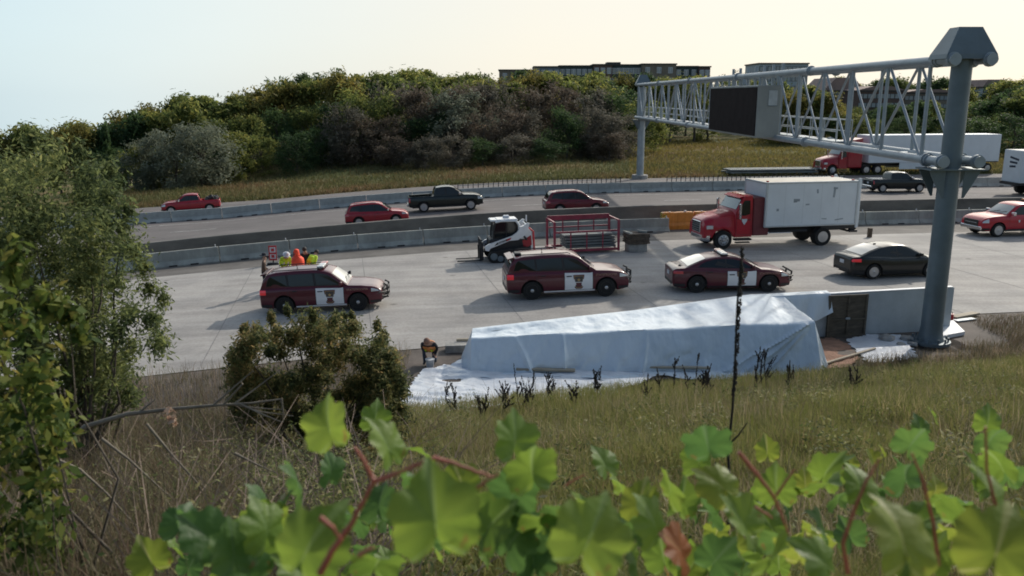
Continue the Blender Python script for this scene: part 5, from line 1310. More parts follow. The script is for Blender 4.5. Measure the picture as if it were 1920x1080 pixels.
def kneel(lean=.5):
    J = bend(stand(), lean); o = {n: (p[0], p[1], p[2]-.52) for n, p in J.items()}
    for s, k in (('L', 1), ('R', -1)):
        o['hip'+s] = (.02, k*.11, .40); o['knee'+s] = (.30, k*.17, .09 if s == 'L' else .45); o['ankle'+s] = (-.10 if s == 'L' else .30, k*.15, .07); o['toe'+s] = (-.22 if s == 'L' else .46, k*.15, .05)
    return o
def gl(X, Y, dz=.03): return Vector((X, Y, float(hx(X))+dz))
# hooded figure in orange
def hoodie(o, V):
    mb = MB(); h = V['head']; fw = (V['nose']-h).normalized(); up = (V['crown']-V['neck']).normalized(); sd_ = up.cross(fw)
    P = []
    for t, r_, back in ((-.14, .15, .02), (-.06, .135, .02), (.03, .135, .02), (.10, .115, .03), (.15, .06, .03), (.165, .01, .03)):
        P.append([h+up*t-fw*back+(fw*math.cos(q)+sd_*math.sin(q))*r_ for q in np.linspace(.55, 2*math.pi-.55, 15)])
    mb.grid(P); mb.build('hood', M['hivis_orange'], o, 60)
    mb = MB(); P = []
    for z, r_ in ((.55, .36), (.8, .34), (1.0, .33), (1.2, .33), (1.36, .31), (1.47, .17)):
        P.append([(.02+r_*.85*math.cos(q), r_*math.sin(q), z) for q in np.linspace(0, 2*math.pi, 17)[:-1]])
    mb.grid(P, close=True); mb.v = [tuple(Vector(p)) for p in mb.v]; mb.build('coat', M['hivis_orange'], o, 60)
person('person in hooded orange rain suit standing behind the left police SUV', gl(-9.6, 36.9), R(-140), stand(.08), dict(skin='skin', top='hivis_orange', legs='hivis_orange', shoes='dark_cloth'), ('hood', 'hivis_orange'), extra=hoodie)
person('person in brown uniform with dark hat standing at the rear of the left police SUV', gl(-10.9, 36.0), R(15), stand(.05), dict(skin='skin', top='brown_cloth', legs='dark_cloth', shoes='dark_cloth'), ('campaign', 'dark_cloth'))
person('person in yellow vest and white hard hat bending behind the SUV roof', gl(-10.45, 37.7), R(-60), bend(stand(), .70), dict(skin='skin', top='hivis', legs='dark_cloth', shoes='dark_cloth'), ('hat', 'plate'), extra=vest('hivis'))
person('person in yellow vest with dark hair crouching right of the orange suited person', gl(-9.25, 37.4), R(60), bend(stand(), .80), dict(skin='skin', top='hivis', legs='dark_cloth', shoes='dark_cloth'), ('hair', 'hair'), extra=vest('hivis', 'hivis'))
person('person in dark clothes bending between the orange suit and the yellow vest', gl(-9.45, 38.1), R(-100), bend(stand(), .45), dict(skin='skin', top='dark_cloth', legs='dark_cloth', shoes='dark_cloth'), ('hair', 'hair'))
p = gp(807, 684)
person('crouching person in orange and yellow vest beside the left end of the sheeting', Vector((p.x, p.y+.25, p.z+.02)), R(-95), kneel(.95), dict(skin='skin', top='dark_cloth', legs='denim', shoes='dark_cloth'), ('hair', 'lumber_hat'), extra=vest('vest_orange', 'hivis')) if M.setdefault('lumber_hat', mat('reddish_hair', (.24, .13, .09), .8)) else None
mb = MB(); mb.lathe([(.11, 0), (.14, .24), (.15, .25), (.13, .24)], 16); o = mb.build('bucket', M['plate'], None, 40); o.location = p+Vector((.02, -.28, .02)); tag(o, 'small white bucket in front of the crouching worker', 'bucket')

# ---------------------------------------------------------------- far buildings
M['b_grey'] = mat('blue_grey_cladding', (.16, .19, .22), .8, 0, 0, .12, .3); M['b_dark'] = mat('dark_green_cladding', (.05, .075, .075), .8, 0, 0, .12, .3)
M['b_brown'] = mat('brown_brick', (.13, .085, .07), .9, 0, 0, .15, .5); M['b_tan'] = mat('tan_brick', (.21, .18, .14), .9, 0, 0, .15, .5)
M['b_white'] = mat('pale_cladding', (.36, .42, .44), .8, 0, 0, .06, .4); M['b_roof'] = mat('flat_roof_edge', (.07, .065, .06), .8, 0, 0, .1)
M['b_pink'] = mat('pinkish_roof', (.27, .19, .16), .85, 0, 0, .15, .6); M['b_glass'] = mat('building_glass', (.30, .34, .36), .15, 0, .5, .2, .2)
def block(root, x0, x1, y, dep, z0, z1, m, rows, nwin, wz, ww=1.3, wh=1.7, frame='plate'):
    mb = MB(); mb.box(((x0+x1)/2, y+dep/2, (z0+z1)/2), (x1-x0, dep, z1-z0)); mb.build('wall', M[m], root)
    mb = MB(); mb.box(((x0+x1)/2, y+dep/2, z1+.15), (x1-x0+.5, dep+.5, .35)); mb.build('roof', M['b_roof'], root)
    for zr in wz:
        for k in range(nwin):
            xc = x0+(k+.5)*(x1-x0)/nwin
            mb = MB(); mb.box((xc, y-.03, zr), (ww, .10, wh)); w = mb.build('window', M[frame], root)
            mb = MB()
            for s in (-1, 1): mb.box((xc+s*ww*.24, y-.085, zr), (ww*.40, .02, wh*.86))
            mb.build('pane', M['b_glass'], w)
def onto(px, Y, py): return at(px, py, Y)
Y0 = 250; sc_ = Y0/FPX
def bx_(px): return (px-960)*sc_*1.0
zt = lambda py: CAM_H+at(960, py, Y0).z-CAM_H
r = empty('apartment_building', 'long apartment block of grey, dark and brown bays on the hilltop', 'building', (0, 0, 0))
for a, b, top, m, nw, dy in ((936, 1000, 131, 'b_tan', 3, 6), (1000, 1047, 126, 'b_grey', 4, 0), (1047, 1108, 124, 'b_dark', 6, 2), (1108, 1142, 122, 'b_brown', 3, 0), (1142, 1196, 122, 'b_dark', 6, 2), (1196, 1258, 121, 'b_tan', 3, 0), (1258, 1300, 125, 'b_dark', 3, 2), (1300, 1320, 126, 'b_brown', 2, 0)):
    block(r, bx_(a), bx_(b), Y0+dy, 14, 4, zt(top), m, 1, nw, (zt(top)-1.6, zt(top)-4.6, zt(top)-7.6))
mb = MB(); mb.box((bx_(1148), Y0+7, zt(120)), (4, 5, 1.4)); mb.build('roof_unit', M['b_roof'], r)
def bld(name, label, px0, px1, pyt, pyb, Y, m, nwin, nrow, dep=14, gable=None, cat='building', step=None):
    k = Y/FPX; A = at(px0, pyb, Y); B = at(px1, pyt, Y); z0 = A.z-6; z1 = B.z
    r = empty(name, label, cat, (0, 0, 0)); hh = (z1-A.z)/nrow
    block(r, A.x, at(px1, pyb, Y).x, Y, dep, z0, z1, m, nrow, nwin, [z1-hh*(i+.5) for i in range(nrow)], ww=2.0, wh=min(1.8, hh*.55), frame='b_roof')
    if gable:
        xa, xb = A.x-.4, at(px1, pyb, Y).x+.4; mb = MB(); xm = (xa+xb)/2; mb.prism([(xa, z1+.33), (xb, z1+.33), (xm+2, z1+gable), (xm-2, z1+gable)], Y-.4, Y+dep+.4); mb.build('pitched_roof', M['b_pink'], r)
    return r
bld('office_building', 'pale blue clad building rising behind the gantry walkway', 1420, 1512, 120, 175, 240, 'b_white', 6, 3)
bld('apartment_building', 'pinkish roofed building seen through the middle of the gantry', 1542, 1612, 172, 225, 200, 'b_white', 4, 3, gable=3.2)
bld('apartment_building', 'brown three storey flats seen through the gantry left of its post', 1606, 1690, 172, 222, 190, 'b_brown', 5, 3, gable=1.2)
bld('apartment_building', 'tan three storey flats right beside the near gantry post', 1692, 1790, 176, 222, 195, 'b_tan', 6, 3, gable=1.0)
bld('house', 'pale house glimpsed among trees at the far right', 1840, 1880, 165, 205, 210, 'b_white', 3, 2, gable=2)
# far left: roof and parked vehicles half hidden by the trees
def at_ground(px, dist):
    d = ray(px, 300); X = d.x/d.y*dist; return Vector((X, dist, gz(X, dist)))
p = at_ground(190, 128); r = empty('shed', 'low shed with tan roof among trees at far left', 'shed', p, .2)
mb = MB(); mb.box((0, 0, 1.2), (7, 5, 2.4)); mb.build('wall', M['b_tan'], r); mb = MB(); mb.prism([(-3.9, 2.3), (3.9, 2.3), (3.6, 2.5), (0, 3.3), (-3.6, 2.5)], -2.8, 2.8); mb.build('roof', M['lumber'], r)
# ---------------------------------------------------------------- vegetation
def leaf_cloud(C, S, r, N, lf, rr, flat=.6, soft=False):
    """leaf quads scattered over ellipsoid clumps: centres C (k,3), radii S (k,3)"""
    k = len(C); idx = rr.integers(0, k, N)
    d = rr.normal(size=(N, 3)); d /= np.linalg.norm(d, axis=1)[:, None]
    rad = np.minimum(np.abs(rr.normal(0, .58, N))+.14, 1.2*rr.uniform(.6, 1, N)) if soft else rr.uniform(.35, 1, N)**.6
    P = C[idx]+d*S[idx]*rad[:, None]
    n = d+rr.normal(size=(N, 3))*.9+np.array([0, 0, .35]); n /= np.linalg.norm(n, axis=1)[:, None]
    a = np.cross(n, rr.normal(size=(N, 3))); a /= np.linalg.norm(a, axis=1)[:, None]; b = np.cross(n, a)
    L = lf*rr.uniform(.6, 1.35, N)[:, None]; W = L*flat
    V = np.stack([P-a*L, P+b*W*.55-a*L*.1+n*L*.12, P+a*L, P-b*W*.55-a*L*.1+n*L*.12], 1).reshape(-1, 3)
    return V, np.arange(4*N).reshape(N, 4)
def limb_pts(a, b, wob, rr, n=5):
    a, b = np.array(a), np.array(b); return [tuple(a+(b-a)*t+rr.normal(size=3)*wob*math.sin(math.pi*t)) for t in np.linspace(0, 1, n)]
def tree_meshes(h, w, kind, rr, lf=.30, N=4200, mt=None):
    """unit-placed tree: returns trunk mesh builder and crown arrays"""
    mb = MB(); k = {'round': 26, 'shrub': 30, 'spire': 24}[kind]
    C = []; S = []
    base = h*(.22 if kind != 'shrub' else .02)
    mb.tube(limb_pts((0, 0, -.4), (rr.normal()*.2, rr.normal()*.2, h*.75), .12, rr, 7), [h*.022*(1-.12*i) for i in range(7)], 7)
    for i in range(k):
        q = rr.uniform(0, 2*math.pi); t = rr.uniform(0, 1)**.8
        prof = math.sin(math.pi*min(1, .16+.84*t))**.65 if kind == 'round' else (.55+.45*math.sin(math.pi*t) if kind == 'shrub' else (1-t)**.8+.12)
        rad = w/2*prof*rr.uniform(.35, 1.0); z = base+(h-base)*(t*.93)
        c = (rad*math.cos(q), rad*math.sin(q), z); C.append(c); s = w*rr.uniform(.13, .23); S.append((s, s, s*rr.uniform(.7, 1.1)))
        if i % 2 == 0: mb.tube(limb_pts((0, 0, max(.1, z*.55)), c, .1, rr, 4), [h*.008, h*.006, h*.004, h*.002], 5)
    return mb, leaf_cloud(np.array(C), np.array(S), None, N, lf, rr, .6, True)
LM = {'green': leafmat('tree_leaves', [(.012, .022, .008), (.026, .045, .012), (.05, .072, .017), (.10, .115, .026)], clump=.35, trans=.5, gain=(2.9, 2.45, 2.9)),
      'dark': leafmat('dark_tree_leaves', [(.008, .018, .009), (.016, .032, .013), (.03, .05, .016)], clump=.35, trans=.45, gain=(2.8, 2.6, 2.6)),
      'yellow': leafmat('yellow_and_sunlit_leaves', [(.04, .05, .014), (.09, .095, .025), (.17, .15, .035)], clump=.4, trans=.5, gain=(1.6, 1.5, 1.6)),
      'grey': leafmat('grey_willow_leaves', [(.055, .055, .048), (.10, .095, .082), (.15, .14, .12)], trans=.3, clump=.5, gain=(1.35, 1.32, 1.15), spread=.4),
      'mauve': leafmat('mauve_twiggy_leaves', [(.05, .042, .036), (.09, .073, .062), (.13, .11, .085)], trans=.3, clump=.5, gain=(1.5, 1.5, 1.3), spread=.4),
      'silver': leafmat('silver_willow_leaves', [(.08, .09, .07), (.14, .15, .12), (.21, .22, .18)], trans=.3, clump=.5, spread=.4, gain=(1.15, 1.2, 1.05))}
PROTO = {}
def proto(kind, mk, i):
    key = (kind, mk, i)
    if key in PROTO: return PROTO[key]
    rr = np.random.default_rng(100+len(PROTO))
    mb, (V, F) = tree_meshes(10, {'round': 9, 'shrub': 9.5, 'spire': 5}[kind], kind, rr, lf=.34 if kind != 'shrub' else .26, N=5200)
    tm = mb.build('trunk', M['bark'], None, 60); cm = npmesh('crown', V, F, LM[mk])
    PROTO[key] = (tm.data, cm.data); bpy.data.objects.remove(tm); bpy.data.objects.remove(cm); return PROTO[key]
def tree(X, Y, h, w, kind, mk, label, group, i=0, name='tree', cat='tree'):
    r = empty(name, label, cat, (X, Y, gz(X, Y)-.1), random.uniform(0, 6.28), group)
    t, c = proto(kind, mk, i); s = (w/9.0, w/9.0, h/10.0)
    for n, me in (('trunk', t), ('crown', c)):
        o = bpy.data.objects.new(n, me); col.objects.link(o); o.parent = r
    r.scale = s; return r
SKY = [(-80, 245), (0, 238), (60, 240), (140, 236), (200, 228), (235, 212), (300, 194), (360, 178), (430, 170), (500, 166), (545, 152), (600, 140), (650, 133), (720, 136), (800, 134), (880, 139), (940, 136), (1010, 136), (1080, 137), (1140, 140), (1200, 143), (1260, 146), (1330, 143)]
def skyz(px, d): py = float(np.interp(px, [s[0] for s in SKY], [s[1] for s in SKY])); return at(px, py, d).z
TL = {'green': 'leafy green tree of the wood on the far side of the freeway', 'dark': 'dark green tree of the wood on the far side of the freeway', 'yellow': 'yellow green tree of the wood on the far side of the freeway',
      'grey': 'grey twiggy shrub at the front edge of the far wood', 'mauve': 'brownish grey shrub at the front edge of the far wood', 'silver': 'pale silvery willow at the front edge of the far wood'}
TG = {'green': 'green trees of the far wood', 'dark': 'dark trees of the far wood', 'yellow': 'yellowing trees of the far wood', 'grey': 'grey shrubs of the far wood', 'mauve': 'brown grey shrubs of the far wood', 'silver': 'silvery willows of the far wood'}
def px_at(px, v):
    """ground position on the line of a photo column, v metres beyond the road edge"""
    d = ray(px, 300); k = d.x/d.y; Y = 80
    for _ in range(30): Y = float(Yc(k*Y))+v
    return k*Y, Y
def wood_row(p0, p1, step, v, frac, mks, kind, jit=8, hj=.06, wk=1.0, i2=3):
    px = p0; n = 0
    while px <= p1:
        q = px+random.uniform(-jit, jit); vv = v+random.uniform(-3, 3); X, Y = px_at(q, vv); g = gz(X, Y)
        h = max(2.2, (skyz(q, Y)-g)*frac*(1+random.uniform(-hj, hj*.6))); mk = random.choice(mks)
        w = h*random.uniform(.85, 1.1)*wk if kind != 'spire' else h*.5
        w = min(max(w, step*Y/FPX*1.25), step*Y/FPX*2.6)
        tree(X, Y, h, w, kind, mk, TL[mk], TG[mk], random.randrange(i2)); px += step; n += 1
wood_row(150, 560, 42, 100, 1.0, ['green', 'yellow', 'yellow', 'green'], 'round')  # extra yellow trees in the two back rows paint in sunlit tops
wood_row(545, 1330, 44, 102, 1.0, ['green', 'dark', 'green', 'yellow', 'yellow'], 'round')
wood_row(200, 1180, 50, 84, .92, ['dark', 'green', 'dark', 'green', 'yellow'], 'round', 12, .1)
wood_row(420, 700, 56, 74, .72, ['dark', 'green', 'dark'], 'shrub', 12, .12)
wood_row(1110, 1240, 44, 74, .74, ['dark', 'dark', 'green'], 'shrub', 12, .10)
wood_row(690, 1120, 50, 74, .88, ['mauve', 'grey', 'mauve', 'green'], 'shrub', 14, .10)
wood_row(640, 1190, 46, 66, .60, ['mauve', 'grey', 'mauve', 'grey', 'dark'], 'shrub', 12, .16)
wood_row(200, 640, 58, 66, .55, ['dark', 'grey', 'dark', 'green'], 'shrub', 14, .2)
wood_row(730, 1180, 60, 60, .34, ['mauve', 'grey', 'dark'], 'shrub', 14, .2)
for px, v, fr, mk in ((330, 60, .66, 'silver'), (285, 62, .60, 'silver'), (375, 60, .70, 'silver'), (860, 68, .80, 'silver'), (1150, 66, .55, 'grey')):
    X, Y = px_at(px, v); h = (skyz(px, Y)-gz(X, Y))*fr; tree(X, Y, h, h*1.15, 'shrub', mk, TL[mk], TG[mk], 1)
wood_row(-420, -60, 50, 84, 1.0, ['yellow', 'green', 'green'], 'round', 10, .1)
wood_row(-60, 160, 40, 84, 1.0, ['yellow', 'green', 'yellow', 'green'], 'round', 10, .1)
X, Y = px_at(203, 66); tree(X, Y, 8.2, 3.6, 'spire', 'dark', 'narrow dark conifer left of the silvery willows', None, 0)
# right side: trees round the buildings
for px, d, py, w, kind, mk in ((1345, 195, 146, 11, 'shrub', 'green'), (1375, 220, 138, 12, 'shrub', 'dark'), (1405, 185, 150, 10, 'shrub', 'green'), (1290, 175, 165, 11, 'shrub', 'dark'), (1330, 160, 172, 10, 'shrub', 'green'), (1245, 165, 158, 11, 'shrub', 'dark'),
        (1490, 165, 172, 8, 'round', 'yellow'), (1520, 160, 168, 8, 'round', 'green'), (1545, 150, 186, 7, 'round', 'yellow'), (1575, 158, 196, 6, 'shrub', 'yellow'), (1600, 170, 200, 6, 'shrub', 'green'), (1640, 172, 204, 5, 'shrub', 'dark'), (1665, 168, 192, 6, 'shrub', 'dark'), (1720, 165, 190, 8, 'round', 'dark'), (1745, 172, 188, 7, 'round', 'green'),
        (1580, 235, 150, 13, 'round', 'green'), (1640, 240, 152, 13, 'round', 'dark'), (1675, 238, 146, 11, 'round', 'green'), (1700, 250, 155, 13, 'round', 'green'), (1740, 240, 146, 12, 'round', 'dark'), (1770, 238, 150, 12, 'round', 'dark'), (1460, 230, 152, 12, 'round', 'green'), (1430, 170, 176, 9, 'shrub', 'dark'), (1465, 158, 190, 8, 'shrub', 'green'),
        (1800, 200, 160, 12, 'round', 'green'), (1832, 215, 152, 10, 'round', 'yellow'), (1870, 205, 158, 12, 'round', 'dark'), (1905, 195, 150, 13, 'round', 'green'), (1940, 180, 148, 13, 'round', 'dark'), (1850, 150, 190, 9, 'round', 'dark'), (1885, 140, 178, 10, 'round', 'dark'), (1920, 135, 172, 10, 'round', 'green'), (1822, 160, 196, 8, 'shrub', 'green'), (1975, 135, 165, 11, 'round', 'dark'), (1790, 165, 200, 8, 'shrub', 'dark'), (1480, 148, 165, 9, 'round', 'yellow'), (1515, 150, 160, 9, 'round', 'green'), (1548, 150, 172, 9, 'round', 'yellow'), (1470, 146, 215, 7, 'shrub', 'green'), (1510, 146, 218, 7, 'shrub', 'green'), (1550, 146, 216, 7, 'shrub', 'dark'), (1590, 147, 214, 7, 'shrub', 'green'), (1625, 147, 222, 6, 'shrub', 'green'), (1655, 190, 196, 8, 'shrub', 'dark'), (1690, 185, 198, 8, 'shrub', 'dark'), (1730, 188, 196, 8, 'shrub', 'dark'), (1765, 185, 200, 8, 'shrub', 'dark'), (1680, 146, 245, 6, 'shrub', 'dark'), (1720, 146, 246, 6, 'shrub', 'green'), (1770, 146, 240, 6, 'shrub', 'dark'), (1640, 200, 178, 9, 'round', 'dark'), (1860, 120, 222, 7, 'shrub', 'dark'), (1910, 116, 215, 7, 'shrub', 'dark'), (1700, 155, 214, 6, 'shrub', 'dark')):
    P_ = at(px, py, d); g = gz(P_.x, d); h = max(1.6, P_.z-g); tree(P_.x, d, h, min(w, h*1.3), kind, mk, {'green': 'green tree among the buildings on the right beyond the gantry', 'dark': 'dark green tree among the buildings on the right beyond the gantry', 'yellow': 'yellow green tree among the buildings on the right beyond the gantry'}[mk], mk+' trees round the buildings on the right', random.randrange(3))

# rough grass on the far verge, as a field of tufts
def blades(X, Y, Z, Hh, Wd, lean, rr, name, m, label=None, dup=1):
    N = len(X); q = rr.uniform(0, 2*math.pi, N); dx, dy = np.cos(q), np.sin(q); l = rr.uniform(0, lean, N)*Hh; q2 = rr.uniform(0, 2*math.pi, N)
    tx, ty = np.cos(q2)*l, np.sin(q2)*l; w = Wd*rr.uniform(.6, 1.3, N)
    P0 = np.stack([X-dx*w, Y-dy*w, Z-.02], -1); P1 = np.stack([X+dx*w, Y+dy*w, Z-.02], -1)
    P2 = np.stack([X+dx*w*.6+tx*.4, Y+dy*w*.6+ty*.4, Z+Hh*.6], -1); P3 = np.stack([X-dx*w*.6+tx*.4, Y-dy*w*.6+ty*.4, Z+Hh*.6], -1)
    P4 = np.stack([X+tx, Y+ty, Z+Hh*np.sqrt(np.maximum(.15, 1-(l/Hh)**2*.6))], -1); P5 = P4+np.stack([dx*w*.12, dy*w*.12, 0*w], -1)
    V = np.stack([P0, P1, P2, P3, P4, P5], 1).reshape(-1, 3); I = np.arange(N)[:, None]*6
    F = np.concatenate([I+np.array([[0, 1, 2, 3]]), I+np.array([[3, 2, 5, 4]])], 0)
    o = npmesh(name, V, F, m); o['kind'] = 'stuff'
    if label: o['label'] = label
    return o
GM_far = leafmat('far_verge_grass', [(.20, .105, .06), (.17, .12, .06), (.13, .115, .05), (.085, .10, .038), (.15, .14, .06)], trans=.3, clump=.09, spread=.35)
rr = np.random.default_rng(21); N = 42000
px = rr.uniform(120, 1960, N); v = 37.6+34*rr.uniform(0, 1, N)**1.5; k = np.array([ray(p, 300).x/ray(p, 300).y for p in np.linspace(100, 1980, 200)]); kk = np.interp(px, np.linspace(100, 1980, 200), k)
Y = 80+0*v
for _ in range(25): Y = Yc(kk*Y)+v
X = kk*Y
blades(X, Y, ground(X, Y), rr.uniform(.15, .5, N), .05, .9, rr, 'verge_grass', GM_far)
GM_right = leafmat('yellow_green_verge_grass', [(.14, .12, .04), (.17, .15, .045), (.12, .13, .04)], trans=.4, clump=.1, spread=.4)  # yellow-green grass of the slope on the right
N = 26000; px = rr.uniform(1180, 1960, N); v = 40+70*rr.uniform(0, 1, N); kk = np.interp(px, np.linspace(100, 1980, 200), k); Y = 80+0*v
for _ in range(25): Y = Yc(kk*Y)+v
X = kk*Y; blades(X, Y, ground(X, Y), rr.uniform(.2, .5, N), .07, .8, rr, 'hillside_grass', GM_right)

# near slope: green grass right of centre, brown brush on the left
GM = leafmat('slope_grass', [(.12, .10, .055), (.10, .105, .04), (.065, .085, .025), (.09, .105, .03), (.22, .19, .11)], trans=.35, clump=.4, spread=.8, gain=(1.85, 1.75, 1.7))
BM = leafmat('dry_brush', [(.055, .042, .03), (.09, .065, .045), (.06, .065, .03), (.13, .10, .07), (.055, .065, .03), (.24, .20, .14)], trans=.25, clump=.5, spread=.8, gain=(1.55, 1.5, 1.45))
def slope_pts(N, rr, pred, ymin=3.0):
    Y = ymin+21*rr.uniform(0, 1, N)**1.25; a = rr.uniform(-.72, .86, N); X = a*Y
    v = Y-Yc(X); ok = (v < -22.35)
    ok &= ~((np.abs(X/Y+.228) < .105) & (Y > 10.0) & (Y < 14.2))
    ok &= pred(X, Y, v, rr); return X[ok], Y[ok], v[ok]
def fadeL(X, Y): return sstep(-.10, -.26, X/Y)       # 1 on the brushy left
rr = np.random.default_rng(31)
X, Y, v = slope_pts(215000, rr, lambda X, Y, v, r: r.uniform(0, 1, len(X)) > fadeL(X, Y)*.75)
clump = .55+.45*np.sin(X*1.7+2*np.sin(Y*.9))*np.sin(Y*1.9+X*.6)
edge = np.clip((-22.2-v)/2.0, .25, 1)
blades(X, Y, ground(X, Y), (.22+.34*clump*rr.uniform(.5, 1.3, len(X)))*edge, .007, .9, rr, 'slope_grass', GM)
X, Y, v = slope_pts(170000, rr, lambda X, Y, v, r: r.uniform(0, 1, len(X)) < fadeL(X, Y)*.9+.06)
edge = np.clip((-22.2-v)/1.5, .4, 1)
blades(X, Y, ground(X, Y), (rr.uniform(.2, .6, len(X))*np.where((X/Y > -.36) & (X/Y < -.1) & (Y > 5) & (Y < 12), .45, 1)+.75*sstep(-.24, -.40, X/Y)*rr.uniform(.2, 1, len(X)))*edge, .006, 1.1, rr, 'dry_brush', BM)
rr = np.random.default_rng(61); X, Y, v = slope_pts(60000, rr, lambda X, Y, v, r: (np.sin(X*1.1+1.5*np.sin(Y*.7))*np.sin(Y*1.3+X*.4) > .25) & (r.uniform(0, 1, len(X)) < .75))
blades(X, Y, ground(X, Y), rr.uniform(.35, .85, len(X))*np.clip((-22.2-v)/2.2, .35, 1), .0055, .8, rr, 'tall_grass', leafmat('tall_grass_stems', [(.10, .10, .05), (.20, .18, .10), (.32, .27, .17), (.14, .15, .06)], trans=.3, clump=.8, spread=.9))
TWM = mat('brush_twigs', (.20, .15, .115), .9, 0, 0, .35, 3)
rr = np.random.default_rng(51); mb = MB()
X, Y, v = slope_pts(5200, rr, lambda X, Y, v, r: r.uniform(0, 1, len(X)) < fadeL(X, Y))
for x, y in zip(X[:2000], Y[:2000]):
    z = gz(x, y); L_ = rr.uniform(.6, 1.5); q = rr.uniform(0, 6.28); ln = rr.uniform(.2, 1.0); P = [(x+ln*L_*math.cos(q)*t*t, y+ln*L_*math.sin(q)*t*t, z+L_*(t-.35*ln*t*t)) for t in (0, .35, .7, 1)]
    mb.tube(P, [.006, .005, .004, .002], 3, cap=False)
    for k in range(2): t = rr.uniform(.4, .9); a = Vector(P[1]).lerp(Vector(P[3]), (t-.35)/.65); mb.tube([a, a+Vector((rr.normal()*.15, rr.normal()*.15, rr.uniform(.05, .25)))], [.003, .0015], 3, cap=False)
mb.build('brush_twigs', TWM)['kind'] = 'stuff'
# low leafy weeds scattered through the grass and brush
WM = leafmat('weed_leaves', [(.03, .045, .018), (.07, .085, .03), (.11, .115, .05), (.16, .145, .075), (.20, .19, .13)], gain=(1.5, 1.6, 1.5), trans=.4, clump=.8, spread=.8)
rr = np.random.default_rng(41); X, Y, v = slope_pts(1500, rr, lambda X, Y, v, r: r.uniform(0, 1, len(X)) < .8)
hgt = rr.uniform(.12, .42, len(X))*np.clip((-22.2-v)/1.8, .35, 1)*(1+.8*fadeL(X, Y)); C = np.stack([X, Y, ground(X, Y)+hgt*.8], -1); S = np.stack([hgt*.7, hgt*.7, hgt*.75], -1)
V, F = leaf_cloud(C, S, None, 90000, .032, rr, .55); npmesh('weeds', V, F, WM)['kind'] = 'stuff'
rr = np.random.default_rng(43); X, Y, v = slope_pts(900, rr, lambda X, Y, v, r: r.uniform(0, 1, len(X)) < fadeL(X, Y))
hgt = rr.uniform(.3, .65, len(X)); C = np.stack([X, Y, ground(X, Y)+hgt*.8], -1); S = np.stack([hgt*.6, hgt*.6, hgt*.8], -1)
V, F = leaf_cloud(C, S, None, 80000, .022, rr, .5); npmesh('brush_leaves', V, F, WM)['kind'] = 'stuff'
# patch of weeds to the right by the post and along the top edge of the concrete
rr = np.random.default_rng(33); N = 46000; X = rr.uniform(10.5, 34, N); v = -22.8+5.4*rr.uniform(0, 1, N)**1.3; Y = Yc(X)+v; ok = (X > 16.6) | (v < -21.9) | ((X > 14.6) & (v < -21.0))
X, Y, v = X[ok], Y[ok], v[ok]; blades(X, Y, ground(X, Y), rr.uniform(.12, .5, len(X))*np.clip((-16.8-v)/3, .2, 1), .007, .9, rr, 'roadside_weeds', BM)
X = rr.uniform(-20, -2.8, 9000); v = rr.uniform(-22.6, -17.6, 9000); Y = Yc(X)+v; ok = X < -3.3-(v+22.6)*.0; X, Y = X[ok], Y[ok]
blades(X, Y, ground(X, Y), rr.uniform(.2, .7, len(X)), .007, .9, rr, 'roadside_weeds', BM)

# tall dry stalks standing in the grass
def stalk(px, pyt, pyb, dep, label, group, thick=.010, head=.35, lean=None, branches=6):
    top = at(px if lean is None else lean, pyt, dep); X, Y = at(px, pyb, dep).x, dep; b = Vector((X, Y, gz(X, Y)-.03))
    rr = np.random.default_rng(int(px*7+pyt)); r = empty('dry_weed_stalk', label, 'weed', b, 0, group); d = top-b
    mb = MB(); n = 9; pts = [d*t+Vector((rr.normal()*.012, rr.normal()*.012, 0))*math.sin(math.pi*t) for t in np.linspace(0, 1, n)]
    mb.tube(pts, [thick*(1-.55*t) for t in np.linspace(0, 1, n)], 6)
    for k in range(branches):
        t = rr.uniform(.45, .9); a = d*t; e = a+Vector((rr.normal()*.10, rr.normal()*.10, rr.uniform(.08, .25)))*min(1, d.length); mb.tube([a, (a+e)/2+Vector((0, 0, -.01)), e], [thick*.5, thick*.4, thick*.3], 4)
    mb.build('stem', M['dark_stalk'], r)
    mb = MB(); sk_ = 1 if dep < 6 else 1.9; N = int((260 if dep < 6 else 210)*head/.35)
    for k in range(N):
        t = 1-head*rr.uniform(0, 1); a = d*t; s = thick*rr.uniform(.4, .8)*sk_; q = Vector((rr.normal(), rr.normal(), rr.normal())).normalized()*thick*(.9 if dep < 6 else 2.2*rr.uniform(.2, 1))*(sk_ if dep < 6 else 1)
        c = a+q; mb.add([c+Vector((s, 0, 0)), c+Vector((-s, 0, 0)), c+Vector((0, s, 0)), c+Vector((0, -s, 0)), c+Vector((0, 0, s*1.3)), c+Vector((0, 0, -s*1.3))], [(0, 2, 4), (2, 1, 4), (1, 3, 4), (3, 0, 4), (2, 0, 5), (1, 2, 5), (3, 1, 5), (0, 3, 5)])
    mb.build('seed_head', M['dark_stalk'], r); return r
stalk(1372, 466, 830, 4.2, 'very tall dark dry stalk rising across the police sedan', None, .0105, .35, 1392, 1)
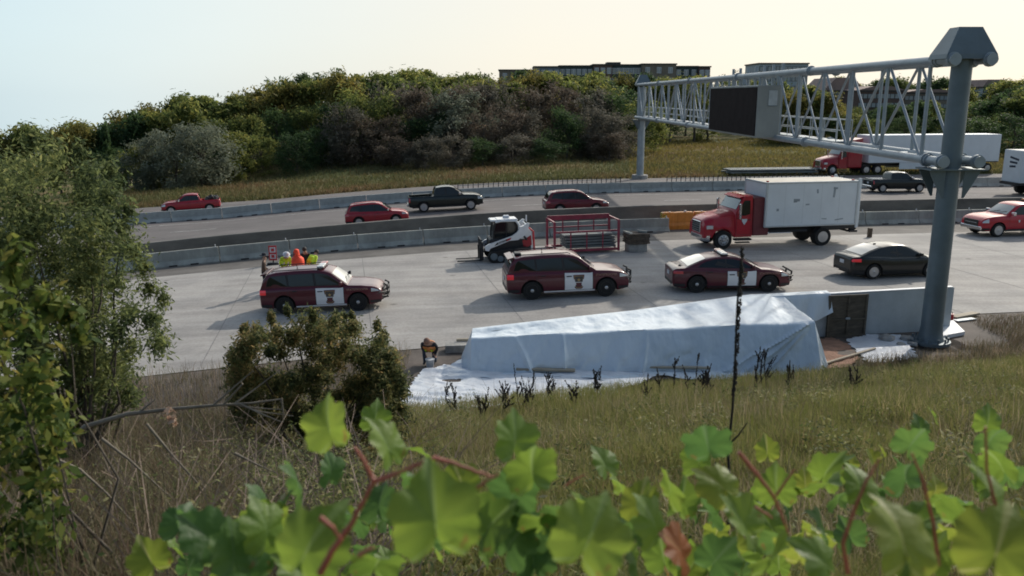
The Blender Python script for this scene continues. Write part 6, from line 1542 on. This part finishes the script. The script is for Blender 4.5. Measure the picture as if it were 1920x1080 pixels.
def plume(px, pyt, pyb, dep, label, group, seed):
    """dry dock-like weed: thin stems carrying upright seed spikes"""
    rr = np.random.default_rng(seed); X = at(px, pyb, dep).x; b = Vector((X, dep, gz(X, dep)-.03)); hh = at(px, pyt, dep).z-b.z; r = empty('dry_weed_stalk', label, 'weed', b, 0, group)
    mb = MB(); sd_ = MB()
    for k in range(rr.integers(1, 4)):
        top = Vector((rr.normal()*.13*hh, rr.normal()*.08, hh*rr.uniform(.75, 1) if k else hh)); pts = [Vector((rr.normal()*.05 if k else 0, 0, 0))+top*t+Vector((rr.normal()*.01, 0, 0)) for t in np.linspace(0, 1, 6)]
        mb.tube(pts, [.008, .007, .006, .005, .004, .003], 5); spikes = [(pts[3], pts[5])]
        for j in range(rr.integers(3, 8)):
            t = rr.uniform(.4, .85); a = top*t; e_ = a+Vector((rr.normal()*.07, rr.normal()*.07, rr.uniform(.10, .26))); mb.tube([a, e_], [.004, .002], 4); spikes.append((a.lerp(e_, .2), e_))
        for a, e_ in spikes:
            n = int(14+60*(e_-a).length)
            for q in range(n):
                t = rr.uniform(0, 1); w = .016*(1-.7*t)*rr.uniform(.5, 1); c = a.lerp(e_, t)+Vector((rr.normal(), rr.normal(), rr.normal()))*w; s = rr.uniform(.006, .014)
                sd_.add([c+Vector((s, 0, 0)), c+Vector((-s, 0, 0)), c+Vector((0, s, 0)), c+Vector((0, -s, 0)), c+Vector((0, 0, s*1.5)), c+Vector((0, 0, -s*1.5))], [(0, 2, 4), (2, 1, 4), (1, 3, 4), (3, 0, 4), (2, 0, 5), (1, 2, 5), (3, 1, 5), (0, 3, 5)])
    mb.build('stem', M['dark_stalk'], r); sd_.build('seed_head', M['dark_stalk'], r)
for i, (px, t_, b_, d_) in enumerate(((978, 690, 770, 17), (994, 700, 770, 17), (1028, 705, 765, 18), (1118, 690, 740, 18.5), (1262, 680, 740, 18), (1300, 668, 735, 17), (1312, 690, 735, 17), (1240, 700, 740, 17.5), (1412, 655, 720, 17), (1440, 660, 720, 18), (1480, 680, 720, 18.5), (1205, 715, 765, 17), (905, 735, 780, 16), (855, 720, 790, 17), (1600, 690, 740, 17), (1330, 700, 740, 18), (945, 725, 780, 17), (1080, 720, 770, 17))):
    plume(px, t_-6, b_, d_, 'dark dry weed stalk standing at the edge of the grass before the sheeting', 'dry weed stalks before the sheeting', 70+i)

# dark bush in front of the left SUV
def bush(name, label, cat, base, blobs, N, lf, lm, stems, seed, sticks=1.0, flat=.6):
    rr = np.random.default_rng(seed); r = empty(name, label, cat, base)
    C = np.array([b[:3] for b in blobs]); S = np.array([b[3:] for b in blobs])
    V, F = leaf_cloud(C, S, None, N, lf, rr, flat, True); npmesh('crown', V, F, lm, r)
    mb = MB()
    for c in C[::max(1, len(C)//stems)]: mb.tube(limb_pts((rr.normal()*.12, rr.normal()*.12, -.1), c, .06, rr, 6), [.035*sticks, .03*sticks, .024*sticks, .018*sticks, .012*sticks, .006*sticks], 6)
    mb.build('trunk', M['bark'], r, 60); return r
BL = leafmat('dark_bush_leaves', [(.010, .018, .010), (.022, .034, .016), (.045, .06, .022), (.085, .09, .035), (.15, .125, .05)], trans=.45, clump=1.6, spread=.6, gain=(2.2, 2.0, 2.1))
rr = np.random.default_rng(5); bx, by = at(600, 820, 13.6).x, 13.6; g0 = gz(bx, by)
blobs = []
for i in range(260):
    px = rr.uniform(440, 758); tp = float(np.interp(px, [430, 470, 540, 600, 650, 720, 765], [660, 612, 588, 582, 590, 622, 680])); py = tp+16+(850-tp)*rr.uniform(0, 1)**1.1
    P_ = at(px, py, by+rr.uniform(-.9, .9)); s = rr.uniform(.11, .27); blobs.append((P_.x-bx, P_.y-by, P_.z-g0, s, s, s*1.05))
for i in range(12):
    px = rr.uniform(450, 750); tp = float(np.interp(px, [430, 470, 540, 600, 650, 720, 765], [660, 612, 588, 582, 590, 622, 680])); P_ = at(px, tp+rr.uniform(-8, 14), by+rr.uniform(-.5, .5)); blobs.append((P_.x-bx, P_.y-by, P_.z-g0, .07, .07, .13))
bush('shrub', 'dense dark green bush standing before the left police SUV', 'bush', (bx, by, g0), blobs, 80000, .040, BL, 14, 6)
# small leafy tree at the left edge
TLm = leafmat('sapling_leaves', [(.016, .030, .012), (.035, .055, .018), (.06, .085, .024), (.11, .13, .04)], trans=.55, clump=1.1, spread=.6, gain=(2.6, 2.2, 2.8))
rr = np.random.default_rng(8); bx, by = -5.6, 10.2; g0 = gz(bx, by); blobs = []
for i in range(150):
    px = rr.uniform(-120, 235); py = 285+rr.uniform(0, 1)**.9*450
    lim = np.interp(py, [240, 300, 420, 480, 560, 640, 730], [100, 195, 235, 262, 305, 325, 300]); px = min(px, lim-25*rr.uniform(0, 1))
    P_ = at(px, py, by+rr.uniform(-1.2, 1.2)); s = rr.uniform(.20, .42); blobs.append((P_.x-bx, P_.y-by, P_.z-g0, s, s, s*1.1))
for i in range(70):
    px = rr.uniform(-110, 300); py = rr.uniform(560, 800); P_ = at(px, py, by+rr.uniform(-1.0, .8)); s = rr.uniform(.16, .32); blobs.append((P_.x-bx, P_.y-by, P_.z-g0, s, s, s))
for px, py in ((150, 285), (60, 262), (100, 280), (205, 320), (230, 430), (250, 470), (290, 600), (305, 560), (280, 540), (300, 640), (270, 500), (240, 395)):
    P_ = at(px, py, by); blobs.append((P_.x-bx, 0, P_.z-g0, .14, .14, .2))
bush('sapling_tree', 'leafy green young tree filling the left edge of the view', 'tree', (bx, by, g0), blobs, 66000, .036, TLm, 26, 9)
# nearer leafy shrub in the left corner, yellowing
YL = leafmat('yellowing_shrub_leaves', [(.03, .06, .015), (.06, .095, .022), (.10, .14, .03), (.17, .19, .045), (.24, .20, .05)], trans=.4, clump=2.5, spread=.9)
rr = np.random.default_rng(12); bx, by = -2.05, 3.9; g0 = gz(bx, by); blobs = []
for i in range(48):
    P_ = at(rr.uniform(-90, 120), rr.uniform(560, 1060), by+rr.uniform(-.4, .4)); blobs.append((P_.x-bx, P_.y-by, P_.z-g0, .15, .15, .17))
for px, py in ((25, 480), (20, 520), (130, 590), (150, 620), (90, 570)): P_ = at(px, py, by); blobs.append((P_.x-bx, 0, P_.z-g0, .07, .07, .1))
bush('shrub', 'yellowing leafy shrub close by in the lower left corner', 'bush', (bx, by, g0), blobs, 3400, .034, YL, 9, 13, .4, flat=.9)
# bare branches arching over the brush
def branch(name, label, cat, pts, r0, m, twigs=()):
    P = [at(px, py, d) for px, py, d in pts]; base = P[0]; r = empty(name, label, cat, base)
    mb = MB(); n = len(P); mb.tube([p-base for p in P], [r0*(1-.8*i/(n-1)) for i in range(n)], 7); mb.build('stem', m, r, 60)
    if twigs:
        for tw in twigs: mb = MB(); Q = [at(px, py, d)-base for px, py, d in tw]; mb.tube(Q, [r0*.35*(1-.7*i/(len(Q)-1)) for i in range(len(Q))], 5); mb.build('twig', m, r)
    return r
b = branch('bare_branch', 'long bare branch arching over the brown brush', 'branch', [(100, 880, 6.6), (118, 838, 6.6), (160, 800, 6.6), (240, 776, 6.6), (330, 766, 6.6), (400, 760, 6.6), (470, 756, 6.6), (530, 748, 6.6)], .030, M['dead_wood'],
    [[(400, 760, 6.6), (440, 725, 6.6), (475, 695, 6.6)], [(440, 757, 6.6), (480, 728, 6.7), (527, 692, 6.7)], [(420, 758, 6.6), (455, 720, 6.5), (452, 715, 6.5)], [(440, 757, 6.6), (490, 772, 6.6), (550, 780, 6.6)], [(430, 757, 6.6), (480, 765, 6.6), (530, 768, 6.6)], [(450, 757, 6.6), (500, 780, 6.5), (530, 792, 6.5)], [(260, 774, 6.6), (280, 758, 6.6), (292, 748, 6.6)], [(528, 748, 6.6), (531, 770, 6.6), (531, 792, 6.6)]])
DL = leafmat('dead_curled_leaves', [(.30, .17, .10), (.45, .30, .20), (.5, .42, .34)], trans=.3, clump=3)
c0 = at(318, 778, 6.55); V, F = leaf_cloud(np.array([[0, 0, 0], [.02, 0, -.06]]), np.array([[.05, .04, .06], [.03, .03, .05]]), None, 40, .03, np.random.default_rng(3), .8); V = V+np.array(c0-b.location)
npmesh('dead_leaf', V, F, DL, b)
for i, (pts, lab) in enumerate((([(90, 855, 4.5), (150, 880, 4.5), (200, 925, 4.5), (240, 970, 4.5), (285, 1015, 4.5)], 'pale dead cane bending down at the lower left'), ([(190, 822, 5), (240, 860, 5), (300, 915, 5), (330, 940, 5)], 'thin dead cane slanting through the brush left of centre'), ([(275, 795, 5), (320, 850, 5), (370, 905, 5), (410, 985, 5)], 'long thin dead cane slanting below the arching branch'), ([(440, 850, 5), (480, 870, 5), (520, 888, 5)], 'short dead cane right of the long canes'))):
    branch('dead_cane', lab, 'cane', pts, .010, M['dead_wood'])

# ---------------------------------------------------------------- wild grapevine in front of the camera
def leaf_shape(n=124):
    th = np.linspace(0, 2*math.pi, n, endpoint=False)
    d = np.abs((th-math.pi/2+math.pi) % (2*math.pi)-math.pi)          # angle away from the tip
    r = np.interp(d, [0, .18, .55, .95, 1.15, 1.55, 1.95, 2.3, 2.65, 2.95, 3.1416], [1.10, .98, .80, .95, .93, .76, .86, .84, .76, .52, .24])
    tooth = np.abs(((th*15/(2*math.pi)+.25) % 1)-.5)*2; t2 = np.abs(((th*31/(2*math.pi)) % 1)-.5)*2
    return th, r*(.93+.08*tooth+.03*t2)
TH, RR = leaf_shape()
def leaf_mesh(size, seed, curl=.25, fold=.25, roll=0):
    rr = np.random.default_rng(seed); V = []; rings = [0.02, .2, .4, .6, .8, .92, 1.0]; n = len(TH)
    for q in rings:
        x = RR*q*np.cos(TH); y = RR*q*np.sin(TH)
        rip = .06*np.sin(TH*5+seed)*q**2+.03*np.sin(TH*11+seed*2)*q**3
        vein = -.035*np.abs(np.cos((TH-math.pi/2)*1.5))*q
        z = fold*np.abs(x)-curl*(x*x+y*y)+rip+vein-roll*np.maximum(y, 0)**2
        V.append(np.stack([x, y+.35, z], -1))
    V = np.concatenate(V)*size*.62; F = []
    for i in range(len(rings)-1):
        for j in range(n): F.append((i*n+j, i*n+(j+1) % n, (i+1)*n+(j+1) % n, (i+1)*n+j))
    return V, np.array(F)
def grapemat(name, cols, veinc):
    m = bpy.data.materials.new(name); m.use_nodes = True; n = m.node_tree; N = n.nodes; L = n.links; b = N['Principled BSDF']; out = N['Material Output']
    b.inputs['Roughness'].default_value = .5; b.inputs['Specular IOR Level'].default_value = .3
    tc = N.new('ShaderNodeTexCoord'); t = N.new('ShaderNodeTexNoise'); t.inputs['Scale'].default_value = 14; t.inputs['Detail'].default_value = 4; L.new(tc.outputs['Object'], t.inputs[0])
    oi = N.new('ShaderNodeObjectInfo'); ad = N.new('ShaderNodeMath'); ad.operation = 'MULTIPLY_ADD'; L.new(oi.outputs['Random'], ad.inputs[0]); ad.inputs[1].default_value = .5; 
    sb = N.new('ShaderNodeMath'); sb.operation = 'SUBTRACT'; L.new(t.outputs['Fac'], sb.inputs[0]); sb.inputs[1].default_value = .25; L.new(sb.outputs[0], ad.inputs[2])
    r = N.new('ShaderNodeValToRGB'); L.new(ad.outputs[0], r.inputs[0]); e = r.color_ramp.elements
    while len(e) < len(cols): e.new(.5)
    for i, c in enumerate(cols): e[i].position = i/(len(cols)-1); e[i].color = (*c, 1)
    # veins fan out from the leaf stalk: angle around the leaf's own origin
    sx = N.new('ShaderNodeSeparateXYZ'); L.new(tc.outputs['Object'], sx.inputs[0]); an = N.new('ShaderNodeMath'); an.operation = 'ARCTAN2'; L.new(sx.outputs[0], an.inputs[0]); L.new(sx.outputs[1], an.inputs[1])
    mm = N.new('ShaderNodeMath'); mm.operation = 'MULTIPLY'; L.new(an.outputs[0], mm.inputs[0]); mm.inputs[1].default_value = 3.0
    cs = N.new('ShaderNodeMath'); cs.operation = 'COSINE'; L.new(mm.outputs[0], cs.inputs[0])
    vr = N.new('ShaderNodeValToRGB'); L.new(cs.outputs[0], vr.inputs[0]); vr.color_ramp.elements[0].position = .965; vr.color_ramp.elements[0].color = (0, 0, 0, 1); vr.color_ramp.elements[1].position = .998; vr.color_ramp.elements[1].color = (.75, .75, .75, 1)
    mx = N.new('ShaderNodeMix'); mx.data_type = 'RGBA'; L.new(vr.outputs[0], mx.inputs[0]); L.new(r.outputs[0], mx.inputs[6]); mx.inputs[7].default_value = (*veinc, 1)
    sp = N.new('ShaderNodeTexNoise'); sp.inputs['Scale'].default_value = 38; sp.inputs['Detail'].default_value = 3; L.new(tc.outputs['Object'], sp.inputs[0]); sr = N.new('ShaderNodeValToRGB'); L.new(sp.outputs['Fac'], sr.inputs[0]); sr.color_ramp.elements[0].position = .66; sr.color_ramp.elements[0].color = (0, 0, 0, 1); sr.color_ramp.elements[1].position = .74; sr.color_ramp.elements[1].color = (.8, .8, .8, 1)
    m0 = mx; mx = N.new('ShaderNodeMix'); mx.data_type = 'RGBA'; L.new(sr.outputs[0], mx.inputs[0]); L.new(m0.outputs[2], mx.inputs[6]); mx.inputs[7].default_value = (.16, .10, .03, 1)
    L.new(mx.outputs[2], b.inputs['Base Color'])
    w = N.new('ShaderNodeTexVoronoi'); w.inputs['Scale'].default_value = 90; L.new(tc.outputs['Object'], w.inputs[0]); bp = N.new('ShaderNodeBump'); bp.inputs['Strength'].default_value = .25; bp.inputs['Distance'].default_value = .004; L.new(w.outputs['Distance'], bp.inputs['Height']); L.new(bp.outputs[0], b.inputs['Normal'])
    tr = N.new('ShaderNodeBsdfTranslucent'); hs = N.new('ShaderNodeHueSaturation'); hs.inputs['Value'].default_value = 1.9; hs.inputs['Hue'].default_value = .48; L.new(mx.outputs[2], hs.inputs['Color']); L.new(hs.outputs[0], tr.inputs[0])
    sh = N.new('ShaderNodeMixShader'); sh.inputs[0].default_value = .45; L.new(b.outputs[0], sh.inputs[1]); L.new(tr.outputs[0], sh.inputs[2]); L.new(sh.outputs[0], out.inputs[0]); return m
GV = {'g': grapemat('grape_leaf_green', [(.06, .125, .02), (.105, .18, .028), (.165, .235, .038)], (.16, .24, .08)),
      'd': grapemat('grape_leaf_dark', [(.035, .09, .025), (.055, .125, .03), (.09, .16, .035)], (.08, .14, .06)),
      'y': grapemat('grape_leaf_yellow', [(.10, .165, .022), (.15, .20, .03), (.21, .23, .045)], (.3, .32, .12)),
      'r': grapemat('grape_leaf_red', [(.24, .075, .03), (.26, .11, .035), (.15, .14, .03)], (.35, .2, .08))}
vines = [empty('grapevine', 'wild grapevine with red stems and broad leaves at the bottom centre', 'vine', at(800, 1150, 1.3)), empty('grapevine', 'leafy wild grapevine with one reddish leaf at the bottom right', 'vine', at(1600, 1150, 1.5))]
def vleaf(px, py, w, kind='g', rx=None, rz=None, size=None, tilt=None, seed=0, vine=None):
    q_ = random.Random(int(px*13+py)); curl = q_.uniform(.1, .5); fold = q_.uniform(.1, .55)
    w = w*(.88 if w < 140 else .74); size = size or .095+.0002*w; dep = max(.62, size*FPX/w); rr = np.random.default_rng(int(px*3+py*7+seed))
    if dep > 3.0: size *= 3.0/dep; dep = 3.0
    V, F = leaf_mesh(size, int(px+py), curl, fold); vn = vine or vines[0 if px < 1240 else 1]
    o = npmesh('leaf', V, F, GV[kind], vn); o.data.polygons.foreach_set('use_smooth', [True]*len(F))
    P_ = at(px, py, dep)
    # blade turned to face up and towards the light, with the tip hanging down
    e = Euler((R(tilt if tilt is not None else rr.uniform(25, 80)), R(rr.uniform(-25, 25)), R(rz if rz is not None else rr.uniform(-180, 180))))
    o.location = P_-vn.location; o.rotation_euler = e; return P_
LV = [(622, 825, 125, 'g', 60, -20), (735, 858, 125, 'g', 50, 70), (805, 862, 75, 'g', 35, 110), (700, 800, 70, 'g', 70, 20), (790, 915, 105, 'd', 50, 160), (965, 850, 140, 'g', 55, 30), (1000, 905, 150, 'g', 75, 200), (960, 945, 120, 'd', 80, 170), (872, 925, 95, 'y', 60, 20), (820, 1015, 250, 'g', 62, 10), (905, 1000, 130, 'g', 45, -60),
      (560, 925, 110, 'd', 75, 120), (500, 965, 100, 'd', 70, 100), (505, 1015, 150, 'g', 60, 60), (290, 1065, 95, 'y', 60, 30), (560, 1065, 230, 'g', 55, -30), (440, 1060, 130, 'd', 55, 50), (660, 985, 95, 'd', 60, 150), (700, 1070, 150, 'g', 50, 200), (1140, 885, 80, 'g', 40, 45), (1165, 925, 75, 'g', 60, 120), (1200, 965, 105, 'y', 45, -40), (1090, 1045, 220, 'g', 50, -10), (1190, 1010, 110, 'd', 65, 190),
      (1330, 850, 110, 'd', 60, 170), (1310, 880, 90, 'g', 75, 30), (1365, 925, 105, 'y', 30, 40), (1438, 858, 60, 'y', 65, 10), (1340, 980, 90, 'd', 60, 100), (1405, 1000, 150, 'g', 45, 60), (1285, 1045, 120, 'r', 45, 75), (1245, 1060, 75, 'r', 50, 100), (1510, 920, 62, 'y', 60, 5), (1555, 905, 60, 'g', 50, 60), (1600, 885, 62, 'g', 40, 110), (1640, 868, 42, 'y', 40, 30), (1655, 850, 30, 'y', 60, 90), (1570, 945, 70, 'd', 60, 200), (1620, 955, 60, 'g', 50, 20),
      (1700, 845, 85, 'd', 70, 160), (1725, 815, 55, 'd', 60, 20), (1700, 910, 105, 'd', 65, 190), (1752, 930, 55, 'y', 70, 15), (1755, 790, 40, 'g', 50, 60), (1848, 805, 65, 'g', 70, 0), (1850, 840, 80, 'd', 65, 180), (1835, 895, 70, 'g', 60, 40), (1885, 890, 90, 'g', 60, 110), (1880, 960, 165, 'g', 50, 50), (1800, 985, 150, 'g', 50, 130), (1700, 1055, 240, 'y', 40, 20), (1860, 1065, 230, 'y', 45, -30), (1545, 1005, 95, 'd', 55, 80), (1500, 1050, 140, 'y', 45, 140), (1600, 1020, 80, 'd', 60, 10), (1440, 1060, 130, 'g', 50, 220), (1330, 1065, 110, 'd', 55, -50), (1560, 1075, 130, 'g', 45, 60), (1000, 1070, 110, 'd', 60, 30), (620, 900, 80, 'd', 75, 60), (1640, 930, 55, 'd', 60, 140), (1660, 990, 90, 'g', 55, 75), (1480, 960, 55, 'd', 60, 60), (350, 1075, 60, 'd', 60, 0)]
lr = random.Random(4)
for k in range(62):
    px_ = lr.uniform(1240, 1920); py_ = lr.uniform(870+60*(px_ < 1500), 1090); LV.append((px_, py_, lr.uniform(40, 105), lr.choice('gggdy'), lr.uniform(30, 75), lr.uniform(-180, 180)))
for k in range(58):
    px_ = lr.uniform(330, 1240); LV.append((px_, lr.uniform(965, 1095), lr.uniform(60, 130), lr.choice('ggdd'), lr.uniform(35, 75), lr.uniform(-180, 180)))
for i, (px, py, w, kd, tl, rz_) in enumerate(LV): vleaf(px, py, w, kd, tilt=tl+12, rz=rz_, seed=i)
def vstem(name, m, vn, paths):
    for d, r0, pts in paths:
        mb = MB()
        P = [at(px, py, d)-vn.location for px, py in pts]; Q = []
        for i in range(len(P)-1):
            for t in (0, .33, .66): Q.append(P[i].lerp(P[i+1], t)+Vector((0, 0, .0015*math.sin(9*(i+t)))))
        Q.append(P[-1]); mb.tube(Q, [r0*(1-.5*i/(len(Q)-1)) for i in range(len(Q))], 8); mb.build(name, m, vn, 60)
vstem('stem', M['vine_stem'], vines[0], [(1.15, .0055, [(600, 1075), (622, 1034), (660, 980), (695, 912), (702, 895)]), (1.25, .0042, [(702, 905), (680, 860), (664, 838)]), (1.25, .004, [(698, 905), (750, 885), (790, 868), (812, 858)]), (1.3, .004, [(812, 858), (850, 868), (895, 885), (930, 895)]), (1.2, .003, [(895, 915), (915, 900), (935, 890)]), (1.1, .004, [(600, 970), (625, 990), (640, 1015)]), (1.0, .004, [(672, 1042), (690, 1030), (702, 1028)]), (1.6, .003, [(1060, 910), (1080, 898), (1098, 890)])])
vstem('stem', M['vine_stem'], vines[1], [(1.5, .0042, [(1385, 848), (1420, 890), (1450, 930), (1463, 960), (1478, 1000)]), (1.5, .003, [(1455, 930), (1475, 900), (1490, 880)]), (1.55, .003, [(1415, 950), (1440, 965), (1448, 972)]), (1.3, .004, [(1590, 1075), (1580, 1020), (1600, 960), (1625, 900), (1650, 860)]), (1.4, .004, [(1760, 1060), (1750, 980), (1730, 900), (1710, 850)]), (1.4, .004, [(1890, 1060), (1870, 960), (1850, 880), (1848, 800)])])
